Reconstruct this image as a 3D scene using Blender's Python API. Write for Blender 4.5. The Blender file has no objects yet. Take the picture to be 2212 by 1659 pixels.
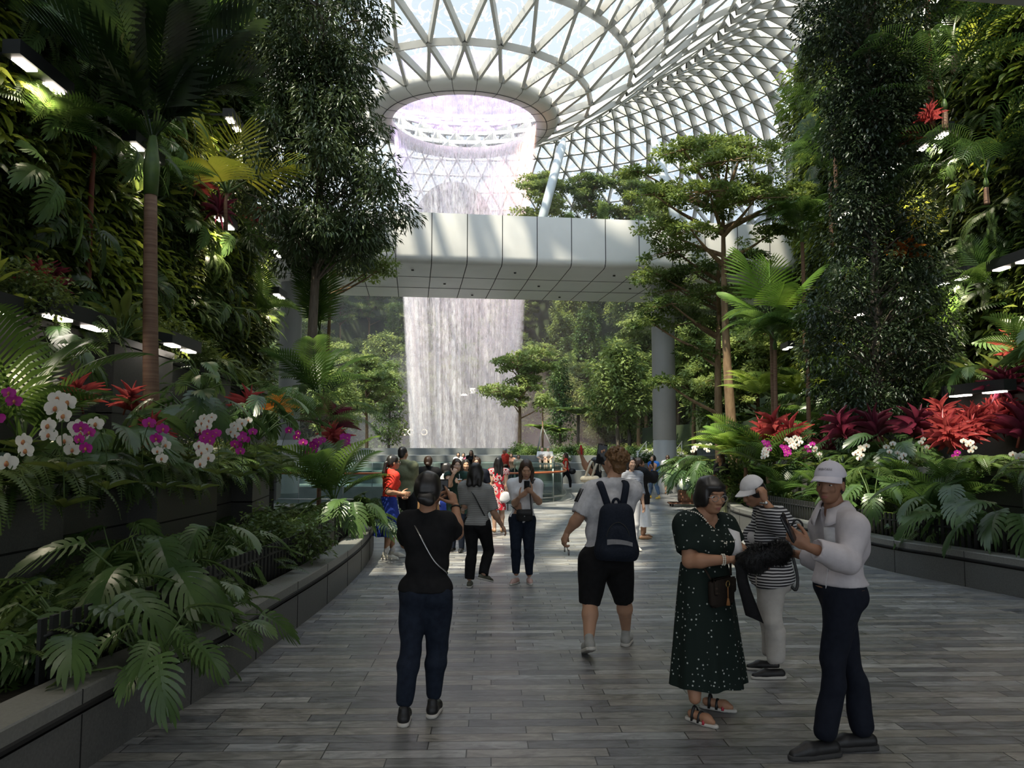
import bpy, math, random
import numpy as np
from mathutils import Vector, Matrix

# ---------------------------------------------------------------- camera, sky, sun, exposure
scene = bpy.context.scene
W, H, F = 2212.0, 1659.0, 1700.0
HORIZON, EYE = 968.0, 1.75
PITCH = math.atan((HORIZON - H / 2) / F)
cam_data = bpy.data.cameras.new('camera')
cam_data.sensor_width = 36.0
cam_data.lens = F * 36.0 / W
cam_data.clip_end = 600
cam = bpy.data.objects.new('camera', cam_data)
cam.location = (0, 0, EYE)
cam.rotation_euler = (math.pi / 2 + PITCH, 0, 0)
scene.collection.objects.link(cam)
scene.camera = cam

world = bpy.data.worlds.new('world')
scene.world = world
world.use_nodes = True
wn = world.node_tree.nodes
wl = world.node_tree.links
bg = wn['Background']
tc = wn.new('ShaderNodeTexCoord')
sep = wn.new('ShaderNodeSeparateXYZ')
ramp = wn.new('ShaderNodeValToRGB')
cloud = wn.new('ShaderNodeTexNoise')
cloud.inputs['Scale'].default_value = 3.0
cloud.inputs['Detail'].default_value = 4.0
cmix = wn.new('ShaderNodeMix'); cmix.data_type = 'RGBA'
cramp = wn.new('ShaderNodeMapRange')
cramp.inputs['From Min'].default_value = 0.42
cramp.inputs['From Max'].default_value = 0.72
cramp.inputs['To Max'].default_value = 0.55
ramp.color_ramp.elements[0].position = 0.0
ramp.color_ramp.elements[0].color = (0.88, 0.94, 1.0, 1)
ramp.color_ramp.elements[1].position = 0.9
ramp.color_ramp.elements[1].color = (0.58, 0.79, 1.0, 1)
wl.new(tc.outputs['Generated'], sep.inputs[0])
wl.new(sep.outputs['Z'], ramp.inputs[0])
wl.new(tc.outputs['Generated'], cloud.inputs['Vector'])
wl.new(cloud.outputs[0], cramp.inputs[0])
wl.new(cramp.outputs[0], cmix.inputs[0])
wl.new(ramp.outputs[0], cmix.inputs[6])
cmix.inputs[7].default_value = (0.97, 0.98, 1.0, 1)
wl.new(cmix.outputs[2], bg.inputs['Color'])
# the sky is brightest round the sun, high behind the camera on the left
dotn = wn.new('ShaderNodeVectorMath'); dotn.operation = 'DOT_PRODUCT'
wl.new(tc.outputs['Generated'], dotn.inputs[0])
dotn.inputs[1].default_value = tuple(-x for x in Vector((0.30, 0.40, -1.0)).normalized())
glow_ = wn.new('ShaderNodeMapRange'); glow_.interpolation_type = 'SMOOTHSTEP'
for _i, _v in enumerate((.45, 1.0, .80, 3.6)): glow_.inputs[_i + 1].default_value = _v
wl.new(dotn.outputs['Value'], glow_.inputs[0])
wl.new(glow_.outputs[0], bg.inputs['Strength'])

SUN_DIR = Vector((0.30, 0.40, -1.0)).normalized()      # from high on the left, a little behind the camera
sun_data = bpy.data.lights.new('sun', 'SUN')
sun_data.energy = 11.0
sun_data.color = (1.0, 0.87, 0.66)
sun_data.angle = math.radians(0.55)
sun = bpy.data.objects.new('sun', sun_data)
sun.rotation_euler = SUN_DIR.to_track_quat('-Z', 'Y').to_euler()
scene.collection.objects.link(sun)

vs = scene.view_settings
vs.view_transform = 'Standard'
vs.look = 'None'
vs.gamma = 1.0
vs.use_curve_mapping = False
vs.exposure = 0.2
cy = scene.cycles
cy.max_bounces = 6
cy.diffuse_bounces = 3
cy.glossy_bounces = 2
cy.transmission_bounces = 3
cy.transparent_max_bounces = 32
cy.volume_bounces = 0
cy.caustics_reflective = False
cy.caustics_refractive = False
cy.use_adaptive_sampling = True
cy.adaptive_threshold = 0.05
cy.sample_clamp_indirect = 4.0

# ---------------------------------------------------------------- helpers
RNG = np.random.default_rng(7)
random.seed(7)
COL = scene.collection
_c, _s = math.cos(PITCH), math.sin(PITCH)

def ray(px, py):
    a, b = (px - W / 2) / F, (H / 2 - py) / F
    return np.array([a, _c - b * _s, _s + b * _c])

def at(px, py, Y):
    d = ray(px, py); d = d / d[1] * Y
    return np.array([d[0], d[1], d[2] + EYE])

def at_z(px, py, Z):
    d = ray(px, py); d = d * ((Z - EYE) / d[2])
    return np.array([d[0], d[1], Z])

def at_x(px, py, X):
    d = ray(px, py); d = d * (X / d[0])
    return np.array([d[0], d[1], d[2] + EYE])

def nrm(v):
    v = np.asarray(v, float)
    return v / np.maximum(np.linalg.norm(v, axis=-1, keepdims=True), 1e-9)

class Geo:
    """collects vertices and faces and links them as one mesh object"""
    def __init__(s):
        s.v, s.f, s.m, s.n = [], [], [], 0
    def add(s, v, f, mat=0):
        v = np.asarray(v, np.float32).reshape(-1, 3)
        f = np.asarray(f, np.int32)
        if f.size == 0: return
        s.v.append(v); s.f.append(f + s.n)
        s.m.append(np.full(len(f), mat, np.int32))
        s.n += len(v)
    def box(s, c, size, R=None, mat=0):
        x, y, z = np.asarray(size, float) / 2
        v = np.array([[-x,-y,-z],[x,-y,-z],[x,y,-z],[-x,y,-z],[-x,-y,z],[x,-y,z],[x,y,z],[-x,y,z]])
        if R is not None: v = v @ np.asarray(R).T
        s.add(v + np.asarray(c), [[0,3,2,1],[4,5,6,7],[0,1,5,4],[1,2,6,5],[2,3,7,6],[3,0,4,7]], mat)
    def tube(s, P, r, n=8, mat=0, cap=True, flat=1.0):
        P = np.asarray(P, float); k = len(P)
        r = np.broadcast_to(np.asarray(r, float), (k,))
        T = nrm(np.gradient(P, axis=0))
        up = np.array([0, 0, 1.0]) if abs(T[0][2]) < .9 else np.array([0, 1.0, 0])
        A = nrm(np.cross(up, T[0])); rings = []
        for i in range(k):
            A = nrm(A - T[i] * np.dot(A, T[i])); B = np.cross(T[i], A)
            t = np.arange(n) * 2 * math.pi / n
            rings.append(P[i] + r[i] * (np.cos(t)[:, None] * A + flat * np.sin(t)[:, None] * B))
        v = np.concatenate(rings)
        i = np.arange(k - 1)[:, None] * n; j = np.arange(n)[None]; j2 = (j + 1) % n
        f = np.stack([i + j, i + j2, i + n + j2, i + n + j], -1).reshape(-1, 4)
        s.add(v, f, mat)
        if cap:
            b = s.n - len(v)
            s.capf(b, n, True, mat); s.capf(b + (k - 1) * n, n, False, mat)
    def capf(s, b, n, flip, mat):
        i = np.arange(1, n - 1)
        f = np.stack([np.zeros_like(i), i, i + 1], -1) + b
        s.f.append((f[:, ::-1] if flip else f).astype(np.int32)); s.m.append(np.full(len(f), mat, np.int32))
    def grid(s, P, mat=0, closed_u=False, closed_v=False, flip=False):
        P = np.asarray(P, float); a, b = P.shape[:2]
        i = np.arange(a if closed_u else a - 1)[:, None]; j = np.arange(b if closed_v else b - 1)[None]
        i2, j2 = (i + 1) % a, (j + 1) % b
        f = np.stack([i * b + j, i2 * b + j, i2 * b + j2, i * b + j2], -1).reshape(-1, 4)
        s.add(P.reshape(-1, 3), f[:, ::-1] if flip else f, mat)
    def lathe(s, prof, n=32, c=(0, 0, 0), a0=0.0, a1=2 * math.pi, mat=0, flip=False):
        prof = np.asarray(prof, float); full = abs(a1 - a0 - 2 * math.pi) < 1e-6
        t = np.linspace(a0, a1, n + (0 if full else 1), endpoint=not full)
        P = np.stack([prof[None, :, 0] * np.cos(t)[:, None], prof[None, :, 0] * np.sin(t)[:, None],
                      np.broadcast_to(prof[None, :, 1], (len(t), len(prof)))], -1) + np.asarray(c)
        s.grid(P, mat, closed_u=full, flip=flip)
    def ball(s, c, r, n=10, mat=0, R=None):
        r = np.broadcast_to(np.asarray(r, float), (3,))
        t = np.linspace(0, math.pi, n // 2 + 2); u = np.arange(n) * 2 * math.pi / n
        P = np.stack([np.sin(t)[:, None] * np.cos(u), np.sin(t)[:, None] * np.sin(u), np.cos(t)[:, None] + 0 * u], -1) * r
        if R is not None: P = P @ np.asarray(R).T
        s.grid(P + np.asarray(c), mat, closed_v=True)
    def scatter(s, TV, TF, pos, R, sc, mat=0):
        TV = np.asarray(TV, float); TF = np.asarray(TF); n = len(pos)
        sc = np.asarray(sc, float).reshape(n, -1)
        v = np.einsum('nij,nkj->nki', R, TV[None] * sc[:, None, :]) + np.asarray(pos)[:, None]
        f = TF[None] + (np.arange(n) * len(TV))[:, None, None]
        s.add(v.reshape(-1, 3), f.reshape(-1, TF.shape[1]), mat)
    def mesh(s, name, mats, smooth=True):
        me = bpy.data.meshes.new(name)
        if s.v:
            V = np.concatenate(s.v); me.vertices.add(len(V))
            me.vertices.foreach_set('co', V.ravel())
            li = np.concatenate([f.ravel() for f in s.f]).astype(np.int32)
            cnt = np.concatenate([np.full(len(f), f.shape[1], np.int32) for f in s.f])
            me.loops.add(len(li)); me.loops.foreach_set('vertex_index', li)
            me.polygons.add(len(cnt))
            st = np.concatenate([[0], np.cumsum(cnt)[:-1]]).astype(np.int32)
            me.polygons.foreach_set('loop_start', st)
            me.polygons.foreach_set('material_index', np.concatenate(s.m))
            me.polygons.foreach_set('use_smooth', np.full(len(cnt), smooth, bool))
            me.update(calc_edges=True); me.validate()
        for m in (mats if isinstance(mats, (list, tuple)) else [mats]): me.materials.append(m)
        return me
    def build(s, name, mats, parent=None, smooth=True):
        return link(name, s.mesh(name, mats, smooth), parent)

def link(name, data, parent=None, loc=None, rotz=None):
    o = bpy.data.objects.new(name, data); COL.objects.link(o)
    if parent is not None: o.parent = parent
    if loc is not None: o.location = tuple(float(x) for x in loc)
    if rotz is not None: o.rotation_euler = (0, 0, rotz)
    return o

def tag(o, label=None, cat=None, group=None, kind=None):
    if label: o['label'] = label
    if cat: o['category'] = cat
    if group: o['group'] = group
    if kind: o['kind'] = kind
    return o

def empty(name, loc, label=None, cat=None, group=None, rotz=0.0):
    o = link(name, None, None, loc, rotz); o.empty_display_size = .1
    return tag(o, label, cat, group)

def dup(src, loc, rotz=0.0, scale=1.0, label=None, group=None, tilt=(0, 0)):
    r = src.copy(); COL.objects.link(r)
    r.location = tuple(float(x) for x in loc); r.rotation_euler = (tilt[0], tilt[1], rotz)
    r.scale = (scale,) * 3 if np.isscalar(scale) else scale
    if label: r['label'] = label
    if group: r['group'] = group
    for ch in src.children:
        c = ch.copy(); COL.objects.link(c); c.parent = r
        for g in ch.children:
            d = g.copy(); COL.objects.link(d); d.parent = c
    return r

def rotz(a):
    c, s = math.cos(a), math.sin(a)
    return np.array([[c, -s, 0], [s, c, 0], [0, 0, 1.0]])

def frames(d, up, roll=None):
    """rotation matrices with columns side, direction, normal"""
    d = nrm(d); up = np.broadcast_to(np.asarray(up, float), d.shape)
    side = np.cross(d, up); bad = np.linalg.norm(side, axis=-1) < 1e-3
    side[bad] = np.cross(d[bad], [1.0, 0.1, 0.0]); side = nrm(side)
    n = np.cross(side, d)
    if roll is not None:
        c, s_ = np.cos(roll)[:, None], np.sin(roll)[:, None]
        side, n = side * c + n * s_, n * c - side * s_
    return np.stack([side, d, n], -1)

def catmull(P, n=8):
    P = np.asarray(P, float); Q = np.concatenate([[2 * P[0] - P[1]], P, [2 * P[-1] - P[-2]]]); out = []
    for i in range(len(P) - 1):
        a, b, c, d = Q[i:i + 4]
        for t in np.arange(n) / n:
            out.append(.5 * (2 * b + (c - a) * t + (2 * a - 5 * b + 4 * c - d) * t * t + (3 * b - a - 3 * c + d) * t ** 3))
    out.append(P[-1]); return np.array(out)

def resample(P, step):
    P = np.asarray(P, float); L = np.concatenate([[0], np.cumsum(np.linalg.norm(np.diff(P, axis=0), axis=1))])
    n = max(2, int(L[-1] / step) + 1); q = np.linspace(0, L[-1], n)
    return np.stack([np.interp(q, L, P[:, i]) for i in range(P.shape[1])], -1)

def offset(P, d):
    """offset a polyline in plan to its left by d"""
    T = nrm(np.gradient(np.asarray(P)[:, :2], axis=0)); N = np.stack([-T[:, 1], T[:, 0]], -1)
    Q = np.array(P, float); Q[:, :2] += N * d; return Q

# ---------------------------------------------------------------- materials
def mat(name, col, rough=.6, col2=None, scale=8.0, metal=0.0, spec=.4, bump=0.0, detail=3.0, stretch=(1, 1, 1), trans=0.0, sheen=0.0):
    m = bpy.data.materials.new(name); m.use_nodes = True
    nt = m.node_tree; N = nt.nodes; L = nt.links; b = N['Principled BSDF']
    b.inputs['Base Color'].default_value = (*col, 1); b.inputs['Roughness'].default_value = rough
    b.inputs['Metallic'].default_value = metal; b.inputs['Specular IOR Level'].default_value = spec
    if trans: b.inputs['Transmission Weight'].default_value = trans
    if sheen: b.inputs['Sheen Weight'].default_value = sheen
    if col2 is not None or bump:
        t = N.new('ShaderNodeTexCoord'); mp = N.new('ShaderNodeMapping'); mp.inputs['Scale'].default_value = stretch
        nz = N.new('ShaderNodeTexNoise'); nz.inputs['Scale'].default_value = scale; nz.inputs['Detail'].default_value = detail
        L.new(t.outputs['Object'], mp.inputs[0]); L.new(mp.outputs[0], nz.inputs['Vector'])
        if col2 is not None:
            r = N.new('ShaderNodeValToRGB')
            r.color_ramp.elements[0].position = .32; r.color_ramp.elements[1].position = .68
            r.color_ramp.elements[0].color = (*col, 1); r.color_ramp.elements[1].color = (*col2, 1)
            L.new(nz.outputs[0], r.inputs[0]); L.new(r.outputs[0], b.inputs['Base Color'])
        if bump:
            bp = N.new('ShaderNodeBump'); bp.inputs['Strength'].default_value = bump; bp.inputs['Distance'].default_value = .02
            L.new(nz.outputs[0], bp.inputs['Height']); L.new(bp.outputs[0], b.inputs['Normal'])
    return m

def leafmat(name, c1, c2, rough=.42, transl=.35, tcol=None, scale=3.0, c3=None):
    """leaf: glossy front, light shining through, colour varied over the plant and from plant to plant"""
    m = bpy.data.materials.new(name); m.use_nodes = True
    nt = m.node_tree; N = nt.nodes; L = nt.links; b = N['Principled BSDF']; out = N['Material Output']
    b.inputs['Roughness'].default_value = rough; b.inputs['Specular IOR Level'].default_value = .4
    t = N.new('ShaderNodeTexCoord'); nz = N.new('ShaderNodeTexNoise'); nz.inputs['Scale'].default_value = scale
    nz.inputs['Detail'].default_value = 2.0
    info = N.new('ShaderNodeObjectInfo'); ad = N.new('ShaderNodeMath'); ad.operation = 'MULTIPLY_ADD'
    ad.inputs[1].default_value = .35
    L.new(t.outputs['Object'], nz.inputs['Vector']); L.new(info.outputs['Random'], ad.inputs[0]); L.new(nz.outputs[0], ad.inputs[2])
    r = N.new('ShaderNodeValToRGB'); e = r.color_ramp.elements
    e[0].position = .45; e[1].position = .9; e[0].color = (*c1, 1); e[1].color = (*c2, 1)
    if c3 is not None:
        k = e.new(.97); k.color = (*c3, 1)
    L.new(ad.outputs[0], r.inputs[0]); L.new(r.outputs[0], b.inputs['Base Color'])
    tr = N.new('ShaderNodeBsdfTranslucent'); mx = N.new('ShaderNodeMixShader'); mx.inputs[0].default_value = transl
    if tcol is None:
        hs = N.new('ShaderNodeHueSaturation'); hs.inputs['Hue'].default_value = .475; hs.inputs['Saturation'].default_value = 1.0; hs.inputs['Value'].default_value = 1.9
        L.new(r.outputs[0], hs.inputs['Color']); L.new(hs.outputs[0], tr.inputs['Color'])
    else: tr.inputs['Color'].default_value = (*tcol, 1)
    L.new(b.outputs[0], mx.inputs[1]); L.new(tr.outputs[0], mx.inputs[2]); L.new(mx.outputs[0], out.inputs['Surface'])
    return m

def glow(name, col, strength):
    m = bpy.data.materials.new(name); m.use_nodes = True
    b = m.node_tree.nodes['Principled BSDF']
    b.inputs['Base Color'].default_value = (*col, 1)
    b.inputs['Emission Color'].default_value = (*col, 1); b.inputs['Emission Strength'].default_value = strength
    return m

def glassmat(name, tint, gloss=.06, rough=.03):
    m = bpy.data.materials.new(name); m.use_nodes = True
    nt = m.node_tree; N = nt.nodes; L = nt.links; N.remove(N['Principled BSDF'])
    a = N.new('ShaderNodeBsdfTransparent'); a.inputs[0].default_value = (*tint, 1)
    g = N.new('ShaderNodeBsdfGlossy'); g.inputs['Roughness'].default_value = rough
    lw = N.new('ShaderNodeFresnel'); lw.inputs[0].default_value = 1.4
    ml = N.new('ShaderNodeMath'); ml.operation = 'MULTIPLY'; ml.inputs[1].default_value = gloss * 14
    mx = N.new('ShaderNodeMixShader')
    L.new(lw.outputs[0], ml.inputs[0]); L.new(ml.outputs[0], mx.inputs[0]); L.new(a.outputs[0], mx.inputs[1]); L.new(g.outputs[0], mx.inputs[2])
    L.new(mx.outputs[0], N['Material Output'].inputs['Surface'])
    return m
# ================================================================ THE SETTING
# ---- materials of the building
def slate():
    m = bpy.data.materials.new('slate_planks'); m.use_nodes = True
    nt = m.node_tree; N = nt.nodes; L = nt.links; b = N['Principled BSDF']
    t = N.new('ShaderNodeTexCoord'); mp = N.new('ShaderNodeMapping'); mp.inputs['Rotation'].default_value = (0, 0, math.radians(-1.5)); mp.inputs['Location'].default_value = (60, 60, 0)
    L.new(t.outputs['Object'], mp.inputs[0])
    br = N.new('ShaderNodeTexBrick')
    br.inputs['Scale'].default_value = 1.0; br.inputs['Brick Width'].default_value = .82; br.inputs['Row Height'].default_value = .125
    br.inputs['Mortar Size'].default_value = .004; br.inputs['Mortar Smooth'].default_value = .2; br.offset = .37; br.offset_frequency = 3
    br.inputs['Color1'].default_value = (0, 0, 0, 1); br.inputs['Color2'].default_value = (1, 1, 1, 1); br.inputs['Mortar'].default_value = (.5, .5, .5, 1)
    br.squash = .72; br.squash_frequency = 2
    L.new(mp.outputs[0], br.inputs['Vector'])
    r = N.new('ShaderNodeValToRGB'); e = r.color_ramp.elements
    e[0].position = 0; e[0].color = (.115, .12, .132, 1); e[1].position = 1; e[1].color = (.33, .33, .32, 1)
    for p, c in ((.22, (.155, .158, .166)), (.45, (.185, .19, .192)), (.62, (.215, .208, .19)), (.74, (.24, .228, .21)), (.88, (.25, .26, .27))):
        k = e.new(p); k.color = (*c, 1)
    L.new(br.outputs['Color'], r.inputs[0])
    mp2 = N.new('ShaderNodeMapping'); mp2.inputs['Scale'].default_value = (2.2, 6, 1)
    L.new(t.outputs['Object'], mp2.inputs[0])
    nz = N.new('ShaderNodeTexNoise'); nz.inputs['Scale'].default_value = 2.6; nz.inputs['Detail'].default_value = 9; nz.inputs['Roughness'].default_value = .62; nz.inputs['Distortion'].default_value = 1.1
    L.new(mp2.outputs[0], nz.inputs['Vector'])
    mr = N.new('ShaderNodeMapRange'); mr.inputs['From Min'].default_value = .3; mr.inputs['From Max'].default_value = .75; mr.inputs['To Min'].default_value = .5; mr.inputs['To Max'].default_value = 1.6
    L.new(nz.outputs[0], mr.inputs[0])
    mul = N.new('ShaderNodeMix'); mul.data_type = 'RGBA'; mul.blend_type = 'MULTIPLY'; mul.inputs[0].default_value = 1
    L.new(r.outputs[0], mul.inputs[6]); L.new(mr.outputs[0], mul.inputs[7])
    gr = N.new('ShaderNodeMix'); gr.data_type = 'RGBA'
    L.new(br.outputs['Fac'], gr.inputs[0]); L.new(mul.outputs[2], gr.inputs[6]); gr.inputs[7].default_value = (.03, .03, .032, 1)
    L.new(gr.outputs[2], b.inputs['Base Color'])
    rr = N.new('ShaderNodeMapRange'); rr.inputs['To Min'].default_value = .20; rr.inputs['To Max'].default_value = .52
    L.new(nz.outputs[0], rr.inputs[0]); L.new(rr.outputs[0], b.inputs['Roughness'])
    b.inputs['Specular IOR Level'].default_value = .6
    bp = N.new('ShaderNodeBump'); bp.inputs['Strength'].default_value = .4; bp.inputs['Distance'].default_value = .01
    ad = N.new('ShaderNodeMath'); ad.operation = 'SUBTRACT'
    L.new(nz.outputs[0], ad.inputs[0]); L.new(br.outputs['Fac'], ad.inputs[1]); L.new(ad.outputs[0], bp.inputs['Height']); L.new(bp.outputs[0], b.inputs['Normal'])
    return m

M_slate = slate()
M_granite = mat('dark_granite', (.095, .096, .092), .5, (.125, .126, .12), 60, spec=.35, detail=6, bump=.05)
M_granite_lip = mat('granite_coping', (.15, .15, .14), .45, (.19, .19, .175), 50, spec=.4, detail=6)
M_granite_dark = mat('dark_wall_stone', (.035, .036, .034), .55, (.05, .051, .048), 40, spec=.3, detail=6)
M_groove = mat('shadow_joint_rubber', (.012, .012, .012), .8)
M_soil = mat('planting_soil', (.016, .014, .010), .95, (.035, .03, .02), 14, bump=.5)
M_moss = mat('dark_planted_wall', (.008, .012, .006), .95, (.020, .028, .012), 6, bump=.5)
M_white_panel = mat('white_aluminium_panel', (.70, .69, .66), .38, (.74, .73, .70), 1.2, spec=.5)
M_joint = mat('panel_joint', (.03, .03, .03), .7)
M_column = mat('grey_column_paint', (.40, .41, .41), .45, (.44, .45, .45), 1.0)
M_beam = mat('roof_beam_paint', (.44, .43, .40), .5, (.48, .47, .44), .7)
M_strut = mat('strut_paint', (.50, .55, .58), .45)
M_ring = mat('ring_cladding', (.52, .51, .48), .5, (.58, .57, .54), .4)
M_slab = mat('entry_ceiling_paint', (.45, .44, .42), .8)
M_terrace = mat('terrace_stone', (.15, .16, .155), .6, (.20, .21, .205), 2.0)
M_hill = mat('hill_ground_cover', (.018, .03, .012), .95, (.05, .075, .03), .8, bump=.6, detail=6)
M_railing = mat('brushed_steel', (.45, .46, .46), .35, metal=.8)
M_wood = mat('red_brown_handrail', (.32, .09, .04), .35, (.42, .14, .06), 10, stretch=(1, 1, 8))
M_dark = mat('dark_metal', (.018, .019, .02), .5)
M_glass = glassmat('balustrade_glass', (.86, .95, .92), .05)

def roofglass():
    """roof panes: clear, faintly blue, with splashes of dried spray scattered over them"""
    m = bpy.data.materials.new('roof_glass'); m.use_nodes = True
    nt = m.node_tree; N = nt.nodes; L = nt.links; N.remove(N['Principled BSDF'])
    a = N.new('ShaderNodeBsdfTransparent'); a.inputs[0].default_value = (.88, .93, .97, 1)
    d = N.new('ShaderNodeBsdfTranslucent'); d.inputs[0].default_value = (.95, .97, 1, 1)
    t = N.new('ShaderNodeTexCoord')
    nz = N.new('ShaderNodeTexNoise'); nz.inputs['Scale'].default_value = .55; nz.inputs['Detail'].default_value = 3; nz.inputs['Distortion'].default_value = 1.2
    L.new(t.outputs['Object'], nz.inputs['Vector'])
    sb = N.new('ShaderNodeMath'); sb.operation = 'SUBTRACT'; sb.inputs[1].default_value = .5
    ab = N.new('ShaderNodeMath'); ab.operation = 'ABSOLUTE'
    mr = N.new('ShaderNodeMapRange'); mr.inputs['From Min'].default_value = 0; mr.inputs['From Max'].default_value = .03; mr.inputs['To Min'].default_value = .75; mr.inputs['To Max'].default_value = .06
    L.new(nz.outputs[0], sb.inputs[0]); L.new(sb.outputs[0], ab.inputs[0]); L.new(ab.outputs[0], mr.inputs[0])
    mx = N.new('ShaderNodeMixShader'); L.new(mr.outputs[0], mx.inputs[0]); L.new(a.outputs[0], mx.inputs[1]); L.new(d.outputs[0], mx.inputs[2])
    L.new(mx.outputs[0], N['Material Output'].inputs['Surface'])
    return m
M_roofglass = roofglass()

# ---- floor
VX, VY = -4.35, 70.0                    # axis of the waterfall
g = Geo()
hole = [(-16, 25.6), (-3.5, 24.6), (0.2, 24.9), (1.3, 25.8), (1.75, 27.5), (1.9, 38)]
g.add([(-30, -12, 0), (30, -12, 0), (30, 24.6, 0), (-30, 24.6, 0)], [[0, 1, 2, 3]])
hp = catmull([(-16, 25.9), (-9, 25.2), (-3.6, 24.8), (0.0, 25.0), (1.25, 25.9), (1.75, 27.6), (1.9, 31), (1.9, 36)], 6)
# left and centre strip in front of the opening, right strip beside it
nh = len(hp); k0 = int(np.argmax(hp[:, 0] > 1.0))
front = np.stack([np.c_[hp[:k0 + 1], np.zeros(k0 + 1)], np.c_[hp[:k0 + 1, 0], np.full(k0 + 1, 24.6), np.zeros(k0 + 1)]], 1)
g.grid(front)
side = np.stack([np.c_[hp[k0:], np.zeros(nh - k0)], np.c_[np.full(nh - k0, 30), hp[k0:, 1], np.zeros(nh - k0)]], 1)
g.grid(side)
g.add([(hp[k0, 0], 24.6, 0), (30, 24.6, 0), (30, hp[k0, 1], 0), (hp[k0, 0], hp[k0, 1], 0)], [[0, 1, 2, 3]])
g.add([(-40, 36, 0), (30, 36, 0), (30, 45, 0), (-40, 45, 0)], [[0, 1, 2, 3]])
fl = g.build('floor', M_slate, smooth=False); tag(fl, 'grey slate plank walkway', 'floor', kind='structure')
# pit walls and lower pool floor
g = Geo()
g.grid(np.stack([np.c_[hp, np.zeros(nh)], np.c_[hp, np.full(nh, -3.0)]], 1))
g.add([(-40, 24, -3), (6, 24, -3), (6, 41, -3), (-40, 41, -3)], [[0, 1, 2, 3]])
g.add([(-40, 36, 0), (1.9, 36, 0), (1.9, 36, -3), (-40, 36, -3)], [[0, 1, 2, 3]])
pit = g.build('wall_opening', M_terrace, smooth=False); tag(pit, 'pale stone sides of the floor opening', 'wall', kind='structure')

# ---- kerb walls
KL = catmull([(-2.9, -6), (-2.5, 1.0)] + [tuple(at_z(*p, 0)[:2]) for p in ((190, 1659), (330, 1570), (480, 1480), (590, 1395), (700, 1311), (765, 1252), (795, 1215), (806, 1188))] + [(-2.75, 15.2), (-3.9, 16.6), (-6.0, 17.6)], 6)
KR = catmull([(8.2, 1.0), (6.9, 6.0)] + [tuple(at_z(*p, 0)[:2]) for p in ((2212, 1293), (2045, 1259), (1869, 1221), (1604, 1146), (1573, 1126))] + [(5.55, 21.5), (6.6, 24), (9.5, 26)], 6)

def sweep(path, prof, name, mats, matidx=None, kind='structure', label=None, cat=None):
    """sweep an open profile of (offset outward to the left of the path, z) along a plan path"""
    g = Geo(); path = np.asarray(path)
    P = np.stack([np.c_[offset(np.c_[path, np.zeros(len(path))], d)[:, :2], np.full(len(path), z)] for d, z in prof], 1)
    for i in range(len(prof) - 1):
        g.grid(P[:, i:i + 2], 0 if matidx is None else matidx[i], flip=True)
    o = g.build(name, mats, smooth=False); tag(o, label, cat, kind=kind); return o

def kerb(path, sgn, name, label):
    s = sgn
    prof = [(0, 0), (0, .315), (s * .02, .315), (s * .02, .335), (-s * .012, .335), (-s * .012, .355), (s * .0, .365), (s * .0, .44), (s * .008, .45), (s * .27, .45), (s * .27, .2)]
    o = sweep(path, prof, name, [M_granite, M_groove, M_granite_lip], [0, 1, 1, 1, 1, 1, 2, 2, 2, 2], label=label, cat='kerb wall')
    g = Geo()                                   # vertical joints of the stone panels
    Q = resample(path, 1.15); T = nrm(np.gradient(Q, axis=0))
    for q, t in zip(Q, T):
        R = np.array([[t[0], -t[1], 0], [t[1], t[0], 0], [0, 0, 1]])
        g.box((q[0], q[1], .157), (.006, .008, .31), R)
        g.box((q[0], q[1], .405), (.006, .006, .08), R)
    j = g.build('panel_joint', M_groove, o, smooth=False)
    return o
kerb(KL, 1, 'trim_1', 'dark granite kerb wall along the left planting bed')
kerb(KR, -1, 'trim_2', 'dark granite kerb wall along the right planting bed')

# slatted edging fences in the beds
def slat_fence(path, name, label, h=.36, step=.105):
    root = empty(name, (0, 0, 0), label, 'fence'); Q = resample(path, step); T = nrm(np.gradient(Q, axis=0))
    g = Geo()
    for i, (q, t) in enumerate(zip(Q, T)):
        R = np.array([[t[0], -t[1], 0], [t[1], t[0], 0], [0, 0, 1]])
        g.box((q[0], q[1], .42 + h / 2), (.055, .022, h), R)
    g.build('slat', M_dark, root, smooth=False)
    g = Geo(); P = np.c_[Q, np.full(len(Q), .42 + h * .72)]; g.tube(P, .018, 4); g.build('rail', M_dark, root)
    return root
KLs, KRs = resample(KL, .25), resample(KR, .25)
fl_ = offset(np.c_[KLs, 0 * KLs[:, 0]], .36)[:, :2]; fr_ = offset(np.c_[KRs, 0 * KRs[:, 0]], -.36)[:, :2]
slat_fence(fl_[(fl_[:, 1] > 4.4) & (fl_[:, 1] < 15)], 'slat_fence', 'dark slatted edging fence behind the left kerb wall')
slat_fence(fr_[(fr_[:, 1] > 6) & (fr_[:, 1] < 22)], 'slat_fence', 'dark slatted edging fence behind the right kerb wall')

# ---- terraced beds and green walls on both sides
def bed(path, d0, d1, z, name, label):
    P = np.c_[path, 0 * path[:, 0]]
    A, B = offset(P, d0), offset(P, d1); A[:, 2] = B[:, 2] = z
    g = Geo(); g.grid(np.stack([A, B], 1), flip=True); o = g.build(name, M_soil, smooth=False); tag(o, label, 'planting bed', kind='structure'); return o

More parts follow.
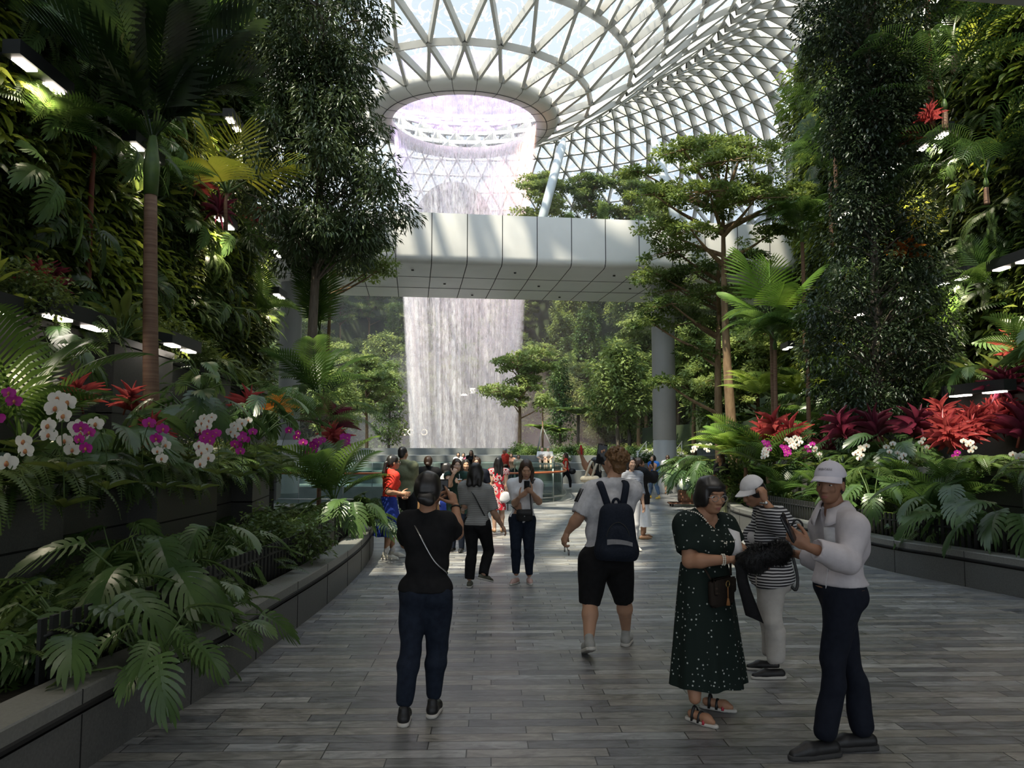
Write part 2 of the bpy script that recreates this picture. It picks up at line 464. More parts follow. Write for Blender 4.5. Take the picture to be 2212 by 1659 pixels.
# tier lines in plan (x as a function of y): front bed, planter wall, lamp wall, green wall
LY = np.array([-2, 2, 4, 6, 8, 10, 12, 14, 16, 18, 20, 23.5])
L1 = np.array([-4.6, -4.5, -4.4, -4.3, -4.2, -4.2, -4.2, -4.4, -4.8, -5.4, -6.0, -6.8])
L2 = np.array([-6.6, -6.4, -6.3, -6.2, -6.1, -6.0, -6.0, -6.1, -6.3, -6.6, -6.9, -7.3])
L3 = np.array([-7.9, -7.6, -7.5, -7.4, -7.3, -7.2, -7.2, -7.2, -7.3, -7.4, -7.5, -7.6])
RY = np.array([2, 6, 9, 12, 15, 18, 21, 24, 27, 31.0])
R1 = np.array([10.2, 8.8, 7.9, 7.3, 7.0, 6.9, 7.1, 7.6, 8.4, 9.5])
R2 = np.array([12.0, 10.8, 9.9, 9.3, 9.0, 8.9, 9.0, 9.3, 9.7, 10.2])
R3 = np.array([13.4, 12.2, 11.3, 10.7, 10.4, 10.3, 10.3, 10.4, 10.6, 10.9])
def lx(tab, y): return np.interp(y, LY, tab)
def rx(tab, y): return np.interp(y, RY, tab)

def stepped_wall(xs, ys, z0, z1, sgn, name, label, jog=.35, seg=1.9, lip=True):
    """retaining wall of faceted stone planter blocks with a paler coping; sgn +1: bed lies at -x"""
    ysr = np.arange(ys[0], ys[-1], seg); pts = []
    for i, y in enumerate(ysr):
        x = np.interp(y, ys, xs); x2 = np.interp(min(y + seg, ys[-1]), ys, xs); o = jog * (i % 2) * -sgn
        pts += [(x + o, y), (x2 + o, min(y + seg, ys[-1]))]
    pts = np.array(pts); g = Geo()
    lo = np.c_[pts, np.full(len(pts), z0)]; hi = np.c_[pts, np.full(len(pts), z1 - .13)]
    fl = sgn < 0
    g.grid(np.stack([lo, hi], 1), 0, flip=not fl)
    o = np.array([.025 * sgn, 0, 0])
    a, b = np.c_[pts, np.full(len(pts), z1 - .11)] + o, np.c_[pts, np.full(len(pts), z1)] + o
    c = b - np.array([.28 * sgn, 0, 0])
    g.grid(np.stack([hi, a], 1), 2, flip=not fl); g.grid(np.stack([a, b], 1), 1, flip=not fl); g.grid(np.stack([b, c], 1), 1, flip=not fl)
    mid = np.c_[pts, np.full(len(pts), z0 + (z1 - z0) * .45)] + np.array([.004 * sgn, 0, 0])
    g.grid(np.stack([mid, mid + np.array([0, 0, .02])], 1), 2, flip=not fl)
    w = g.build(name, [M_granite_dark if 'lamp' in name else M_granite, M_granite if 'lamp' in name else M_granite_lip, M_groove], smooth=False); tag(w, label, 'wall', kind='structure'); return w

stepped_wall(L1, LY, .38, 1.42, 1, 'wall_left_planter', 'dark stone planter wall behind the left bed')
stepped_wall(L2, LY, 1.3, 3.45, 1, 'wall_left_lamp', 'dark stone retaining wall carrying the lamp boxes on the left', jog=.25, seg=2.3)
stepped_wall(R1, RY, .38, 1.42, -1, 'wall_right_planter', 'dark stone planter wall behind the right bed')
stepped_wall(R2, RY, 1.3, 2.95, -1, 'wall_right_lamp', 'dark stone retaining wall on the right', jog=.25, seg=2.3)

def strip(xa, xb, ys, za, zb, m, name, label, flip=False):
    g = Geo(); A = np.c_[xa, ys, np.full(len(ys), za)]; B = np.c_[xb, ys, np.full(len(ys), zb)]
    g.grid(np.stack([A, B], 1), flip=flip); o = g.build(name, m, smooth=False); tag(o, label, 'planting bed', kind='structure'); return o
def kx(K, ys):
    o = np.argsort(K[:, 1]); return np.interp(ys, K[o, 1], K[o, 0])
ysl = np.linspace(-2, 15.0, 30); strip(kx(KL, ysl) - .2, lx(L1, ysl) - .4, ysl, .38, .42, M_soil, 'ground_left_bed', 'soil of the left bed', True)
strip(np.linspace(-2.9, -6, 8), np.full(8, -9), np.linspace(15, 17.4, 8), .38, .4, M_soil, 'ground_left_bed_end', 'soil at the far end of the left bed', True)
strip(lx(L1, LY) - .2, lx(L2, LY) - .3, LY, 1.30, 1.34, M_soil, 'ground_left_tier', 'soil of the left upper tier', True)
strip(lx(L2, LY) - .2, lx(L3, LY), LY, 3.35, 3.45, M_soil, 'ground_left_top_tier', 'soil of the left top tier', True)
ysr = np.linspace(2, 21.5, 30); strip(kx(KR, ysr) + .2, rx(R1, ysr) + .4, ysr, .38, .42, M_soil, 'ground_right_bed', 'soil of the right bed')
strip(rx(R1, RY) + .2, rx(R2, RY) + .3, RY, 1.30, 1.34, M_soil, 'ground_right_tier', 'soil of the right upper tier')
strip(rx(R2, RY) + .2, rx(R3, RY), RY, 2.85, 2.95, M_soil, 'ground_right_top_tier', 'soil of the right top tier')
WL_TOP, WR_TOP = 15.5, 17.0
g = Geo(); A = np.c_[lx(L3, LY), LY, np.full(len(LY), 3.3)]; B = A.copy(); B[:, 2] = WL_TOP; B[:, 0] -= .6
g.grid(np.stack([A, B], 1), flip=True)
C = B.copy(); C[:, 0] = -30; g.grid(np.stack([B, C], 1), flip=True)
g.add([tuple(A[-1] - [0, 0, 3.3]), tuple(B[-1]), (-30, 25, WL_TOP), (-30, 25, 0)], [[0, 1, 2, 3]])
o = g.build('wall_left', M_moss, smooth=False); tag(o, 'dark planted wall on the left', 'wall', kind='structure')
g = Geo(); A = np.c_[rx(R3, RY), RY, np.full(len(RY), 2.4)]; B = A.copy(); B[:, 2] = WR_TOP; B[:, 0] += .6
g.grid(np.stack([A, B], 1)); C = B.copy(); C[:, 0] = 34; g.grid(np.stack([B, C], 1))
g.add([tuple(A[-1] - [0, 0, 2.4]), tuple(B[-1]), (34, 33, WR_TOP), (34, 33, 0)], [[3, 2, 1, 0]])
o = g.build('wall_right', M_moss, smooth=False); tag(o, 'dark planted wall on the right', 'wall', kind='structure')
# the low ceiling of the entry the photo is taken from
g = Geo(); g.box((2, -.12, 7.6), (40, 17.5, .8), rotz(math.radians(8.0)))
o = g.build('ceiling_entry', M_slab, smooth=False); tag(o, 'dark ceiling edge over the entry', 'ceiling', kind='structure')
# unseen downlights added in the entry ceiling to brighten the near walkway
M_fill_lens = glow("fill_lamp_glass", (1.0, .93, .84), 3.0)
for x in (-1.0, 2.0, 5.0):
    for y in (-4.0, -.5, 3.0, 6.2):
        dl = empty('added_fill_downlight', (x, y, 7.18), 'unseen fill downlight added in the entry ceiling', 'downlight', 'fill downlights added in the entry ceiling')
        g = Geo(); g.lathe([(.10, 0), (.13, 0), (.13, -.03), (.10, -.03)], 16); g.build('bezel', M_dark, dl); g = Geo(); g.lathe([(.001, -.012), (.10, -.012)], 16, flip=True); g.build('lens', M_fill_lens, dl)
        la = bpy.data.lights.new('downlight', 'SPOT'); la.energy = 75; la.color = (1.0, .93, .84); la.spot_size = math.radians(110); la.spot_blend = .7; la.shadow_soft_size = .12
        lo = link('downlight', la, dl); lo.location = (0, 0, -.05)

# ---- glass roof with its triangular grid, dipping into the ring over the waterfall
RO, ZR = 8.5, 32.0
def roof_z(r):
    t = np.clip((r - RO) / 20.0, 0, 1); s = .5 * t + .5 * (3 * t * t - 2 * t ** 3)
    z = ZR + 12.5 * s
    u = np.clip((r - 28.5) / 22.5, 0, 1)
    return np.where(r > 28.5, ZR + 12.5 - 24.0 * (1 - np.sqrt(np.maximum(0, 1 - u ** 2))) , z)
def roof_pt(r, a):
    x, y = r * np.cos(a), r * np.sin(a)
    s = np.clip((r - 15) / 30, 0, 1); s = s * s * (3 - 2 * s)
    y = np.where(y < 0, y * (1 + 1.15 * s), y)
    return np.stack([VX + x, VY + y, roof_z(r)], -1)
rings = []
for r in (8.5, 11.6, 15.4): rings.append((r, 26))
rings2 = [(r, 52) for r in (15.4, 18.4, 21.6, 25.0)]
rs = [25.0]; 
while rs[-1] < 50.7:
    r = rs[-1]; dz = float(roof_z(np.array(r + .1)) - roof_z(np.array(r))) / .1
    rs.append(r + 2.75 / math.sqrt(1 + dz * dz))
rings3 = [(min(r, 50.9), 104) for r in rs]
gb, gp = Geo(), Geo()
def beams(P, Q, w, dpt, mat=0):
    P, Q = np.asarray(P), np.asarray(Q); d = nrm(Q - P); mid = (P + Q) / 2
    e = .05; rr = np.hypot(mid[:, 0] - VX, mid[:, 1] - VY); aa = np.arctan2(mid[:, 1] - VY, mid[:, 0] - VX)
    inward = nrm(np.stack([(VX - mid[:, 0]) * .35, (VY - mid[:, 1]) * .35, -np.full(len(mid), 14.0) - 0 * rr], -1))
    slope = np.clip((rr - 28) / 24, 0, 1)[:, None]
    inward = nrm(inward * (1 - slope) + slope * np.stack([VX - mid[:, 0], VY - mid[:, 1], -.25 * rr], -1) / rr[:, None])
    n = nrm(inward - d * np.sum(inward * d, -1, keepdims=True)); s = np.cross(d, n)
    for_ = []
    V = np.stack([P + s * w / 2, P - s * w / 2, P - s * w / 2 + n * dpt, P + s * w / 2 + n * dpt,
                  Q + s * w / 2, Q - s * w / 2, Q - s * w / 2 + n * dpt, Q + s * w / 2 + n * dpt], 1)
    Fc = np.array([[0, 1, 5, 4], [1, 2, 6, 5], [2, 3, 7, 6], [3, 0, 4, 7]])
    gb.add(V.reshape(-1, 3), (Fc[None] + (np.arange(len(P)) * 8)[:, None, None]).reshape(-1, 4), mat)
for sec, w, dpt in ((rings, .26, .55), (rings2, .22, .6), (rings3, .16, 1.05)):
    pts = []
    for i, (r, n) in enumerate(sec):
        a = (np.arange(n) + .5 * (i % 2)) * 2 * math.pi / n + .06
        pts.append(roof_pt(np.full(n, r), a))
    for i in range(len(sec)):
        P = pts[i]; n = len(P); beams(P, np.roll(P, -1, 0), w, dpt)
        if i + 1 < len(sec):
            Q = pts[i + 1]; sh = i % 2
            A, B = (Q, np.roll(Q, 1, 0)) if not sh else (np.roll(Q, -1, 0), Q)
            beams(P, A, w, dpt); beams(P, B, w, dpt)
            # panes
            V = np.concatenate([P, Q]); k = np.arange(n); k1 = (k + 1) % n
            if not sh: f = np.concatenate([np.stack([k, k1, n + k], -1), np.stack([n + k, k1, n + k1], -1)])
            else: f = np.concatenate([np.stack([k, k1, n + k1], -1), np.stack([k, n + k1, n + k], -1)])
            gp.add(V, f)
roof = gb.build('ceiling', M_beam, smooth=False); tag(roof, 'white triangular grid of the glass roof', 'ceiling', kind='structure')
gp.build('glass', M_roofglass, roof, smooth=False)
# ring
g = Geo(); c = (VX, VY, 0)
g.lathe([(6.6, 31.75), (6.55, 31.2), (6.65, 31.08), (7.5, 31.0), (8.35, 31.25), (8.62, 31.6), (8.65, 32.3), (8.4, 32.5)], 96, c)
ring = g.build('ceiling_ring', M_ring); tag(ring, 'white ring at the bottom of the roof funnel', 'ring', kind='structure')
g = Geo()
for k in range(26):
    a = k * 2 * math.pi / 26 + .06; d = np.array([math.cos(a), math.sin(a), 0])
    for (r0, z0, r1, z1) in ((6.6, 31.07, 7.5, 30.985), (7.5, 30.985, 8.36, 31.24), (8.36, 31.24, 8.66, 31.62), (8.66, 31.62, 8.68, 32.3)):
        p, q = np.array([VX, VY, 0]) + d * r0 + [0, 0, z0], np.array([VX, VY, 0]) + d * r1 + [0, 0, z1]
        g.tube([p, q], .02, 4)
g.lathe([(7.52, 30.985), (7.58, 30.985), (7.58, 31.01)], 96, c)
g.build('panel_joint', M_joint, ring, smooth=False)
# shallow water bowl above the ring
g = Geo(); g.lathe([(.02, 31.9), (2.0, 31.95), (4.5, 32.3), (6.3, 33.3), (8.2, 34.2)], 64, c)
M_bowl = bpy.data.materials.new('bowl_acrylic'); M_bowl.use_nodes = True
def _bowl(m):
    nt = m.node_tree; N = nt.nodes; L = nt.links; N.remove(N['Principled BSDF'])
    a = N.new('ShaderNodeBsdfTransparent'); a.inputs[0].default_value = (.86, .78, .98, 1)
    d = N.new('ShaderNodeBsdfTranslucent'); d.inputs[0].default_value = (.62, .46, .80, 1)
    t = N.new('ShaderNodeTexCoord'); nz = N.new('ShaderNodeTexNoise'); nz.inputs['Scale'].default_value = .9; nz.inputs['Detail'].default_value = 5
    L.new(t.outputs['Object'], nz.inputs['Vector'])
    mr = N.new('ShaderNodeMapRange'); mr.inputs['From Min'].default_value = .35; mr.inputs['From Max'].default_value = .65; mr.inputs['To Min'].default_value = .12; mr.inputs['To Max'].default_value = .42
    L.new(nz.outputs[0], mr.inputs[0])
    mx = N.new('ShaderNodeMixShader'); L.new(mr.outputs[0], mx.inputs[0]); L.new(a.outputs[0], mx.inputs[1]); L.new(d.outputs[0], mx.inputs[2])
    L.new(mx.outputs[0], N['Material Output'].inputs['Surface'])
_bowl(M_bowl)
o = g.build('window_bowl', M_bowl); tag(o, 'lilac clear bowl closing the ring of the waterfall', 'skylight', kind='structure')

# ---- bridge across the atrium
BA = math.radians(7.2); bu = np.array([math.cos(BA), math.sin(BA), 0]); bv = np.array([-math.sin(BA), math.cos(BA), 0])
Bc = np.array([0.3, 28.0, 0.0])
root = empty('bridge', (0, 0, 0), 'white panelled skytrain bridge crossing in front of the waterfall', 'bridge')
z_lo = at(1135, 575, 28.2)[2]; z_hi = at(1135, 470, 28.2)[2]
bt = np.arange(-12, 15) * 1.27 + .62
prof = [(0, z_hi), (0, z_lo + .30), (.035, z_lo + .14), (.13, z_lo + .035), (.30, z_lo), (3.2, z_lo - .04), (6.6, z_lo), (6.9, z_lo + .1), (7.0, z_lo + .3), (7.0, z_hi)]
g = Geo(); P = []
for t in (bt[0], bt[-1]):
    P.append([Bc + bu * t + bv * d + np.array([0, 0, z]) for d, z in prof])
g.grid(np.array(P)); 
g.add([Bc + bu * bt[0] + bv * .0 + [0, 0, z_hi - .9], Bc + bu * bt[-1] + [0, 0, z_hi - .9], Bc + bu * bt[-1] + bv * 7 + [0, 0, z_hi - .9], Bc + bu * bt[0] + bv * 7 + [0, 0, z_hi - .9]], [[0, 1, 2, 3]])
g.build('cladding', M_white_panel, root)
g = Geo()
for t in bt:
    for (d0, z0), (d1, z1) in zip(prof[:-1], prof[1:]):
        g.tube([Bc + bu * t + bv * d0 + np.array([0, 0, z0]), Bc + bu * t + bv * d1 + np.array([0, 0, z1])], .016, 4, cap=False)
for d in (2.3, 4.4):
    g.tube([Bc + bu * bt[0] + bv * d + np.array([0, 0, z_lo - .03]), Bc + bu * bt[-1] + bv * d + np.array([0, 0, z_lo - .03])], .01, 4)
g.build('panel_joint', M_joint, root, smooth=False)
for i, t in enumerate(bt):
    for d in (1.1, 3.4, 5.6):
        if (i + int(d)) % 3 == 0 and 7 < i < 22:
            p = Bc + bu * (t + .6) + bv * d + np.array([0, 0, z_lo - .055]); g = Geo(); g.box(p, (.09, .09, .04)); g.build('downlight', M_dark, root, smooth=False)

def column(px, Yc, r, name, label):
    p = at(px, 900, Yc); g = Geo(); zt = z_lo
    g.lathe([(r, 0), (r, 2.05), (r - .02, 2.06), (r - .02, 2.09), (r, 2.1), (r, zt)], 40, (p[0], p[1], 0))
    o = g.build(name, M_column); tag(o, label, 'column', kind='structure'); return o
column(1435, 31.5, .46, 'column_right', 'round pale grey column under the right end of the bridge')
column(624, 31.0, .42, 'column_left', 'round pale grey column under the left end of the bridge')
# inclined roof struts above the bridge
for k, (a, b, lab) in enumerate((((1170, 478, 55.5), (1218, 300, 60), 'inclined steel roof strut rising right of the waterfall'),
                                 ((1462, 480, 55.5), (1410, 292, 60), 'inclined steel roof strut leaning left above the layered tree'),
                                 ((1815, 320, 60), (1790, 240, 60), 'short steel roof strut beside the tall dark tree on the right'))):
    p, q = at(*a), at(*b); p = p + (p - q) * .12
    g = Geo(); g.tube([p, p + (q - p) * .9, q], [.34, .34, .16], 14)
    o = g.build('roof_strut', M_strut); tag(o, lab, 'strut', 'inclined roof struts')

# ---- amphitheatre hill beyond the waterfall
HILL = [(15.0, .0), (15.1, 1.0), (19.0, 1.1), (19.1, 3.2), (23.0, 3.4), (23.2, 6.4), (27.5, 6.8), (27.7, 10.2), (32.0, 10.8), (32.3, 14.6), (37, 15.2), (37.3, 19.2), (41, 19.8), (41.4, 24.0), (45, 24.6), (45.4, 27.5), (49.6, 28)]
g = Geo(); g.lathe(HILL, 120, c, math.radians(-44), math.radians(214), flip=True)
hill = g.build('ground_hill', M_hill, smooth=False); tag(hill, 'terraced hillside planted with trees beyond the waterfall', 'hillside', kind='structure')
g = Geo()
for _a in (math.radians(-44), math.radians(214)):
    _p = np.array([(VX + r * math.cos(_a), VY + r * math.sin(_a), z) for r, z in HILL]); _q = _p.copy(); _q[:, 2] = -1; g.grid(np.stack([_p, _q], 1))
o = g.build('wall_hill_end', M_hill, smooth=False); tag(o, 'planted end walls of the hillside', 'wall', kind='structure')
def hill_z(r):
    hp_ = np.array(HILL); return np.interp(r, hp_[:, 0], hp_[:, 1])
g = Geo(); g.lathe([(.01, -.9), (15.2, -.9)], 64, c); o = g.build('water_pool', mat('pool_water', (.05, .06, .06), .12, spec=.5)); tag(o, 'dark pool at the foot of the waterfall', 'pool', kind='structure')
# outer ground so that nothing under the roof is open
g = Geo(); g.lathe([(15.0, -.92), (60, -.95)], 64, c); o = g.build('ground_outer', M_terrace); tag(o, 'paved ground round the pool', 'ground', kind='structure')
g = Geo(); 
for a0, a1 in ((math.radians(-50), math.radians(-30)), (math.radians(210), math.radians(232))):
    g.lathe([(51.5, 0), (51.5, 22)], 30, c, a0, a1)
o = g.build('wall_far', M_terrace, smooth=False); tag(o, 'pale wall under the edge of the roof', 'wall', kind='structure')

# stepped terrace walls on the far side of the floor opening
g = Geo()
for i, (y, zt) in enumerate(((39.5, .62), (40.8, .98), (42.6, 1.36), (46, 1.75))):
    g.box((6.5, y + 6, zt / 2 - .5), (31 if i else 45, 12, zt + 1.0))
terr = g.build('wall_terrace', M_terrace, smooth=False); tag(terr, 'grey stone seating terraces beyond the floor opening', 'terrace', kind='structure')

# planted deck above, hidden behind the bridge but for its trees; rail tunnel portal in the far wall
g = Geo(); g.box((14.5, 58, 15.75), (27, 13, .9), rotz(BA)); o = g.build('ground_deck', M_terrace, smooth=False); tag(o, 'upper garden deck behind the bridge', 'deck', kind='structure')
g = Geo(); pc = at(985, 470, 112) - np.array([0, 0, 1.2]); a = np.linspace(0, math.pi, 25)
A = np.stack([pc[0] + 5.0 * np.cos(a), np.full(25, 106.0), pc[2] - 2 + 6.0 * np.sin(a)], -1); B = A.copy(); B[:, 1] = 114
g.grid(np.stack([A, B], 1)); g.add(np.concatenate([B, [[pc[0], 114, pc[2] - 2]]]), [[i, i + 1, 25] for i in range(24)])
A2 = A.copy(); A2[:, 0] = pc[0] + 5.5 * np.cos(a); A2[:, 2] = pc[2] - 2 + 6.5 * np.sin(a); A2[:, 1] -= .02; g.grid(np.stack([A, A2], 1))
g.box((pc[0], 110, pc[2] - 6), (14, 8, 8))
o = g.build('tunnel_portal', mat('portal_grey', (.16, .14, .15), .7)); tag(o, 'dark arched tunnel mouth in the far wall seen through the falling water', 'tunnel portal')
# ================================================================ WATERFALL AND MIST
def watermat(name, seed, lo, hi):
    m = bpy.data.materials.new(name); m.use_nodes = True
    nt = m.node_tree; N = nt.nodes; L = nt.links; N.remove(N['Principled BSDF'])
    t = N.new('ShaderNodeTexCoord'); sep = N.new('ShaderNodeSeparateXYZ'); L.new(t.outputs['Object'], sep.inputs[0])
    flat = N.new('ShaderNodeCombineXYZ'); L.new(sep.outputs['X'], flat.inputs[0]); L.new(sep.outputs['Y'], flat.inputs[1])
    unit = N.new('ShaderNodeVectorMath'); unit.operation = 'NORMALIZE'; L.new(flat.outputs[0], unit.inputs[0])
    su = N.new('ShaderNodeSeparateXYZ'); L.new(unit.outputs[0], su.inputs[0]); cyl = N.new('ShaderNodeCombineXYZ')
    for i in (0, 1):
        k5 = N.new('ShaderNodeMath'); k5.operation = 'MULTIPLY'; k5.inputs[1].default_value = 5.0; L.new(su.outputs[i], k5.inputs[0]); L.new(k5.outputs[0], cyl.inputs[i])
    L.new(sep.outputs['Z'], cyl.inputs[2])
    def noise(sc, stretch, det, off):
        mp = N.new('ShaderNodeMapping'); mp.inputs['Scale'].default_value = stretch; mp.inputs['Location'].default_value = (off, off * .7, off * .3)
        nz = N.new('ShaderNodeTexNoise'); nz.inputs['Scale'].default_value = sc; nz.inputs['Detail'].default_value = det
        L.new(cyl.outputs[0], mp.inputs[0]); L.new(mp.outputs[0], nz.inputs['Vector']); return nz.outputs[0]
    def math_(op, a, b):
        n = N.new('ShaderNodeMath'); n.operation = op
        for i, x in enumerate((a, b)):
            if isinstance(x, (int, float)): n.inputs[i].default_value = x
            else: L.new(x, n.inputs[i])
        return n.outputs[0]
    def rng(x, a, b, c, d):
        n = N.new('ShaderNodeMapRange')
        for i, v in enumerate((a, b, c, d)): n.inputs[i + 1].default_value = v
        L.new(x, n.inputs[0]); return n.outputs[0]
    broad = rng(noise(.30, (1, 1, .03), 3, seed), .40, .60, 0, 1)          # thick and thin curtains
    streak = rng(noise(3.2, (1, 1, .05), 3, seed + 3), .34, .68, 0, 1)
    drops = rng(noise(5.5, (1.5, 1.5, .32), 4, seed + 7), .40, .64, 0, 1)
    fall = rng(sep.outputs['Z'], 24.0, 12.0, 0, 1)                           # the sheet breaks up and thickens on its way down
    base = math_('ADD', math_('MULTIPLY', broad, .35), math_('MULTIPLY', streak, .25))
    base = math_('MULTIPLY', math_('ADD', base, .30), math_('ADD', math_('MULTIPLY', drops, 1.25), .12))
    dens = math_('MULTIPLY', base, math_('ADD', math_('MULTIPLY', fall, hi - lo), lo))
    dens = math_('MINIMUM', dens, .93)
    a = N.new('ShaderNodeBsdfTransparent')
    d = N.new('ShaderNodeBsdfDiffuse'); d.inputs[0].default_value = (.93, .94, .95, 1)
    tr = N.new('ShaderNodeBsdfTranslucent'); tr.inputs[0].default_value = (.93, .94, .96, 1)
    m1 = N.new('ShaderNodeMixShader'); m1.inputs[0].default_value = .5
    L.new(d.outputs[0], m1.inputs[1]); L.new(tr.outputs[0], m1.inputs[2])
    mx = N.new('ShaderNodeMixShader'); L.new(dens, mx.inputs[0]); L.new(a.outputs[0], mx.inputs[1]); L.new(m1.outputs[0], mx.inputs[2])
    L.new(mx.outputs[0], N['Material Output'].inputs['Surface'])
    return m
WPROF = np.array([(6.5, 31.15), (6.42, 30), (6.15, 28), (5.75, 25), (5.45, 22.3), (5.25, 18.5), (5.05, 14.8), (4.75, 9), (4.45, 4), (4.3, .3), (4.25, -.9)])
wroot = empty('waterfall', (VX, VY, 0), 'tall round waterfall dropping through the ring in the glass roof', 'waterfall')
wz = np.linspace(31.15, -.9, 40); wr = np.interp(-wz, -WPROF[:, 1], WPROF[:, 0])
for k, (f, sd, lo, hi) in enumerate(((1.06, 23, .12, .22), (1.0, 0, .50, .27), (.9, 11, .36, .18))):
    g = Geo(); n = 96; a = np.arange(n) * 2 * math.pi / n
    rad = wr[None] * f * (1 + .02 * np.sin(5 * a + sd)[:, None] * np.clip((31 - wz) / 20, 0, 1)[None])
    P = np.stack([rad * np.cos(a)[:, None], rad * np.sin(a)[:, None], np.broadcast_to(wz, rad.shape)], -1)
    g.grid(P, closed_u=True); o = g.build('water_sheet', watermat('falling_water', sd, lo, hi), wroot)

# the sheet is made of many separate strands, so that it looks denser towards its edges
gs_ = Geo(); rw_ = np.random.default_rng(17); zz_ = np.linspace(31.0, -.9, 16); rr_z = np.interp(-zz_, -WPROF[:, 1], WPROF[:, 0]); pos_a = []
while len(pos_a) < 430:
    a_ = rw_.uniform(0, 2 * math.pi)
    if rw_.random() < .22 + .78 * abs(math.cos(a_)) ** 1.5 * (.6 + .4 * math.sin(7 * a_)): pos_a.append(a_)
for a_ in pos_a:
    th = a_ + np.cumsum(rw_.normal(0, .0016, 16)); f_ = 1 + rw_.normal(0, .035) * np.clip((31 - zz_) / 9, 0, 1); w_ = rw_.uniform(.05, .16) * np.clip(.25 + (31 - zz_) / 12, .25, 1.25); ph = rw_.uniform(0, math.pi)
    c_ = np.stack([rr_z * f_ * np.cos(th), rr_z * f_ * np.sin(th), zz_], -1); s_w = np.array([math.cos(ph), math.sin(ph), 0]) * w_[:, None]
    gs_.grid(np.stack([c_ - s_w, c_ + s_w], 1))
gs_.build('water_strands', watermat('water_strand', 5, .30, .44), wroot)

def haze(name, density, col=(.93, .95, 1.0)):
    m = bpy.data.materials.new(name); m.use_nodes = True; N = m.node_tree.nodes
    N.remove(N['Principled BSDF']); v = N.new('ShaderNodeVolumeScatter'); v.inputs['Density'].default_value = density
    v.inputs['Color'].default_value = (*col, 1); v.inputs['Anisotropy'].default_value = .15
    m.node_tree.links.new(v.outputs[0], N['Material Output'].inputs['Volume']); return m
g = Geo(); g.box((-2, 84, 10.4), (86, 86, 21.0)); o = g.build('mist', haze('spray_mist', .0015)); tag(o, 'thin mist of spray hanging in the atrium', 'mist', kind='stuff')
g = Geo(); g.lathe([(.01, -.85), (13.5, -.85), (12.5, 2.5), (9, 6), (6.5, 10), (.01, 10.2)], 40, c); o = g.build('spray', haze('waterfall_spray', .016)); tag(o, 'denser spray at the foot of the waterfall', 'spray', kind='stuff')

# unseen coloured spots added inside the ring to tint the falling water
for k, (ang, col, pw) in enumerate(((math.radians(-20), (1.0, .50, .28), 24000), (math.radians(60), (1.0, .42, .45), 9000), (math.radians(200), (.75, .50, 1.0), 4500))):
    la = bpy.data.lights.new('ring_tint_lamp', 'SPOT'); la.energy = pw; la.color = col; la.spot_size = math.radians(70); la.spot_blend = .8; la.shadow_soft_size = .4
    lo = bpy.data.objects.new('ring_tint_lamp', la); COL.objects.link(lo)
    lo.location = (VX + 7.4 * math.cos(ang), VY + 7.4 * math.sin(ang), 30.8)
    tgt = Vector((VX + 3.5 * math.cos(ang), VY + 3.5 * math.sin(ang), 8.0))
    lo.rotation_euler = (tgt - lo.location).to_track_quat('-Z', 'Y').to_euler()
# ================================================================ PLANT KINDS
M_bark = mat('grey_bark', (.075, .06, .045), .85, (.13, .105, .08), 14, stretch=(1, 1, .25), bump=.5)
M_bark_warm = mat('brown_bark', (.14, .085, .045), .85, (.24, .16, .09), 10, stretch=(1, 1, .3), bump=.5)
M_palmtrunk = mat('ringed_palm_trunk', (.11, .055, .035), .7, (.20, .12, .075), 5, stretch=(.2, .2, 5), bump=.3)
M_stem = mat('green_stem', (.05, .09, .025), .5, (.08, .13, .03), 6)
M_redstem = mat('reddish_stem', (.16, .035, .03), .5, (.2, .07, .03), 6)
L_dark = leafmat('dark_tree_leaf', (.014, .026, .012), (.055, .085, .03), .36, .22)
L_layer = leafmat('olive_small_leaf', (.045, .085, .018), (.17, .235, .055), .5, .35, scale=1.2)
L_far1 = leafmat('far_tree_leaf', (.065, .115, .03), (.24, .31, .09), .55, .35, scale=.5)
L_far2 = leafmat('far_bush_leaf', (.04, .09, .024), (.16, .24, .065), .5, .35, scale=.5)
L_fern = leafmat('fern_leaf', (.032, .066, .016), (.115, .175, .045), .42, .35)
L_fernlight = leafmat('light_fern_leaf', (.09, .17, .025), (.26, .36, .07), .5, .4)
L_philo = leafmat('split_leaf', (.030, .066, .020), (.095, .165, .05), .30, .3)
L_palm = leafmat('palm_leaf', (.018, .046, .010), (.065, .13, .026), .38, .4)
L_palmshade = leafmat('shaded_palm_leaf', (.008, .018, .006), (.028, .055, .012), .36, .25)  # palm leaf copy with the shade of an unlit crown in its colour
L_palmbright = leafmat('bright_palm_leaf', (.085, .18, .02), (.17, .29, .045), .42, .45)
L_palmyellow = leafmat('yellow_palm_leaf', (.20, .24, .025), (.36, .36, .05), .45, .45)
L_vine = leafmat('vine_leaf', (.075, .135, .018), (.27, .33, .05), .45, .4, scale=1.5)
L_vinedark = leafmat('dark_vine_leaf', (.024, .046, .012), (.095, .135, .03), .42, .35, scale=1.5)
L_red = leafmat('red_strap_leaf', (.16, .018, .025), (.50, .085, .095), .38, .3, tcol=(.65, .12, .11), scale=4)
L_purple = leafmat('purple_strap_leaf', (.035, .012, .016), (.14, .022, .045), .36, .25, tcol=(.35, .05, .1), scale=4)
L_orange = leafmat('orange_leaf', (.40, .09, .02), (.55, .20, .05), .4, .4, tcol=(.9, .35, .05))
M_white = leafmat('white_petal', (.74, .72, .66), (.86, .85, .80), .5, .3, tcol=(.9, .88, .8))
M_magenta = leafmat('magenta_petal', (.34, .012, .22), (.52, .03, .36), .5, .3, tcol=(.7, .03, .45))
M_lip = mat('flower_lip', (.42, .10, .10), .5, (.5, .3, .05), 30)
L_variegated = leafmat('variegated_leaf', (.12, .18, .05), (.50, .50, .26), .4, .4, scale=9)

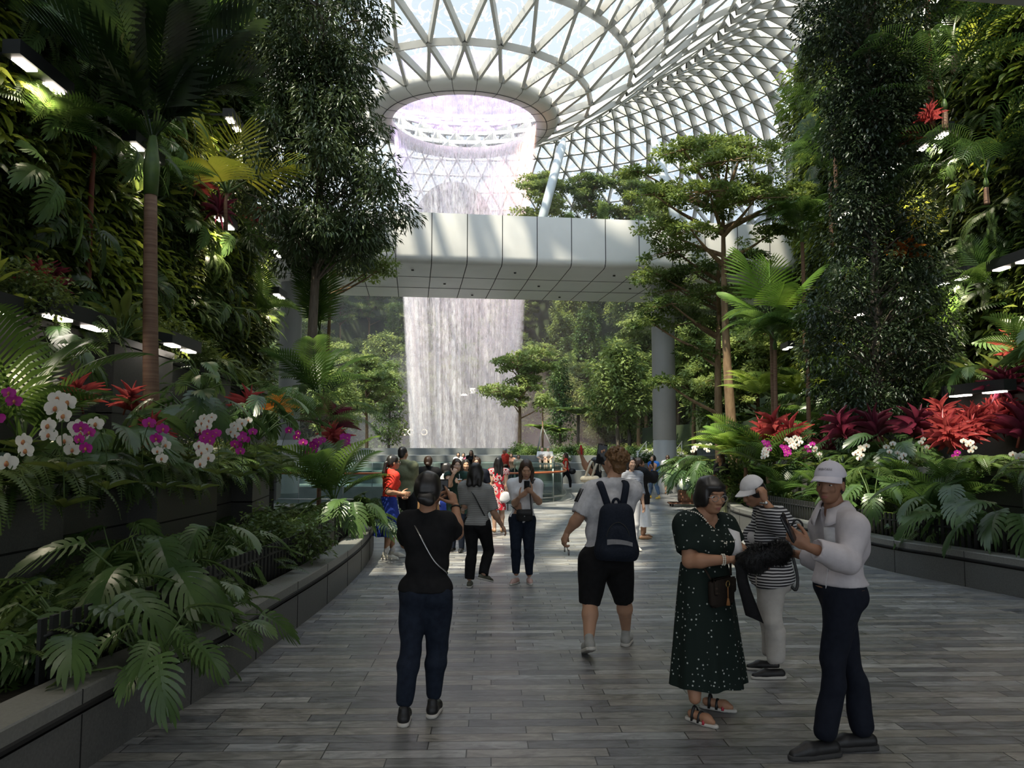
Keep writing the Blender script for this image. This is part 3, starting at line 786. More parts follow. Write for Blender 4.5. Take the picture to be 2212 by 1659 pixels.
LEAF4 = (np.array([[0, 0, 0], [-.5, .48, .07], [.5, .48, .07], [0, 1, -.10]]), np.array([[0, 2, 3], [0, 3, 1]]))
def leaf_strip(n, wfun, droop, fold):
    """leaf along +Y with n cross rows of three points"""
    t = np.linspace(0, 1, n); w = wfun(t) * .5
    z = -droop * t * t; V = []
    for ti, wi, zi in zip(t, w, z):
        V += [(-wi, ti, zi + fold * wi), (0, ti, zi), (wi, ti, zi + fold * wi)]
    f = []
    for i in range(n - 1):
        a = i * 3; f += [(a, a + 1, a + 4, a + 3), (a + 1, a + 2, a + 5, a + 4)]
    return np.array(V), np.array(f)
BROAD = leaf_strip(5, lambda t: np.sin(np.pi * np.clip(t * .92 + .05, 0, 1)) ** .8 * (1 - .25 * t), .22, .3)
STRAP = leaf_strip(6, lambda t: np.sin(np.pi * np.clip(.06 + t * .92, 0, 1)) ** .7, .45, .5)

def rand_dirs(n, rng, zlo=-1, zhi=1):
    z = rng.uniform(zlo, zhi, n); a = rng.uniform(0, 2 * math.pi, n); s = np.sqrt(1 - z * z)
    return np.stack([s * np.cos(a), s * np.sin(a), z], -1)

def curve_pts(pitch0, bend, L, n):
    """rachis in the YZ plane, starting at angle pitch0, bending down by bend radians"""
    t = np.linspace(0, 1, n); th = pitch0 - bend * t ** 1.3
    d = np.stack([0 * t, np.cos(th), np.sin(th)], -1); P = np.concatenate([[[0, 0, 0]], np.cumsum((d[1:] + d[:-1]) / 2 * L / (n - 1), 0)])
    return P, d

def frond_T(L=1.0, npin=20, plen=.14, pitch=.9, bend=1.6, wid=.3, droop=.2, start=.08, taper=1.0):
    """fern frond: rows of small pinnae along an arching rachis; all quads"""
    P, D = curve_pts(pitch, bend, L, 24); V, Fq = [], []; tt = np.linspace(0, 1, 24)
    for k in range(npin):
        t = start + (1 - start) * (k + .5) / npin
        p = np.array([np.interp(t, tt, P[:, i]) for i in range(3)]); d = nrm(np.array([np.interp(t, tt, D[:, i]) for i in range(3)]))
        l = plen * (np.sin(np.pi * (t * .86 + .1)) ** taper); up = np.array([0, -d[2], d[1]])
        for s in (-1, 1):
            o = nrm(np.array([s, 0, 0]) + d * .25 - up * droop); w = d * l * wid * .5
            b = len(V); V += [p - w * .6, p + o * l * .5 - w, p + o * l, p + o * l * .5 + w + d * 0]
            Fq.append((b, b + 1, b + 2, b + 3) if s > 0 else (b, b + 3, b + 2, b + 1))
    for i in range(0, 22, 4):
        j = i + 4 if i + 4 < 24 else 23; b = len(V); x = np.array([.006 * L, 0, 0])
        V += [P[i] - x, P[i] + x, P[j] + x, P[j] - x]; Fq.append((b, b + 1, b + 2, b + 3))
    return np.array(V), np.array(Fq)

def palmfrond_T(L=2.0, n=24, ll=.55, pitch=1.0, bend=1.2, lw=.05, vee=.5, hang=.5, start=.2, rach=.014):
    P, D = curve_pts(pitch, bend, L, 24); V, Fq = [], []; tt = np.linspace(0, 1, 24)
    for k in range(n):
        t = start + (1 - start) * (k + .5) / n
        p = np.array([np.interp(t, tt, P[:, i]) for i in range(3)]); d = nrm(np.array([np.interp(t, tt, D[:, i]) for i in range(3)]))
        l = ll * (np.sin(np.pi * ((t - start) / (1 - start) * .72 + .2)) ** .7); up = np.array([0, -d[2], d[1]])
        for s in (-1, 1):
            o = nrm(np.array([s, 0, 0]) + d * (.35 + .9 * t) + up * vee); w = d * lw * .5; x1 = p + o * l * .5; x2 = p + o * l * .95 + np.array([0, 0, -hang * l * .45])
            b = len(V); V += [p - w * .5, p + w * .5, x1 + w, x1 - w, x2 + w * .15, x2 - w * .15]
            Fq += [(b, b + 1, b + 2, b + 3), (b + 3, b + 2, b + 4, b + 5)]
    for i in range(0, 23):
        b = len(V); x = np.array([rach * (1 - .7 * i / 23), 0, 0]); z = np.array([0, 0, rach * .6])
        V += [P[i] - x, P[i] + x, P[i + 1] + x, P[i + 1] - x]; Fq.append((b, b + 1, b + 2, b + 3))
    return np.array(V), np.array(Fq)

def pleated_T(L=1.3, n=15, spread=1.15, rows=5, droop=.35, split=.12, wid=1.0):
    """broad pleated palm leaf: blades fused along a midrib, tips free"""
    V, Fq = [], []
    for s in (-1, 1):
        for k in range(n):
            t = (k + .3) / n; p = np.array([0, t * L * .8, -droop * .3 * t * t]); ang = spread * (1 - .8 * t) + .12
            o = np.array([s * math.sin(ang), math.cos(ang), 0]); l = L * .62 * wid * (np.sin(np.pi * (t * .66 + .26)) ** .6); w = L * .8 / n * .62
            d = np.array([0, 1, 0]); b = len(V)
            for r in range(rows):
                u = r / (rows - 1); q = p + o * l * u + np.array([0, 0, .10 * l * u - droop * l * u * u]); ww = w * (1.0 if u < .75 else (1 - u) * 3.4 + .15)
                V += [q - d * ww * .5 + [0, 0, -.012 * L], q + d * ww * .5]
            for r in range(rows - 1):
                a = b + r * 2; Fq.append((a, a + 1, a + 3, a + 2))
    for i in range(6):
        b = len(V); y0, y1 = i / 6 * L * .85, (i + 1) / 6 * L * .85; x = .01
        V += [(-x, y0, .004), (x, y0, .004), (x, y1, .004), (-x, y1, .004)]; Fq.append((b, b + 1, b + 2, b + 3))
    return np.array(V, float), np.array(Fq)

def philo_T(L=.6, nl=8):
    """deeply lobed leaf in the XY plane, droops to the tip"""
    V, Fq = [], []
    def z(x, y): return -.45 * L * (y / L) ** 2 + .25 * abs(x) - .9 * x * x / L
    for s in (-1, 1):
        for k in range(nl):
            t = .02 + .88 * k / (nl - 1); y0 = t * L * .86; ang = (1.75 - 1.35 * t); l = L * (.46 * (np.sin(np.pi * (.22 + .62 * (1 - t)))) + .05)
            b = len(V); prev = None; p = np.array([0, y0]); th = ang
            ws = (.05, .032, .046, .036, .006); st = (0, .3, .62, .86, 1.0)
            for w_, u in zip(ws, st):
                q = p + l * u * np.array([s * math.sin(th - .35 * u), math.cos(th - .35 * u)])
                nn = np.array([math.cos(th), -s * math.sin(th)]) * L * w_ * .95
                for e in (-1, 1):
                    x, y = q + nn * e * s; V.append((x, y, z(x, y) + .012 * L * e))
            for r in range(4):
                a = b + 2 * r; Fq.append((a, a + 1, a + 3, a + 2))
    b = len(V); n = 6
    for i in range(n):
        y = i / (n - 1) * L; w = .06 * L * (1 - (i / (n - 1)) ** 2) + .004
        V += [(-w, y, z(w, y)), (0, y, z(0, y) - .004), (w, y, z(w, y))]
    for i in range(n - 1):
        a = b + 3 * i; Fq += [(a, a + 1, a + 4, a + 3), (a + 1, a + 2, a + 5, a + 4)]
    return np.array(V), np.array(Fq)

def rosette(g, T, n, rng, pit=(.2, 1.3), sc=(.7, 1.1), r0=.03, mat=0, face=None, spread=2 * math.pi):
    az = (rng.uniform(0, spread, n) - spread / 2 + (face if face is not None else 0)); p = rng.uniform(*pit, n)
    d = np.stack([np.cos(az) * np.cos(p), np.sin(az) * np.cos(p), np.sin(p)], -1)
    R = frames(d, [0, 0, 1.0]); R = R  # side, dir, normal
    pos = np.stack([np.cos(az) * r0, np.sin(az) * r0, rng.uniform(0, .04, n)], -1)
    g.scatter(T[0], T[1], pos, R, rng.uniform(*sc, n), mat)

def azim_frames(az, roll=None):
    """frames whose direction is horizontal at azimuth az and normal is up"""
    d = np.stack([np.cos(az), np.sin(az), 0 * az], -1); return frames(d, [0, 0, 1.0], roll)

def crown_leaves(g, centers, radii, per, L, wr, rng, droop=.5, mat=0, flat=1.0, hollow=.35, up=.3):
    C = np.repeat(centers, per, 0); Rr = np.repeat(radii, per)
    u = rand_dirs(len(C), rng); rr = (hollow + (1 - hollow) * rng.random(len(C)) ** .6)[:, None] * Rr[:, None]
    off = u * rr; off[:, 2] *= flat
    d = nrm(u * np.array([1, 1, .5]) + rng.normal(0, .35, u.shape) + np.array([0, 0, -droop]))
    R = frames(d, nrm(np.array([0, 0, 1.0]) + rng.normal(0, up, u.shape)))
    l = L * rng.uniform(.65, 1.25, len(C)); g.scatter(LEAF4[0], LEAF4[1], C + off, R, np.stack([l * wr, l, l], -1), mat)

class Kind:
    """a plant built once; place() links a thing with parts that share its meshes"""
    def __init__(k, name, cat, parts):
        k.name, k.cat = name, cat; k.parts = [(n_, g.mesh(n_, m, True)) for n_, g, m in parts]; k.n = 0
    def place(k, loc, rot=0.0, scale=1.0, label=None, group=None, tilt=(0, 0)):
        k.n += 1
        if k.cat == 'cordyline' and tilt == (0, 0): tilt = (.35 * math.sin(k.n * 2.4), .35 * math.cos(k.n * 1.7))
        r = link(k.name, None, None, loc) if len(k.parts) > 1 else link(k.name, k.parts[0][1], None, loc)
        r.rotation_euler = (tilt[0], tilt[1], rot); r.scale = (scale,) * 3 if np.isscalar(scale) else tuple(scale)
        tag(r, label, k.cat, group)
        if len(k.parts) > 1:
            for n_, me in k.parts: link(n_, me, r)
        return r
# ---------------------------------------------------------------- trees
def trunk_pts(h, wob, n, rng, lean=(0, 0)):
    t = np.linspace(0, 1, n); return np.stack([lean[0] * t + wob * np.sin(t * 5 + rng.uniform(0, 6)) * t, lean[1] * t + wob * np.cos(t * 4 + rng.uniform(0, 6)) * t, h * t], -1)

def dense_tree(seed, h0, h1, rfun, ncl, per, cr, L, wr, leaf, droop=.6, tr=.12, lean=(0, 0), flat=.8, bark=None):
    rng = np.random.default_rng(seed); T = trunk_pts(h1 * .93, .12, 14, rng, lean); gt, gl = Geo(), Geo()
    gt.tube(T, tr * (1 - .8 * np.linspace(0, 1, 14)), 10)
    z = h0 + (h1 - h0) * rng.random(ncl); a = rng.uniform(0, 2 * math.pi, ncl)
    r = np.array([rfun((zz - h0) / (h1 - h0)) for zz in z]) * np.sqrt(rng.uniform(.03, 1, ncl))
    tx = np.stack([np.interp(z, T[:, 2], T[:, i]) for i in range(2)], -1)
    Cn = np.stack([tx[:, 0] + r * np.cos(a), tx[:, 1] + r * np.sin(a), z], -1)
    for k in range(ncl):
        if r[k] > .35 and k % 2 == 0:
            zz = max(h0 * .8, z[k] - .55 * r[k]); p = np.array([np.interp(zz, T[:, 2], T[:, 0]), np.interp(zz, T[:, 2], T[:, 1]), zz])
            gt.tube([p, (p + Cn[k]) / 2 + [0, 0, .12 * r[k]], Cn[k]], [tr * .28, tr * .17, tr * .06], 5, cap=False)
    crown_leaves(gl, Cn, np.full(ncl, cr) * rng.uniform(.7, 1.25, ncl), per, L, wr, rng, droop, flat=flat)
    return [('trunk', gt, bark or M_bark), ('crown', gl, leaf)]

def layered_tree(seed, pads, h, tr, L, per, leaf, lean=(0, 0), bark=None):
    """pads: (height, distance from trunk, azimuth, radius) of the flat leaf clouds"""
    rng = np.random.default_rng(seed); T = trunk_pts(h, .10, 14, rng, lean); gt, gl = Geo(), Geo()
    gt.tube(T, tr * (1 - .75 * np.linspace(0, 1, 14)), 10)
    Cn, Rr = [], []
    for z, d, a, r in pads:
        zz = z - .45 * d - .25; p = np.array([np.interp(zz, T[:, 2], T[:, 0]), np.interp(zz, T[:, 2], T[:, 1]), min(zz, h)])
        cc = np.array([np.interp(z, T[:, 2], T[:, 0]) + d * math.cos(a), np.interp(z, T[:, 2], T[:, 1]) + d * math.sin(a), z])
        gt.tube(catmull([p, p * .45 + cc * .55 + np.array([0, 0, -.05 * d]), cc + [0, 0, -.03]], 4), [tr * .42 * (1 - .8 * q) for q in np.linspace(0, 1, 9)], 6, cap=False)
        n = max(5, int(13 * r / .6)); 
        for i in range(n):
            aa, rr = rng.uniform(0, 6.283), r * math.sqrt(rng.random()) * .95
            q = cc + np.array([rr * math.cos(aa), rr * math.sin(aa), .14 * r - .38 * r * (rr / r) ** 2 + rng.uniform(-.05, .05)]); Cn.append(q); Rr.append(rng.uniform(.2, .34))
            if i % 2 == 0: gt.tube([cc + [0, 0, -.03], (cc + q) / 2 - [0, 0, .02], q - [0, 0, .03]], [tr * .1, tr * .07, tr * .03], 4, cap=False)
    Cn, Rr = np.array(Cn), np.array(Rr)
    crown_leaves(gl, Cn, Rr, per, L, .55, rng, .05, flat=.34, hollow=.1, up=.45)
    return [('trunk', gt, bark or M_bark_warm), ('crown', gl, leaf)]

def far_tree(seed, kind):
    rng = np.random.default_rng(seed)
    if kind == 0:      # flat layered
        pads = [(rng.uniform(3.2, 6.6), rng.uniform(.2, 2.0), rng.uniform(0, 6.28), rng.uniform(.7, 1.2)) for _ in range(24)]
        pads = [(z, d * (1.15 - .12 * (z - 3.2)), a, r) for z, d, a, r in pads]
        return layered_tree(seed, pads, 6.4, .13, .2, 22, L_far1)
    if kind == 1:      # round bushy
        return dense_tree(seed, 1.8, 6.0, lambda t: 1.9 * math.sin(math.pi * (t * .8 + .15)), 95, 56, .65, .26, .5, L_far1, .25, .13)
    return dense_tree(seed, 1.2, 7.4, lambda t: 1.35 * (1 - t * .75) * min(1, t * 6 + .3), 90, 45, .5, .26, .5, L_far2, .35, .12)

K_far = [Kind('layered_tree', 'tree', far_tree(21, 0)), Kind('round_tree', 'tree', far_tree(22, 1)), Kind('columnar_tree', 'tree', far_tree(23, 2)), Kind('layered_tree', 'tree', far_tree(24, 0))]
def bush(seed, r, n, per, L, leaf, wr=.5, flat=.8, cr=.3):
    rng = np.random.default_rng(seed); u = rand_dirs(n, rng, -.2, 1); Cn = u * (r * rng.uniform(.4, 1, n))[:, None]; Cn[:, 2] = Cn[:, 2] * flat + .25 * r
    g = Geo(); crown_leaves(g, Cn, np.full(n, cr * r), per, L, wr, rng, .2); gs = Geo()
    for q in Cn[::3]: gs.tube([(0, 0, 0), q * .5 + [0, 0, .1 * r], q], [.03 * r, .02 * r, .01 * r], 5, cap=False)
    return [('stem', gs, M_stem), ('foliage', g, leaf)]
K_bushfar = [Kind('shrub', 'shrub', bush(31, 1.3, 40, 34, .28, L_far2)), Kind('shrub', 'shrub', bush(32, 1.1, 34, 34, .22, L_far1))]
K_bush = [Kind('small_leaved_shrub', 'shrub', bush(33, .42, 42, 44, .055, L_fern, .55)), Kind('small_leaved_shrub', 'shrub', bush(34, .5, 46, 40, .06, L_vinedark, .6))]

# ---------------------------------------------------------------- bed plants
def fern(seed, n, L, npin, plen, leaf, pit=(.35, 1.35), bend=(1.2, 2.0), wid=.34):
    rng = np.random.default_rng(seed); g = Geo()
    Ts = [frond_T(L, npin, plen, p, b, wid) for p, b in ((1.25, bend[1]), (.95, (bend[0] + bend[1]) / 2), (.6, bend[0]))]
    az = np.arange(n) * 2.399 + rng.uniform(-.3, .3, n)
    for k in range(3):
        q = az[k::3]; g.scatter(Ts[k][0], Ts[k][1], np.zeros((len(q), 3)), azim_frames(q, rng.uniform(-.25, .25, len(q))), rng.uniform(.7, 1.15, len(q)))
    return [('fronds', g, leaf)]
K_fern = [Kind('sword_fern', 'fern', fern(41, 30, .80, 30, .10, L_fern, wid=.4)), Kind('sword_fern', 'fern', fern(42, 28, .68, 28, .09, L_fern, bend=(1.6, 2.6), wid=.42))]
K_fernhang = Kind('hanging_fern', 'fern', fern(43, 24, 1.05, 32, .13, L_fern, bend=(2.1, 3.0), wid=.36))
K_fernlight = Kind('pale_fern', 'fern', fern(44, 24, 1.0, 26, .17, L_fernlight, bend=(.9, 1.7), wid=.3))
def treefern(seed, h, n, L, leaf):
    rng = np.random.default_rng(seed); gt = Geo(); gt.tube([(0, 0, 0), (.03, 0, h * .5), (0, .02, h)], [.11, .09, .10], 10); g = Geo()
    T = frond_T(L, 30, L * .26, .75, 1.3, .42); az = np.arange(n) * 2.399
    g.scatter(T[0], T[1], np.tile([0, 0, h], (n, 1)), azim_frames(az, rng.uniform(-.2, .2, n)), rng.uniform(.8, 1.1, n))
    return [('trunk', gt, M_bark), ('fronds', g, leaf)]
K_treefern = Kind('tree_fern', 'tree fern', treefern(45, 2.6, 20, 2.0, L_fernlight))

def philo(seed, n, L, leaf, pet=.55, pit=(.45, 1.35)):
    rng = np.random.default_rng(seed); g, gs = Geo(), Geo(); T = philo_T(L)
    az = np.arange(n) * 2.399 + rng.uniform(-.3, .3, n); p = rng.uniform(*pit, n); l = pet * rng.uniform(.6, 1.25, n)
    end = np.stack([np.cos(az) * np.cos(p) * l, np.sin(az) * np.cos(p) * l, np.sin(p) * l], -1)
    for q in end: gs.tube([(0, 0, 0), q * .5 + [0, 0, .06], q], [.012, .009, .006], 5, cap=False)
    d = np.stack([np.cos(az), np.sin(az), rng.uniform(-.7, .35, n)], -1)
    g.scatter(T[0], T[1], end, frames(d, [0, 0, 1.0], rng.uniform(-.4, .4, n)), rng.uniform(.7, 1.15, n))
    return [('stem', gs, M_stem), ('leaves', g, leaf)]
K_philo = [Kind('split_leaf_philodendron', 'philodendron', philo(51, 17, .40, L_philo, .5)), Kind('split_leaf_philodendron', 'philodendron', philo(52, 14, .46, L_philo, .6)),
           Kind('split_leaf_philodendron', 'philodendron', philo(53, 18, .33, L_philo, .42, (.15, 1.25)))]

def cordyline(seed, n, L, W_, leaf, h=.3):
    rng = np.random.default_rng(seed); g, gs = Geo(), Geo(); TV = STRAP[0] * np.array([W_, L, L]); gs.tube([(0, 0, 0), (.01, 0, h)], [.018, .014], 6)
    az = np.arange(n) * 2.399; k = np.arange(n) / n; p = .35 + 1.1 * k + rng.uniform(-.15, .15, n)
    d = np.stack([np.cos(az) * np.cos(p), np.sin(az) * np.cos(p), np.sin(p)], -1); pos = np.stack([0 * k, 0 * k, h * (.35 + .65 * k)], -1)
    g.scatter(TV, STRAP[1], pos, frames(d, [0, 0, 1.0], rng.uniform(-.3, .3, n)), rng.uniform(.75, 1.1, n)); return [('stem', gs, M_redstem), ('leaves', g, leaf)]
K_red = Kind('red_cordyline', 'cordyline', cordyline(61, 26, .40, .046, L_red)); K_purple = Kind('purple_cordyline', 'cordyline', cordyline(62, 28, .40, .052, L_purple))
K_orange = Kind('orange_leaved_plant', 'bromeliad', cordyline(63, 16, .42, .10, L_orange, .15))

def broadleaf(seed, n, L, W_, leaf, pet=.3):
    rng = np.random.default_rng(seed); g, gs = Geo(), Geo(); TV = BROAD[0] * np.array([W_, L, L]); az = np.arange(n) * 2.399; p = rng.uniform(.3, 1.4, n)
    e = np.stack([np.cos(az) * np.cos(p), np.sin(az) * np.cos(p), np.sin(p)], -1) * pet * rng.uniform(.6, 1.2, n)[:, None]
    for q in e: gs.tube([(0, 0, 0), q * .6 + [0, 0, .03], q], [.01, .008, .005], 5, cap=False)
    d = e / pet + np.array([0, 0, -.35]); g.scatter(TV, BROAD[1], e, frames(d, [0, 0, 1.0]), rng.uniform(.7, 1.1, n)); return [('stem', gs, M_stem), ('leaves', g, leaf)]
K_broad = [Kind('broad_leaved_plant', 'foliage plant', broadleaf(71, 18, .34, .15, L_vinedark)), Kind('variegated_plant', 'foliage plant', broadleaf(72, 20, .3, .10, L_variegated))]
K_paleleaf = Kind('pale_leaved_plant', 'foliage plant', broadleaf(73, 16, .30, .13, L_vine))

# palms
def feather_palm(seed, h, tr, n, T, leaf, crownshaft=.0, trunk=None, pit=(-.25, .35), bunch=None, lean=(0, 0)):
    rng = np.random.default_rng(seed); gt, g, gs = Geo(), Geo(), Geo(); P = trunk_pts(h, .012, 12, rng, lean); gt.tube(P, np.linspace(tr * 1.15, tr * .85, 12), 12)
    top = P[-1]; gs.tube([top, top + [0, 0, crownshaft * .5], top + [0, 0, crownshaft]], [tr * .95, tr * 1.1, tr * .5], 10)
    az = np.arange(n) * 2.399 + rng.uniform(-.2, .2, n) if bunch is None else np.asarray(bunch)
    R = azim_frames(az, rng.uniform(-.35, .35, n)); pt = rng.uniform(*pit, n)
    for i in range(n):
        c_, s_ = math.cos(pt[i]), math.sin(pt[i]); X = np.array([[1, 0, 0], [0, c_, -s_], [0, s_, c_]]); R[i] = R[i] @ X
    g.scatter(T[0], T[1], np.tile(top + [0, 0, crownshaft * .9], (n, 1)), R, rng.uniform(.8, 1.1, n)); return [('trunk', gt, trunk or M_palmtrunk), ('crownshaft', gs, M_stem), ('fronds', g, leaf)]
T_areca = palmfrond_T(2.3, 30, .60, 1.15, 1.75, .024, .3, .9)
T_upright = palmfrond_T(2.6, 26, 1.0, 1.25, .75, .085, .5, .35, .22)
T_tall = palmfrond_T(2.5, 24, .95, 1.25, .85, .105, .5, .35, .2)
K_areca = Kind('feather_palm', 'palm', feather_palm(82, 2.2, .06, 12, T_areca, L_palm, .35, pit=(-.4, .3)))
K_frond = Kind('frond_palm', 'palm', feather_palm(92, .35, .05, 13, T_areca, L_palm, .2, pit=(-.5, .2)))
T_wide = pleated_T(1.5, 15, 1.15)
def pleated_palm(seed, h, n, leaf, T, pet=.5, tr=.06, pit=(.2, 1.3)):
    rng = np.random.default_rng(seed); gt, g, gs = Geo(), Geo(), Geo(); gt.tube([(0, 0, -.2), (.02, .01, h * .6), (0, 0, h)], [tr * 1.1, tr, tr * .8], 10)
    az = np.arange(n) * 2.399 + .4; p = np.linspace(pit[1], pit[0], n); e = np.stack([np.cos(az) * np.cos(p), np.sin(az) * np.cos(p), np.sin(p)], -1)
    b = np.array([0, 0, h]); 
    for q in e: gs.tube([b, b + q * pet * .5, b + q * pet], [.022, .016, .01], 6, cap=False)
    R = frames(e + np.array([0, 0, -.1]), [0, 0, 1.0], rng.uniform(-.3, .3, n)); g.scatter(T[0], T[1], b + e * pet, R, rng.uniform(.8, 1.1, n)); return [('trunk', gt, M_palmtrunk), ('leaf_stalk', gs, M_stem), ('leaves', g, leaf)]
K_pleat = Kind('pleated_leaf_palm', 'palm', pleated_palm(84, 2.6, 8, L_palmbright, T_wide))
K_pleatyellow = Kind('yellow_leaved_palm', 'palm', pleated_palm(85, .4, 7, L_palmyellow, pleated_T(1.0, 13, 1.2), .35, .03))
K_fanlow = Kind('upright_fan_palm', 'palm', feather_palm(86, .3, .05, 11, palmfrond_T(2.0, 34, .6, 1.35, .5, .04, .25, .15, .12), L_palm, .2, pit=(.0, .3)))
K_clump = Kind('clump_palm', 'palm', feather_palm(87, .25, .04, 12, palmfrond_T(1.2, 20, .42, 1.1, 1.1, .045, .3, .4), L_palm, .1))
K_clumpbright = Kind('bright_clump_palm', 'palm', feather_palm(88, .25, .04, 12, palmfrond_T(1.2, 20, .42, 1.1, 1.1, .045, .3, .4), L_palmbright, .1))

# orchids: thing > stem, leaf, flower (> lip)
def flower_mesh(leaf, name):
    g = Geo(); t = np.arange(10) * 2 * math.pi / 10
    def petal(ang, l, w, zt):
        V = [(0, 0, 0)]; 
        for a in t: V.append((w * .5 * math.cos(a), l * .55 + l * .5 * math.sin(a), .10 * l * math.cos(a) ** 2 + zt))
        V = np.array(V); V[0] = (0, l * .5, .0 + zt); R = rotz(ang); g.add(V @ R.T, [[0, 1 + i, 1 + (i + 1) % 10] for i in range(10)])
    for a, l, w, z in ((0, .045, .034, 0), (2.2, .045, .034, 0), (-2.2, .045, .034, 0), (1.35, .05, .056, .004), (-1.35, .05, .056, .004)): petal(a, l, w, z)
    return g.mesh(name, leaf)
FM = {'white': flower_mesh(M_white, 'flower'), 'magenta': flower_mesh(M_magenta, 'flower')}
g = Geo(); g.ball((0, -.006, .012), (.010, .014, .012), 8); g.ball((0, .004, .010), (.006, .006, .008), 6); LIP = g.mesh('lip', M_lip)
g = Geo(); TVo = BROAD[0] * np.array([.07, .24, .24])
_az = np.arange(5) * 2.5; g.scatter(TVo, BROAD[1], np.zeros((5, 3)), frames(np.stack([np.cos(_az), np.sin(_az), 0 * _az + .5], -1), [0, 0, 1.0]), np.ones(5)); ORL = g.mesh('leaves', L_vinedark)
def orchid(p, colour, n, label, face=0.0, h=.55, scale=1.0, seed=0, group=None, reach=.32):
    """arching spray of moth orchids; flowers hang along the last part of the stem, facing azimuth face"""
    rng = np.random.default_rng(seed); root = empty('%s_orchid' % colour, p, label, 'orchid', group); root.scale = (scale,) * 3
    f = np.array([math.cos(face), math.sin(face), 0]); sd = np.array([-f[1], f[0], 0]) * rng.choice([-1, 1]) 
    S = catmull([(0, 0, 0), (f * .06 + [0, 0, h * .6]), (f * .15 + sd * .05 + [0, 0, h]), (f * reach + sd * .12 + [0, 0, h * .86]), (f * (reach + .14) + sd * .14 + [0, 0, h * .55])], 6)
    g = Geo(); g.tube(S, .004, 5); g.build('stem', M_stem, root); link('leaves', ORL, root)
    for i in range(n):
        t = .52 + .48 * (i + .4) / n; k = t * (len(S) - 1); q = S[int(k)] + (S[min(int(k) + 1, len(S) - 1)] - S[int(k)]) * (k % 1)
        off = sd * (.035 if i % 2 else -.035) + f * .015; nf = nrm(f + sd * rng.uniform(-.4, .4) + np.array([0, 0, rng.uniform(-.15, .25)]))
        up = np.array([0, 0, 1.0]); up = nrm(up - nf * np.dot(up, nf)); x = np.cross(up, nf); R = np.stack([x, up, nf], -1)
        o = link('flower', FM[colour], root); o.matrix_local = Matrix.Translation(Vector(q + off)) @ Matrix(R.tolist()).to_4x4() @ Matrix.Scale(float(rng.uniform(.9, 1.15)) * 1.15, 4)
        link('lip', LIP, o)
    return root

def flowering(seed):
    P_ = bush(seed, .5, 40, 30, .09, L_far2); g = Geo(); r = np.random.default_rng(seed); u = rand_dirs(60, r, .0, 1); q = u * np.array([.5, .5, .42]) * r.uniform(.75, 1.05, (60, 1)) + [0, 0, .15]
    for p in q:
        n = 7; g.scatter(LEAF4[0] * np.array([.09, .09, .09]), LEAF4[1], np.repeat(p[None] + r.normal(0, .02, 3), n, 0), frames(rand_dirs(n, r, -.2, .8), [0, 0, 1.0]), np.ones(n))
    return P_ + [('blossom', g, M_white)]
K_flower = Kind('white_flowering_shrub', 'shrub', flowering(95))
# ================================================================ PLANTS IN PLACE
PR = np.random.default_rng(99)
def U(a, b): return float(PR.uniform(a, b))

# ---- wall lamps: dark boxes with two lit windows underneath, each with its own light
M_lampglow = glow('lamp_window', (1.0, .88, .78), 16.0)
def wall_lamp(p, ang, label, L=1.3, side=1, power=70, arm=.5, drop=(0, 0)):
    """box along the wall at angle ang; side: direction (+1 = +x) into the path"""
    root = empty('wall_lamp', p, label, 'lamp', 'lamp boxes on the planted walls', ang)
    g = Geo(); g.box((0, 0, .10), (.24, L, .20)); g.build('housing', M_dark, root, smooth=False)
    for s in (-1, 1):
        g = Geo(); g.box((-side * (arm / 2 + .1), s * L * .3, .12), (arm, .05, .05)); g.build('bracket', M_dark, root, smooth=False)
        g = Geo(); g.box((0, s * L * .27, -.012), (.15, L * .26, .022)); g.build('lamp_window', M_lampglow, root, smooth=False)
    la = bpy.data.lights.new('lamp_light', 'SPOT'); la.energy = power * ((3.2 if side < 0 else 2.2) if arm > .3 else .55); la.color = (1.0, .86, .62); la.spot_size = math.radians(115 if arm > .3 else 95); la.spot_blend = .9; la.shadow_soft_size = .12
    lo = link('lamp_light', la, root); lo.location = (0, 0, -.06); lo.rotation_euler = (0, side * (.25 if arm > .3 else -.45), 0)
def wall_ang(tab, ys, y): return math.atan2(1.0, (np.interp(y + .5, ys, tab) - np.interp(y - .5, ys, tab))) - math.pi / 2
for px, py, tab, off, L, pw, lab in (
    (155, 698, L2, .22, 1.6, 130, 'dark lamp box with two lit windows low on the left lamp wall, nearest one'),
    (385, 752, L2, .22, 1.5, 130, 'dark lamp box with two lit windows behind the ringed palm trunk on the left'),
    (45, 165, L3, .55, 1.3, 110, 'lamp box high on the left planted wall at the picture edge'),
    (288, 332, L3, .55, 1.2, 110, 'lamp box behind the crown of the shaded palm on the left wall'),
    (472, 482, L3, .5, 1.3, 110, 'lamp box below the yellow-leaved palm on the left wall'),
    (486, 270, L3, .7, 1.0, 70, 'lamp box high on the far part of the left wall by the dark pole'),
    (506, 345, L3, .7, .9, 60, 'lamp box on the far part of the left wall above the yellow-leaved palm'),
    (590, 548, L3, .6, 1.0, 90, 'lamp box at the far end of the left wall beside the tall dark tree'),
    (596, 640, L3, .6, .9, 70, 'lower lamp box at the far end of the left wall'),
    (384, 45, L3, .6, 1.0, 70, 'lamp box at the very top of the left wall above the palm crown')):
    for y in np.arange(6, 26, .05):
        if (np.interp(y, LY, tab) + off) / y > (px - W / 2) / F: break
    p = at(px, py, y); wall_lamp((np.interp(y, LY, tab) + off, y, p[2]), wall_ang(tab, LY, y), lab, L, 1, pw, off)
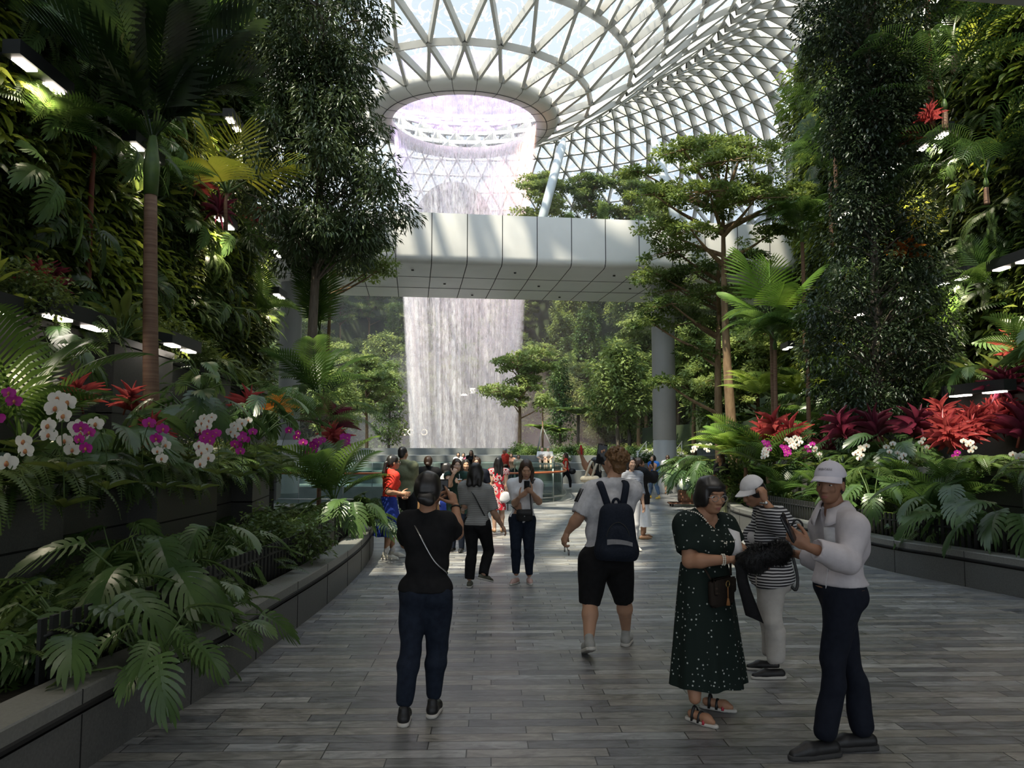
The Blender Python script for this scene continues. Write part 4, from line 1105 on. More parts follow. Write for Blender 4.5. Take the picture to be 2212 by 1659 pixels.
for px, py, tab, off, L, pw, lab in (
    (2110, 850, R2, .22, 1.8, 230, 'long lamp box on the right lamp wall above the red cordyline bank'),
    (1705, 752, R3, .8, 1.0, 70, 'lamp box among the feather palms at the far end of the right wall'),
    (1860, 682, R3, .8, 1.0, 70, 'lamp box half hidden behind the tall dark tree on the right, lower one'),
    (1972, 638, R3, .7, 1.2, 110, 'lamp box on the right wall just right of the dark tree trunk'),
    (2068, 608, R3, .7, 1.3, 130, 'lamp box over the yellow-lit vine on the right wall'),
    (2203, 572, R3, .7, 1.2, 110, 'lamp box at the right picture edge level with the bridge underside'),
    (2040, 306, R3, .8, 1.3, 110, 'lamp box high on the right wall under the drooping palm fronds'),
    (1942, 368, R3, .8, 1.2, 90, 'lamp box high on the right wall left of the drooping palm fronds'),
    (2045, 12, R3, .8, 1.0, 90, 'lamp box at the very top of the right wall'),
    (1838, 466, R3, .8, .9, 60, 'small lamp box behind the tall dark tree on the right, upper one')):
    for y in np.arange(34, 8, -.05):
        if (np.interp(y, RY, tab) - off) / y > (px - W / 2) / F: break
    p = at(px, py, y); wall_lamp((np.interp(y, RY, tab) - off, y, p[2]), wall_ang(tab, RY, y), lab, L, -1, pw, off)

for y, lab in ((8.3, 'added lamp box on the left lamp wall just before the picture edge'), (5.9, 'added lamp box on the left lamp wall beside the camera'), (3.5, 'added lamp box on the left lamp wall above the nearest bed')):  # unseen lamp boxes added along the row to brighten the near left bed
    wall_lamp((np.interp(y, LY, L2) + .22, y, 3.3), wall_ang(L2, LY, y), lab, 1.6, 1, 200, .22)
# ---- climbing vines on the planted walls
def vine_patch(seed, n, leaf, rad=1.35, L=.17):
    rng = np.random.default_rng(seed); g = Geo(); TV = BROAD[0] * np.array([L * .55, L, L])
    q = rng.normal(0, .5, (n, 2)) * rad; pos = np.stack([.05 + .28 * rng.random(n) * np.exp(-(q ** 2).sum(1) / rad ** 2) + .05, q[:, 0], q[:, 1]], -1)
    d = nrm(np.stack([.75 + .3 * rng.random(n), rng.normal(0, .6, n), -.42 + rng.normal(0, .32, n)], -1)); R = frames(d, nrm(np.stack([np.full(n, .35), rng.normal(0, .3, n), np.ones(n)], -1)))
    g.scatter(TV, BROAD[1], pos, R, rng.uniform(.6, 1.25, n)); gs = Geo()
    for k in range(7):
        y = rng.normal(0, .5) * rad; z = np.linspace(-rad, rad, 6); gs.tube(np.stack([np.full(6, .05), y + .12 * np.sin(z * 3 + k), z], -1), .009, 4, cap=False)
    return [('stem', gs, M_stem), ('foliage', g, leaf)]
K_vine = [Kind('climbing_vine', 'climbing vine', vine_patch(101, 250, L_vine, 1.35, .23)), Kind('climbing_vine', 'climbing vine', vine_patch(102, 260, L_vinedark, 1.35, .21)),
          Kind('climbing_vine', 'climbing vine', vine_patch(103, 230, L_vine, 1.2, .26)), Kind('climbing_vine', 'climbing vine', vine_patch(104, 420, L_vinedark, 1.5, .15))]
for y in np.arange(8.5, 23.6, 1.35):
    for z in np.arange(4.0, 15.4, 1.35):
        yy, zz = y + U(-.4, .4), z + U(-.4, .4); k = K_vine[int(PR.choice([0, 1, 2, 3], p=[.3, .28, .22, .2]))]
        if z > 1.75 + .62 * y + 1: continue
        k.place((np.interp(yy, LY, L3) - .6 * (zz - 3.3) / 12 + .02, yy, zz), U(-.12, .12), U(.85, 1.2), 'green vine climbing over the planted wall on the left', 'climbing vines on the left planted wall')
for y in np.arange(13.5, 31.5, 1.5):
    for z in np.arange(3.4, 16.8, 1.5):
        yy, zz = y + U(-.4, .4), z + U(-.4, .4); k = K_vine[int(PR.choice([0, 1, 2, 3], p=[.22, .33, .13, .32]))]
        if z > 1.75 + .62 * y + 1: continue
        k.place((np.interp(yy, RY, R3) + .6 * (zz - 2.4) / 14.6 - .02, yy, zz), math.pi + U(-.12, .12), U(.9, 1.25), 'green vine climbing over the planted wall on the right', 'climbing vines on the right planted wall')

# ferns, split leaves, palms and broad leaves rooted in the walls
def on_left(px, py, off=.1):
    for y in np.arange(6, 26, .05):
        if np.interp(y, LY, L3) / y > (px - W / 2) / F: break
    p = at(px, py, y); return (np.interp(y, LY, L3) - .6 * (p[2] - 3.3) / 12 + off, y, p[2])
def on_right(px, py, off=.1):
    for y in np.arange(34, 8, -.05):
        if np.interp(y, RY, R3) / y > (px - W / 2) / F: break
    p = at(px, py, y); return (np.interp(y, RY, R3) + .6 * (p[2] - 2.4) / 14.6 - off, y, p[2])
for k in range(95):
    px, py = U(0, 600), U(0, 700); K = [K_fernhang, K_philo[0], K_broad[0], K_fern[0], K_clump, K_paleleaf][int(PR.integers(0, 6))]
    K.place(on_left(px, py), U(-.5, .5), U(.9, 1.4), {'hanging_fern': 'hanging fern rooted in the left planted wall', 'split_leaf_philodendron': 'split-leaf philodendron rooted in the left planted wall', 'broad_leaved_plant': 'broad-leaved plant rooted in the left planted wall', 'sword_fern': 'small sword fern rooted in the left planted wall', 'clump_palm': 'clump palm leaning out of the left planted wall', 'pale_leaved_plant': 'pale-leaved plant rooted in the left planted wall'}[K.name], K.name.replace('_', ' ') + 's rooted in the left planted wall', (0, .75))
for k in range(75):
    px, py = U(1700, 2212), U(20, 860); K = [K_fernhang, K_philo[1], K_broad[0], K_clump, K_fernhang, K_philo[2], K_fern[0]][int(PR.integers(0, 7))]
    if K is K_areca and k % 3: K = K_fernhang
    K.place(on_right(px, py), U(-.5, .5), U(1.0, 1.7) if K is not K_areca else U(.55, .7), {'hanging_fern': 'hanging fern rooted in the right planted wall', 'split_leaf_philodendron': 'split-leaf philodendron rooted in the right planted wall', 'broad_leaved_plant': 'broad-leaved plant rooted in the right planted wall', 'clump_palm': 'clump palm leaning out of the right planted wall', 'sword_fern': 'small sword fern rooted in the right planted wall', 'feather_palm': 'feather palm leaning out of the right planted wall'}[K.name], K.name.replace('_', ' ') + 's rooted in the right planted wall', (0, -.7))

# ---- single trees and palms that make the picture
def stand(kind, px, py, Y, rot=0.0, sc=1.0, label=None, z=None, group=None, tilt=(0, 0)):
    p = at(px, py, Y); 
    if z is not None: p[2] = z
    return kind.place(p, rot, sc, label, group, tilt)
zt = at(680, 0, 20)[2] + 1.2
KD1 = Kind('dense_dark_tree', 'tree', dense_tree(201, 3.0, 11.4, lambda t: (1.65 + .55 * math.sin(t * 9)) * (.75 + .25 * min(1, t * 5)) * (1.15 - .35 * t), 250, 135, .5, .19, .27, L_dark, .75, .13, (.25, 0), .75))
stand(KD1, 672, 700, 19.0, .6, 1.0, 'tall dark dense-leaved tree on the left, hiding the left edge of the ring', 3.4)
KD2 = Kind('dense_dark_tree', 'tree', dense_tree(202, .8, 14.5, lambda t: (1.15 + .3 * math.sin(t * 11)) * (1.05 - .25 * t), 420, 150, .5, .115, .4, L_dark, .5, .12, (-.2, 0), .85))
stand(KD2, 1893, 900, 17.0, 2.0, 1.0, 'tall dark dense-leaved tree on the right, reaching out of the top of the picture', 1.4)
KD3 = Kind('dense_dark_tree', 'tree', dense_tree(203, 1.0, 9.0, lambda t: 1.5 * (1.05 - .3 * t), 150, 110, .5, .17, .3, L_dark, .5, .12))
stand(KD3, 505, 60, 21.5, 1.0, 1.0, 'dark leafy tree at the top end of the left wall against the roof', at(505, 300, 21.5)[2])
stand(KD3, 2190, 300, 17.5, 2.0, 1.1, 'dark leafy tree at the right picture edge high on the wall', at(2190, 560, 17.5)[2])
# layered tree on the right
Y0 = 24.5; b = at(1585, 968, Y0); sc_ = Y0 / F
def pads_px(lst, cx):
    out = []
    for x, y, r, dep in lst:
        p = at(x, y, Y0); dx = p[0] - cx; d = math.hypot(dx, dep); out.append((p[2] - .6, d, math.atan2(dep, dx), r * sc_))
    return out
PX = [(1540, 300, 75, .5), (1480, 335, 70, -.6), (1610, 325, 80, -.4), (1560, 375, 90, -1.3), (1470, 395, 75, .6), (1650, 385, 85, .5), (1690, 430, 70, -.3), (1420, 420, 60, -.2), (1520, 440, 85, -1.4), (1620, 450, 95, -1.2),
      (1450, 475, 70, .8), (1690, 490, 70, .7), (1740, 400, 45, .2), (1400, 360, 40, .3), (1570, 290, 50, .9), (1490, 510, 60, -.9)]
KL1 = Kind('layered_tree', 'tree', layered_tree(211, pads_px(PX, b[0]), at(1575, 440, Y0)[2] - .6, .20, .125, 62, L_layer, (-.25, 0)))
KL1.place((b[0], Y0, .6), 0, 1.0, 'umbrella-shaped tree with flat olive leaf layers right of the bridge')
Y0 = 26.0; sc_ = Y0 / F; b = at(1555, 968, Y0)
PX2 = [(1450, 545, 75, -.4), (1500, 580, 85, .4), (1420, 585, 60, .3), (1440, 660, 70, -.5), (1500, 690, 70, .5), (1470, 610, 70, .9), (1530, 640, 70, -.8), (1560, 560, 70, .6), (1435, 825, 50, -.3), (1620, 540, 60, .8), (1600, 620, 60, .9), (1400, 690, 40, .2), (1510, 755, 45, .4)]
KL2 = Kind('layered_tree', 'tree', layered_tree(212, pads_px(PX2, b[0]), at(1555, 560, Y0)[2] - .6, .17, .12, 60, L_layer, (0, 0)))
KL2.place((b[0], Y0, .6), 0, 1.0, 'lower layered tree with drooping olive leaf clouds in front of the right column')
# branch of a layered tree poking out in front of the bridge on the left
Y0 = 22.0; sc_ = Y0 / F; b = at(700, 968, Y0)
KL3 = Kind('layered_tree', 'tree', layered_tree(213, pads_px([(800, 535, 40, -.2), (790, 580, 55, .2), (760, 560, 45, .3), (830, 570, 30, 0)], b[0]), at(700, 560, Y0)[2] - .6, .1, .11, 46, L_layer))
KL3.place((b[0], Y0, .6), 0, 1.0, 'slender layered tree spraying leaves in front of the left bridge end')
# left palms
Yp = 11.4; p0_, p1_ = at(328, 1028, Yp), at(326, 425, Yp)
K_palmbig = Kind('tall_shaded_palm', 'palm', feather_palm(81, p1_[2] - 1.35, .105, 17, T_tall, L_palmshade, .9, pit=(-.25, .3), lean=(p1_[0] - p0_[0], 0)))
K_palmbig.place((p0_[0], Yp, 1.35), .5, 1.0, 'tall palm with ringed brown trunk and upright shade-toned fronds in the left terrace')
stand(K_areca, 255, 300, 15.0, .9, 1.35, 'feather palm with bright green fronds at the top of the left wall', at(255, 330, 15)[2])
p_ = at(190, 600, 12.6); K_slim = Kind('slender_palm', 'palm', feather_palm(89, 2.4, .045, 7, palmfrond_T(1.3, 18, .42, 1.2, 1.9, .06, .2, .6), L_palm, .35, M_redstem, pit=(-.3, .3)))
K_slim.place((p_[0], 12.6, p_[2] - .2), 2.2, 1.0, 'slender palm with reddish stem and drooping fronds before the left wall')
stand(K_fanlow, 690, 700, 20.5, .3, 1.15, 'low palm with upright dark fronds behind the trunk of the left dark tree', at(690, 760, 20.5)[2])
stand(K_pleatyellow, 490, 440, 17.5, 2.6, 1.45, 'yellow-green palm with pleated leaves on the left wall', at(490, 470, 17.5)[2])
# right palms
Yq = 21.5; q_ = at(1672, 900, Yq); zz = at(1672, 700, Yq)[2]
Kp2 = Kind('pleated_leaf_palm', 'palm', pleated_palm(90, zz - 1.4, 6, L_palmbright, T_wide, .7, .07, (.35, 1.35)))
Kp2.place((q_[0], Yq, 1.4), .9, 1.0, 'palm with broad bright green pleated leaves and slim ringed trunk right of the layered trees')
Kp3 = Kind('feather_palm', 'palm', feather_palm(91, zz - 1.9, .06, 13, palmfrond_T(1.7, 30, .6, 1.05, 1.6, .05, .3, .6), L_palm, .3, pit=(-.3, .3)))
Kp3.place((q_[0] - .05, Yq - .35, 1.4), .3, .92, 'feather palm with drooping dark fronds below the bright pleated leaves')
q_ = at(1748, 930, 20.5); Kp3.place((q_[0], 20.5, 1.4), 1.7, .9, 'feather palm with pale slim trunk beside the tall dark tree on the right')
q_ = at(1740, 560, 23.5); stand(Kp3, 1735, 600, 24.0, 2.5, 1.05, 'feather palm behind the pleated-leaf palm on the right', at(1735, 760, 24)[2])
stand(K_areca, 1800, 220, 22.0, 2.0, .9, 'feather palm showing its fronds left of the tall dark tree high on the right', at(1840, 300, 22)[2] - 1.6)
stand(K_areca, 1790, 330, 23.0, 1.0, .9, 'feather palm with bright fronds left of the tall dark tree above the layered tree', at(1790, 420, 23)[2] - 1.6)
for px, py, Y, s, lab in ((2060, 120, 16.5, 1.2, 'feather palm high on the right wall, uppermost of three'), (2040, 240, 16.0, 1.2, 'feather palm high on the right wall, middle of three with long drooping fronds'), (2130, 400, 15.5, 1.0, 'feather palm on the right wall, lowest of three')):
    stand(K_frond, px, py, Y, U(0, 6), s, lab, at(px, py, Y)[2] - .4)
stand(K_slim, 2005, 60, 17.0, 1.0, 1.3, 'palm with two-toned orange stem at the top of the right wall', at(2005, 90, 17)[2] - 2.0)
stand(K_pleatyellow, 1985, 520, 17.0, .5, .6, 'small palm with one golden pleated leaf on the right wall', at(1985, 535, 17)[2])
stand(K_orange, 1955, 570, 16.6, 1.0, 1.2, 'orange bromeliad on the right wall below the golden palm leaf')

# ---- left front bed
def left_bed(u, y): return float(kx(KL, np.array([y]))[0]) - .62 - u * (float(kx(KL, np.array([y]))[0]) - .62 - lx(L1, y) - .1)
for k in range(150):
    y = 2.4 + 12.2 * ((k + U(0, .9)) / 150) ** 1.15; u = U(.02, .98)
    K = [K_fern[0], K_fern[1], K_fern[0], K_philo[2], K_fern[1], K_bush[0], K_fernhang][int(PR.integers(0, 7))]
    lab = {'sword_fern': 'sword fern in the left front bed', 'split_leaf_philodendron': 'split-leaf philodendron in the left front bed', 'small_leaved_shrub': 'small-leaved shrub in the left front bed', 'hanging_fern': 'long-fronded fern in the left front bed'}[K.name]
    K.place((left_bed(u, y), y, .40), U(0, 6), U(.6, .9), lab, K.name.replace('_', ' ') + 's in the left front bed')
for px, py, Y, K, s, lab in ((330, 1330, 5.9, K_philo[1], 1.0, 'large split-leaf philodendron standing tall in the near left bed'), (150, 1420, 5.0, K_philo[0], 1.0, 'split-leaf philodendron in the bottom left corner'),
    (330, 1490, 4.75, K_philo[2], .85, 'split-leaf philodendron hanging over the near left kerb'), (470, 1360, 6.1, K_philo[2], .75, 'split-leaf philodendron dangling over the left kerb beside the slat fence'),
    (440, 1200, 7.6, K_philo[1], .9, 'blue-green split-leaf philodendron below the corner planter'), (250, 1230, 7.4, K_philo[1], .9, 'blue-green split-leaf philodendron in front of the left planter wall'),
    (620, 1160, 9.0, K_bush[0], 1.3, 'rounded small-leaved shrub behind the left slat fence'), (760, 1100, 12.0, K_philo[0], 1.15, 'split-leaf philodendron at the far end of the left bed'),
    (800, 1090, 12.8, K_philo[2], 1.1, 'split-leaf philodendron leaning over the kerb beside the woman in red'), (720, 1080, 12.5, K_clump, 1.1, 'clump palm at the far end of the left bed'), (690, 1010, 13.5, K_areca, .6, 'feather palm tips over the far end of the left bed')):
    p = at(px, py, Y); K.place((p[0], Y, max(.40, min(p[2], .5))), U(0, 6), s, lab)
# ---- left planter tier
def tier(tabA, tabB, ys, u, y): return float(np.interp(y, ys, tabA) * (1 - u) + np.interp(y, ys, tabB) * u)
for k in range(90):
    y = 5.5 + 14.0 * (k + U(0, .9)) / 90; u = U(.16, .95); K = [K_fern[0], K_fernhang, K_philo[0], K_philo[1], K_broad[0], K_bush[1], K_fern[1]][int(PR.integers(0, 7))]
    lab = {'sword_fern': 'sword fern in the left planter tier', 'split_leaf_philodendron': 'split-leaf philodendron in the left planter tier', 'small_leaved_shrub': 'small-leaved shrub in the left planter tier', 'hanging_fern': 'long-fronded fern in the left planter tier', 'broad_leaved_plant': 'broad-leaved plant in the left planter tier'}[K.name]
    K.place((tier(L1, L2, LY, u, y), y, 1.32), U(0, 6), U(.75, 1.1), lab, K.name.replace('_', ' ') + 's in the left planter tier')
for k, y in enumerate((6.2, 7.0, 7.9, 9.9, 10.6, 11.4, 12.2, 13.0, 14.0, 15.0, 16.0)):
    K_fernhang.place((tier(L1, L2, LY, .04, y), y, 1.36), U(-.4, .4), U(.8, 1.1), 'fern hanging over the edge of the left planter wall', 'ferns hanging over the left planter wall')
for k in range(40):
    y = 9 + 14 * (k + U(0, .9)) / 40; K = [K_fernhang, K_fern[0], K_bush[1], K_broad[0], K_paleleaf][int(PR.integers(0, 5))]
    lab = {'sword_fern': 'sword fern on the left top tier', 'small_leaved_shrub': 'small-leaved shrub on the left top tier', 'hanging_fern': 'fern hanging from the left top tier', 'broad_leaved_plant': 'broad-leaved plant on the left top tier', 'pale_leaved_plant': 'pale-leaved plant on the left top tier'}[K.name]
    K.place((tier(L2, L3, LY, U(.05, .8), y), y, 3.42), U(0, 6), U(.9, 1.3), lab, K.name.replace('_', ' ') + 's on the left top tier')
for px, py, Y, K, s, lab in ((118, 745, 10.3, K_philo[1], 1.0, 'split-leaf philodendron glowing yellow-green under the near lamp box'), (235, 960, 8.6, K_philo[1], 1.15, 'large grey-green split-leaf philodendron above the orchids'),
    (430, 880, 10.2, K_philo[0], 1.2, 'dark split-leaf philodendron in front of the ringed palm trunk'), (440, 800, 12.5, K_philo[2], 1.1, 'split-leaf philodendron lit by the second lamp box'),
    (560, 900, 12.0, K_philo[1], 1.1, 'split-leaf philodendron above the far left orchids'), (640, 850, 15.0, K_philo[0], 1.2, 'split-leaf philodendron near the left column'), (690, 880, 16.0, K_clump, 1.3, 'clump palm below the tall dark tree on the left')):
    p = at(px, py, Y); K.place((p[0], Y, p[2] - .35), U(0, 6), s, lab)
K_clump.place((at(50, 900, 8.2)[0], 8.2, 1.3), 1.0, 1.35, 'clump palm at the left picture edge')
for px, py, Y, K, s, lab in ((182, 850, 9.6, K_red, .8, 'red cordyline glowing under the near lamp box'), (268, 855, 10.3, K_red, .7, 'red cordyline left of the ringed palm trunk'), (522, 870, 12.3, K_red, .8, 'red cordyline right of the ringed palm trunk'),
    (75, 600, 10.4, K_red, .85, 'red cordyline high at the left picture edge'), (110, 610, 11.2, K_purple, .9, 'dark red cordyline beside the red one high on the left'), (420, 400, 17.4, K_red, 1.1, 'red cordyline on the left wall below the yellow-leaved palm'), (470, 450, 17.6, K_purple, 1.2, 'purple cordyline on the left wall below the yellow-leaved palm'),
    (545, 470, 20.2, K_red, .9, 'small red cordyline on the far left wall'), (705, 920, 14.5, K_purple, 1.3, 'dark red cordyline at the far end of the left planter'), (730, 940, 14.0, K_red, .8, 'red cordyline at the far end of the left planter'), (600, 870, 14.2, K_orange, .9, 'orange-leaved plant in the far left planter'), (330, 930, 9.0, K_red, .7, 'red cordyline low behind the corner planter')):
    p = at(px, py, Y); K.place((p[0], Y, p[2] - .25), U(0, 6), s, lab)
# ---- right beds
PR = np.random.default_rng(2024)
def right_bed(u, y): return float(kx(KR, np.array([y]))[0]) + .62 + u * (rx(R1, y) - float(kx(KR, np.array([y]))[0]) - .72)
for k in range(110):
    y = 8.2 + 13.5 * (k + U(0, .9)) / 110; K = [K_fern[0], K_fern[1], K_philo[0], K_philo[2], K_bush[0], K_fernhang, K_clump][int(PR.integers(0, 7))]
    lab = {'sword_fern': 'sword fern in the right front bed', 'split_leaf_philodendron': 'split-leaf philodendron in the right front bed', 'small_leaved_shrub': 'small-leaved shrub in the right front bed', 'hanging_fern': 'long-fronded fern in the right front bed', 'clump_palm': 'clump palm in the right front bed'}[K.name]
    K.place((right_bed(U(.02, .98), y), y, .40), U(0, 6), U(.65, .95), lab, K.name.replace('_', ' ') + 's in the right front bed')
for k in range(66):
    y = 9.5 + 18.0 * (k + U(0, .9)) / 66; K = [K_fern[0], K_fernhang, K_philo[1], K_purple, K_broad[0], K_clump, K_philo[0]][int(PR.integers(0, 7))]
    lab = {'sword_fern': 'sword fern in the right planter tier', 'split_leaf_philodendron': 'split-leaf philodendron in the right planter tier', 'purple_cordyline': 'purple cordyline in the right planter tier', 'hanging_fern': 'long-fronded fern in the right planter tier', 'broad_leaved_plant': 'broad-leaved plant in the right planter tier', 'clump_palm': 'clump palm in the right planter tier'}[K.name]
    xx = tier(R1, R2, RY, U(.1, .9), y)
    if .50 < xx / y < .69 and 9.5 < y < 15.5: continue          # the red bank stands here
    if .44 < xx / y < .54 and K in (K_clump, K_fernhang): continue
    K.place((xx, y, 1.32), U(0, 6), U(.95, 1.35), lab, K.name.replace('_', ' ') + 's in the right planter tier')
for k in range(44):
    y = 13 + 17 * (k + U(0, .9)) / 44; K = [K_fernhang, K_philo[0], K_clump, K_broad[0], K_philo[1]][int(PR.integers(0, 5))]
    lab = {'split_leaf_philodendron': 'split-leaf philodendron on the right top tier', 'hanging_fern': 'fern hanging from the right top tier', 'broad_leaved_plant': 'broad-leaved plant on the right top tier', 'clump_palm': 'clump palm on the right top tier'}[K.name]
    K.place((tier(R2, R3, RY, U(.05, .8), y), y, 2.92), U(0, 6), U(1.0, 1.4), lab, K.name.replace('_', ' ') + 's on the right top tier')
for y in (11.2, 12.4, 15.0, 16.5, 18):
    K_fernhang.place((tier(R1, R2, RY, .05, y), y, 1.36), math.pi + U(-.4, .4), U(.9, 1.2), 'fern hanging over the edge of the right planter wall', 'ferns hanging over the right planter wall')
for i in range(26):
    px, py, Y = 2040 + 145 * ((i * .618) % 1), 890 + 55 * ((i * .382) % 1), 14.7 - .8 * ((i * .382) % 1)
    p = at(px, py, Y); K_red.place((p[0], Y, p[2] - .3), U(0, 6), U(.8, 1.15), 'red cordyline in the bright red bank under the right lamp box', 'red cordylines under the right lamp box')
for px, py, Y, K, s, lab in ((1690, 930, 17.5, K_red, 1.3, 'red cordyline behind the cluster of orchids on the right, left one'), (1725, 940, 17.2, K_red, 1.2, 'red cordyline behind the cluster of orchids on the right, right one'), (1650, 930, 18.5, K_red, 1.0, 'small red cordyline beside the slim palm trunk on the right'),
    (1830, 930, 15.5, K_purple, 1.3, 'purple cordyline below the tall dark tree, left one'), (1900, 930, 15.2, K_purple, 1.4, 'purple cordyline below the tall dark tree, middle one'), (1965, 925, 14.8, K_purple, 1.3, 'purple cordyline below the tall dark tree, right one'), (2195, 930, 13.6, K_purple, 1.4, 'purple cordyline at the right picture edge'),
    (2195, 770, 15.2, K_red, 1.3, 'red cordyline at the right picture edge above the lamp box'), (2160, 840, 14.6, K_purple, 1.3, 'purple cordyline beside the right lamp box'), (2010, 245, 16.0, K_red, .8, 'red cordyline high among the feather palms on the right'), (1965, 295, 16.6, K_red, .8, 'small red cordyline high on the right wall'),
    (1590, 960, 18.6, K_fernlight, 1.3, 'pale yellow-green fern spreading over the right bed, left one'), (1650, 975, 18.0, K_fernlight, 1.2, 'pale yellow-green fern spreading over the right bed, right one'), (1640, 830, 22.5, K_fernlight, 1.4, 'pale tree-fern fronds behind the slim palm trunk'), (1720, 830, 22.0, K_fernlight, 1.1, 'pale fern on the far right wall'),
    (1540, 1010, 20.2, K_philo[0], 1.3, 'sunlit split-leaf philodendron beside the woman at the right kerb, left one'), (1500, 1030, 21.0, K_philo[1], 1.3, 'sunlit split-leaf philodendron at the far end of the right bed'), (1610, 1010, 18.6, K_clumpbright, 1.2, 'sunlit clump palm behind the woman at the right kerb'), (1660, 1030, 17.5, K_clump, 1.2, 'clump palm in the right bed behind the striped jacket'),
    (1570, 1040, 19.4, K_bush[0], 1.4, 'sunlit small-leaved shrub behind the woman at the right kerb'), (1590, 1000, 19.2, K_broad[1], 1.2, 'variegated plant above the woman at the right kerb'), (1885, 1060, 12.6, K_philo[1], 1.1, 'split-leaf philodendron below the right planter corner'), (2060, 1110, 11.2, K_philo[1], 1.2, 'tall split-leaf philodendron in the near right bed'), (2180, 1130, 10.4, K_philo[0], 1.3, 'split-leaf philodendron at the right picture edge')):
    p = at(px, py, Y); K.place((p[0], Y, max(.4, p[2] - .3)), U(0, 6), s, lab)

# ---- orchids
PR = np.random.default_rng(77)
for i, (px, py, Y, colr, n, lab) in enumerate(((12, 870, 6.6, 'magenta', 2, 'magenta orchid at the left picture edge'), (30, 890, 6.7, 'magenta', 3, 'magenta orchid second from the left picture edge'), (120, 920, 6.3, 'white', 5, 'large white orchid spray nearest the left edge, upper one'), (120, 1000, 6.3, 'white', 4, 'large white orchid spray nearest the left edge, lower one'),
    (165, 950, 6.6, 'magenta', 4, 'magenta orchid beside the large white spray'), (218, 970, 7.0, 'white', 5, 'white orchid spray left of the corner planter'), (298, 935, 7.6, 'magenta', 3, 'single magenta orchid above the corner planter'), (348, 975, 7.6, 'white', 4, 'white orchid above the corner planter'), (425, 985, 8.2, 'white', 5, 'white orchid at the right end of the corner planter'),
    (402, 925, 9.4, 'magenta', 3, 'magenta orchid under the dark split leaf'), (455, 920, 9.2, 'white', 7, 'long white orchid spray under the dark split leaf'), (468, 955, 9.0, 'magenta', 8, 'dense magenta orchid below the long white spray'), (550, 925, 10.0, 'white', 7, 'white orchid spray left of the far cordyline'), (556, 950, 9.9, 'magenta', 4, 'magenta orchid mixed into the white spray'), (520, 965, 9.6, 'magenta', 3, 'small magenta orchid between two sprays'),
    (608, 945, 11.0, 'magenta', 4, 'magenta orchid in the middle of the far left planter'), (690, 960, 12.6, 'white', 5, 'white orchid in the far left planter'), (708, 965, 12.4, 'magenta', 8, 'dense magenta orchid in the far left planter'), (750, 955, 13.4, 'magenta', 8, 'magenta orchid furthest along the left planter'))):
    p = at(px, py, Y); orchid((p[0] - .1, p[1] + .33, p[2] - .38), colr, n, lab, math.radians(-75 + U(-20, 20)), .48, 1.25 if i in (2, 3, 5) else 1.0, 300 + i)
for i, (px, py, Y, colr, n, lab) in enumerate(((1655, 960, 16.5, 'magenta', 6, 'magenta orchid at the left of the right-hand cluster'), (1670, 975, 16.3, 'white', 8, 'long white orchid spray in the right-hand cluster'), (1692, 970, 16.2, 'magenta', 9, 'dense magenta orchid in the right-hand cluster'), (1702, 955, 16.4, 'white', 8, 'white orchid spray over the magenta one on the right'), (1724, 950, 16.4, 'white', 5, 'white orchid at the right of the right-hand cluster'), (1768, 965, 15.6, 'magenta', 3, 'small magenta orchid right of the cluster'), (1745, 970, 15.8, 'white', 4, 'white orchid right of the cluster'),
    (1520, 965, 20.0, 'white', 6, 'pinkish white orchid at the far end of the right bed'), (1540, 965, 19.8, 'white', 5, 'white orchid above the woman at the right kerb'), (1890, 970, 14.0, 'white', 5, 'white orchid below the tall dark tree, tall one'), (1868, 980, 14.1, 'white', 3, 'white orchid below the tall dark tree, left one'), (1948, 965, 13.7, 'white', 3, 'white orchid right of the tall dark tree'), (1950, 985, 13.6, 'white', 4, 'low white orchid right of the tall dark tree'), (2000, 955, 13.5, 'white', 3, 'white orchid left of the red cordyline bank'),
    (2092, 960, 12.8, 'white', 5, 'white orchid below the red cordyline bank'), (2075, 985, 12.7, 'magenta', 3, 'magenta orchid below the red cordyline bank'), (2200, 990, 11.6, 'white', 6, 'white orchid at the right picture edge'))):
    p = at(px, py, Y); orchid((p[0] + .05, p[1] + .33, p[2] - .38), colr, n, lab, math.radians(-100 + U(-20, 20)), .48, .9, 400 + i)

# ---- forest on the far hillside
PR = np.random.default_rng(5)
for k in range(330):
    a = math.radians(U(-40, 210)); r = [17.2, 21.0, 25.2, 29.8, 34.4, 39.0, 43.2, 47.2][int(PR.integers(0, 8))] + U(-1.2, 1.2); K = K_far[int(PR.integers(0, 4))]
    x, y = VX + r * math.cos(a), VY + r * math.sin(a)
    if abs(x / y) > .55: continue
    K.place((x, y, float(hill_z(r)) - .1), U(0, 6), U(.95, 1.5) if r < 41 else U(.45, .6), {'layered_tree': 'layered tree on the far hillside', 'round_tree': 'round bushy tree on the far hillside', 'columnar_tree': 'columnar tree on the far hillside'}[K.name], K.name.replace('_', ' ') + 's on the far hillside')
for k in range(330):
    a = math.radians(U(-12, 192)); ri = int(PR.integers(0, 7)); r = [15.6, 19.6, 23.7, 28.3, 33.0, 38.0, 42][ri] + U(-.2, .9)
    x, y = VX + r * math.cos(a), VY + r * math.sin(a)
    if abs(x / y) > .5: continue
    K_bushfar[k % 2].place((x, y, float(hill_z(r)) - .4), U(0, 6), U(.8, 1.5), 'leafy shrub on the far hillside', 'shrubs on the far hillside')
tz = 1.75
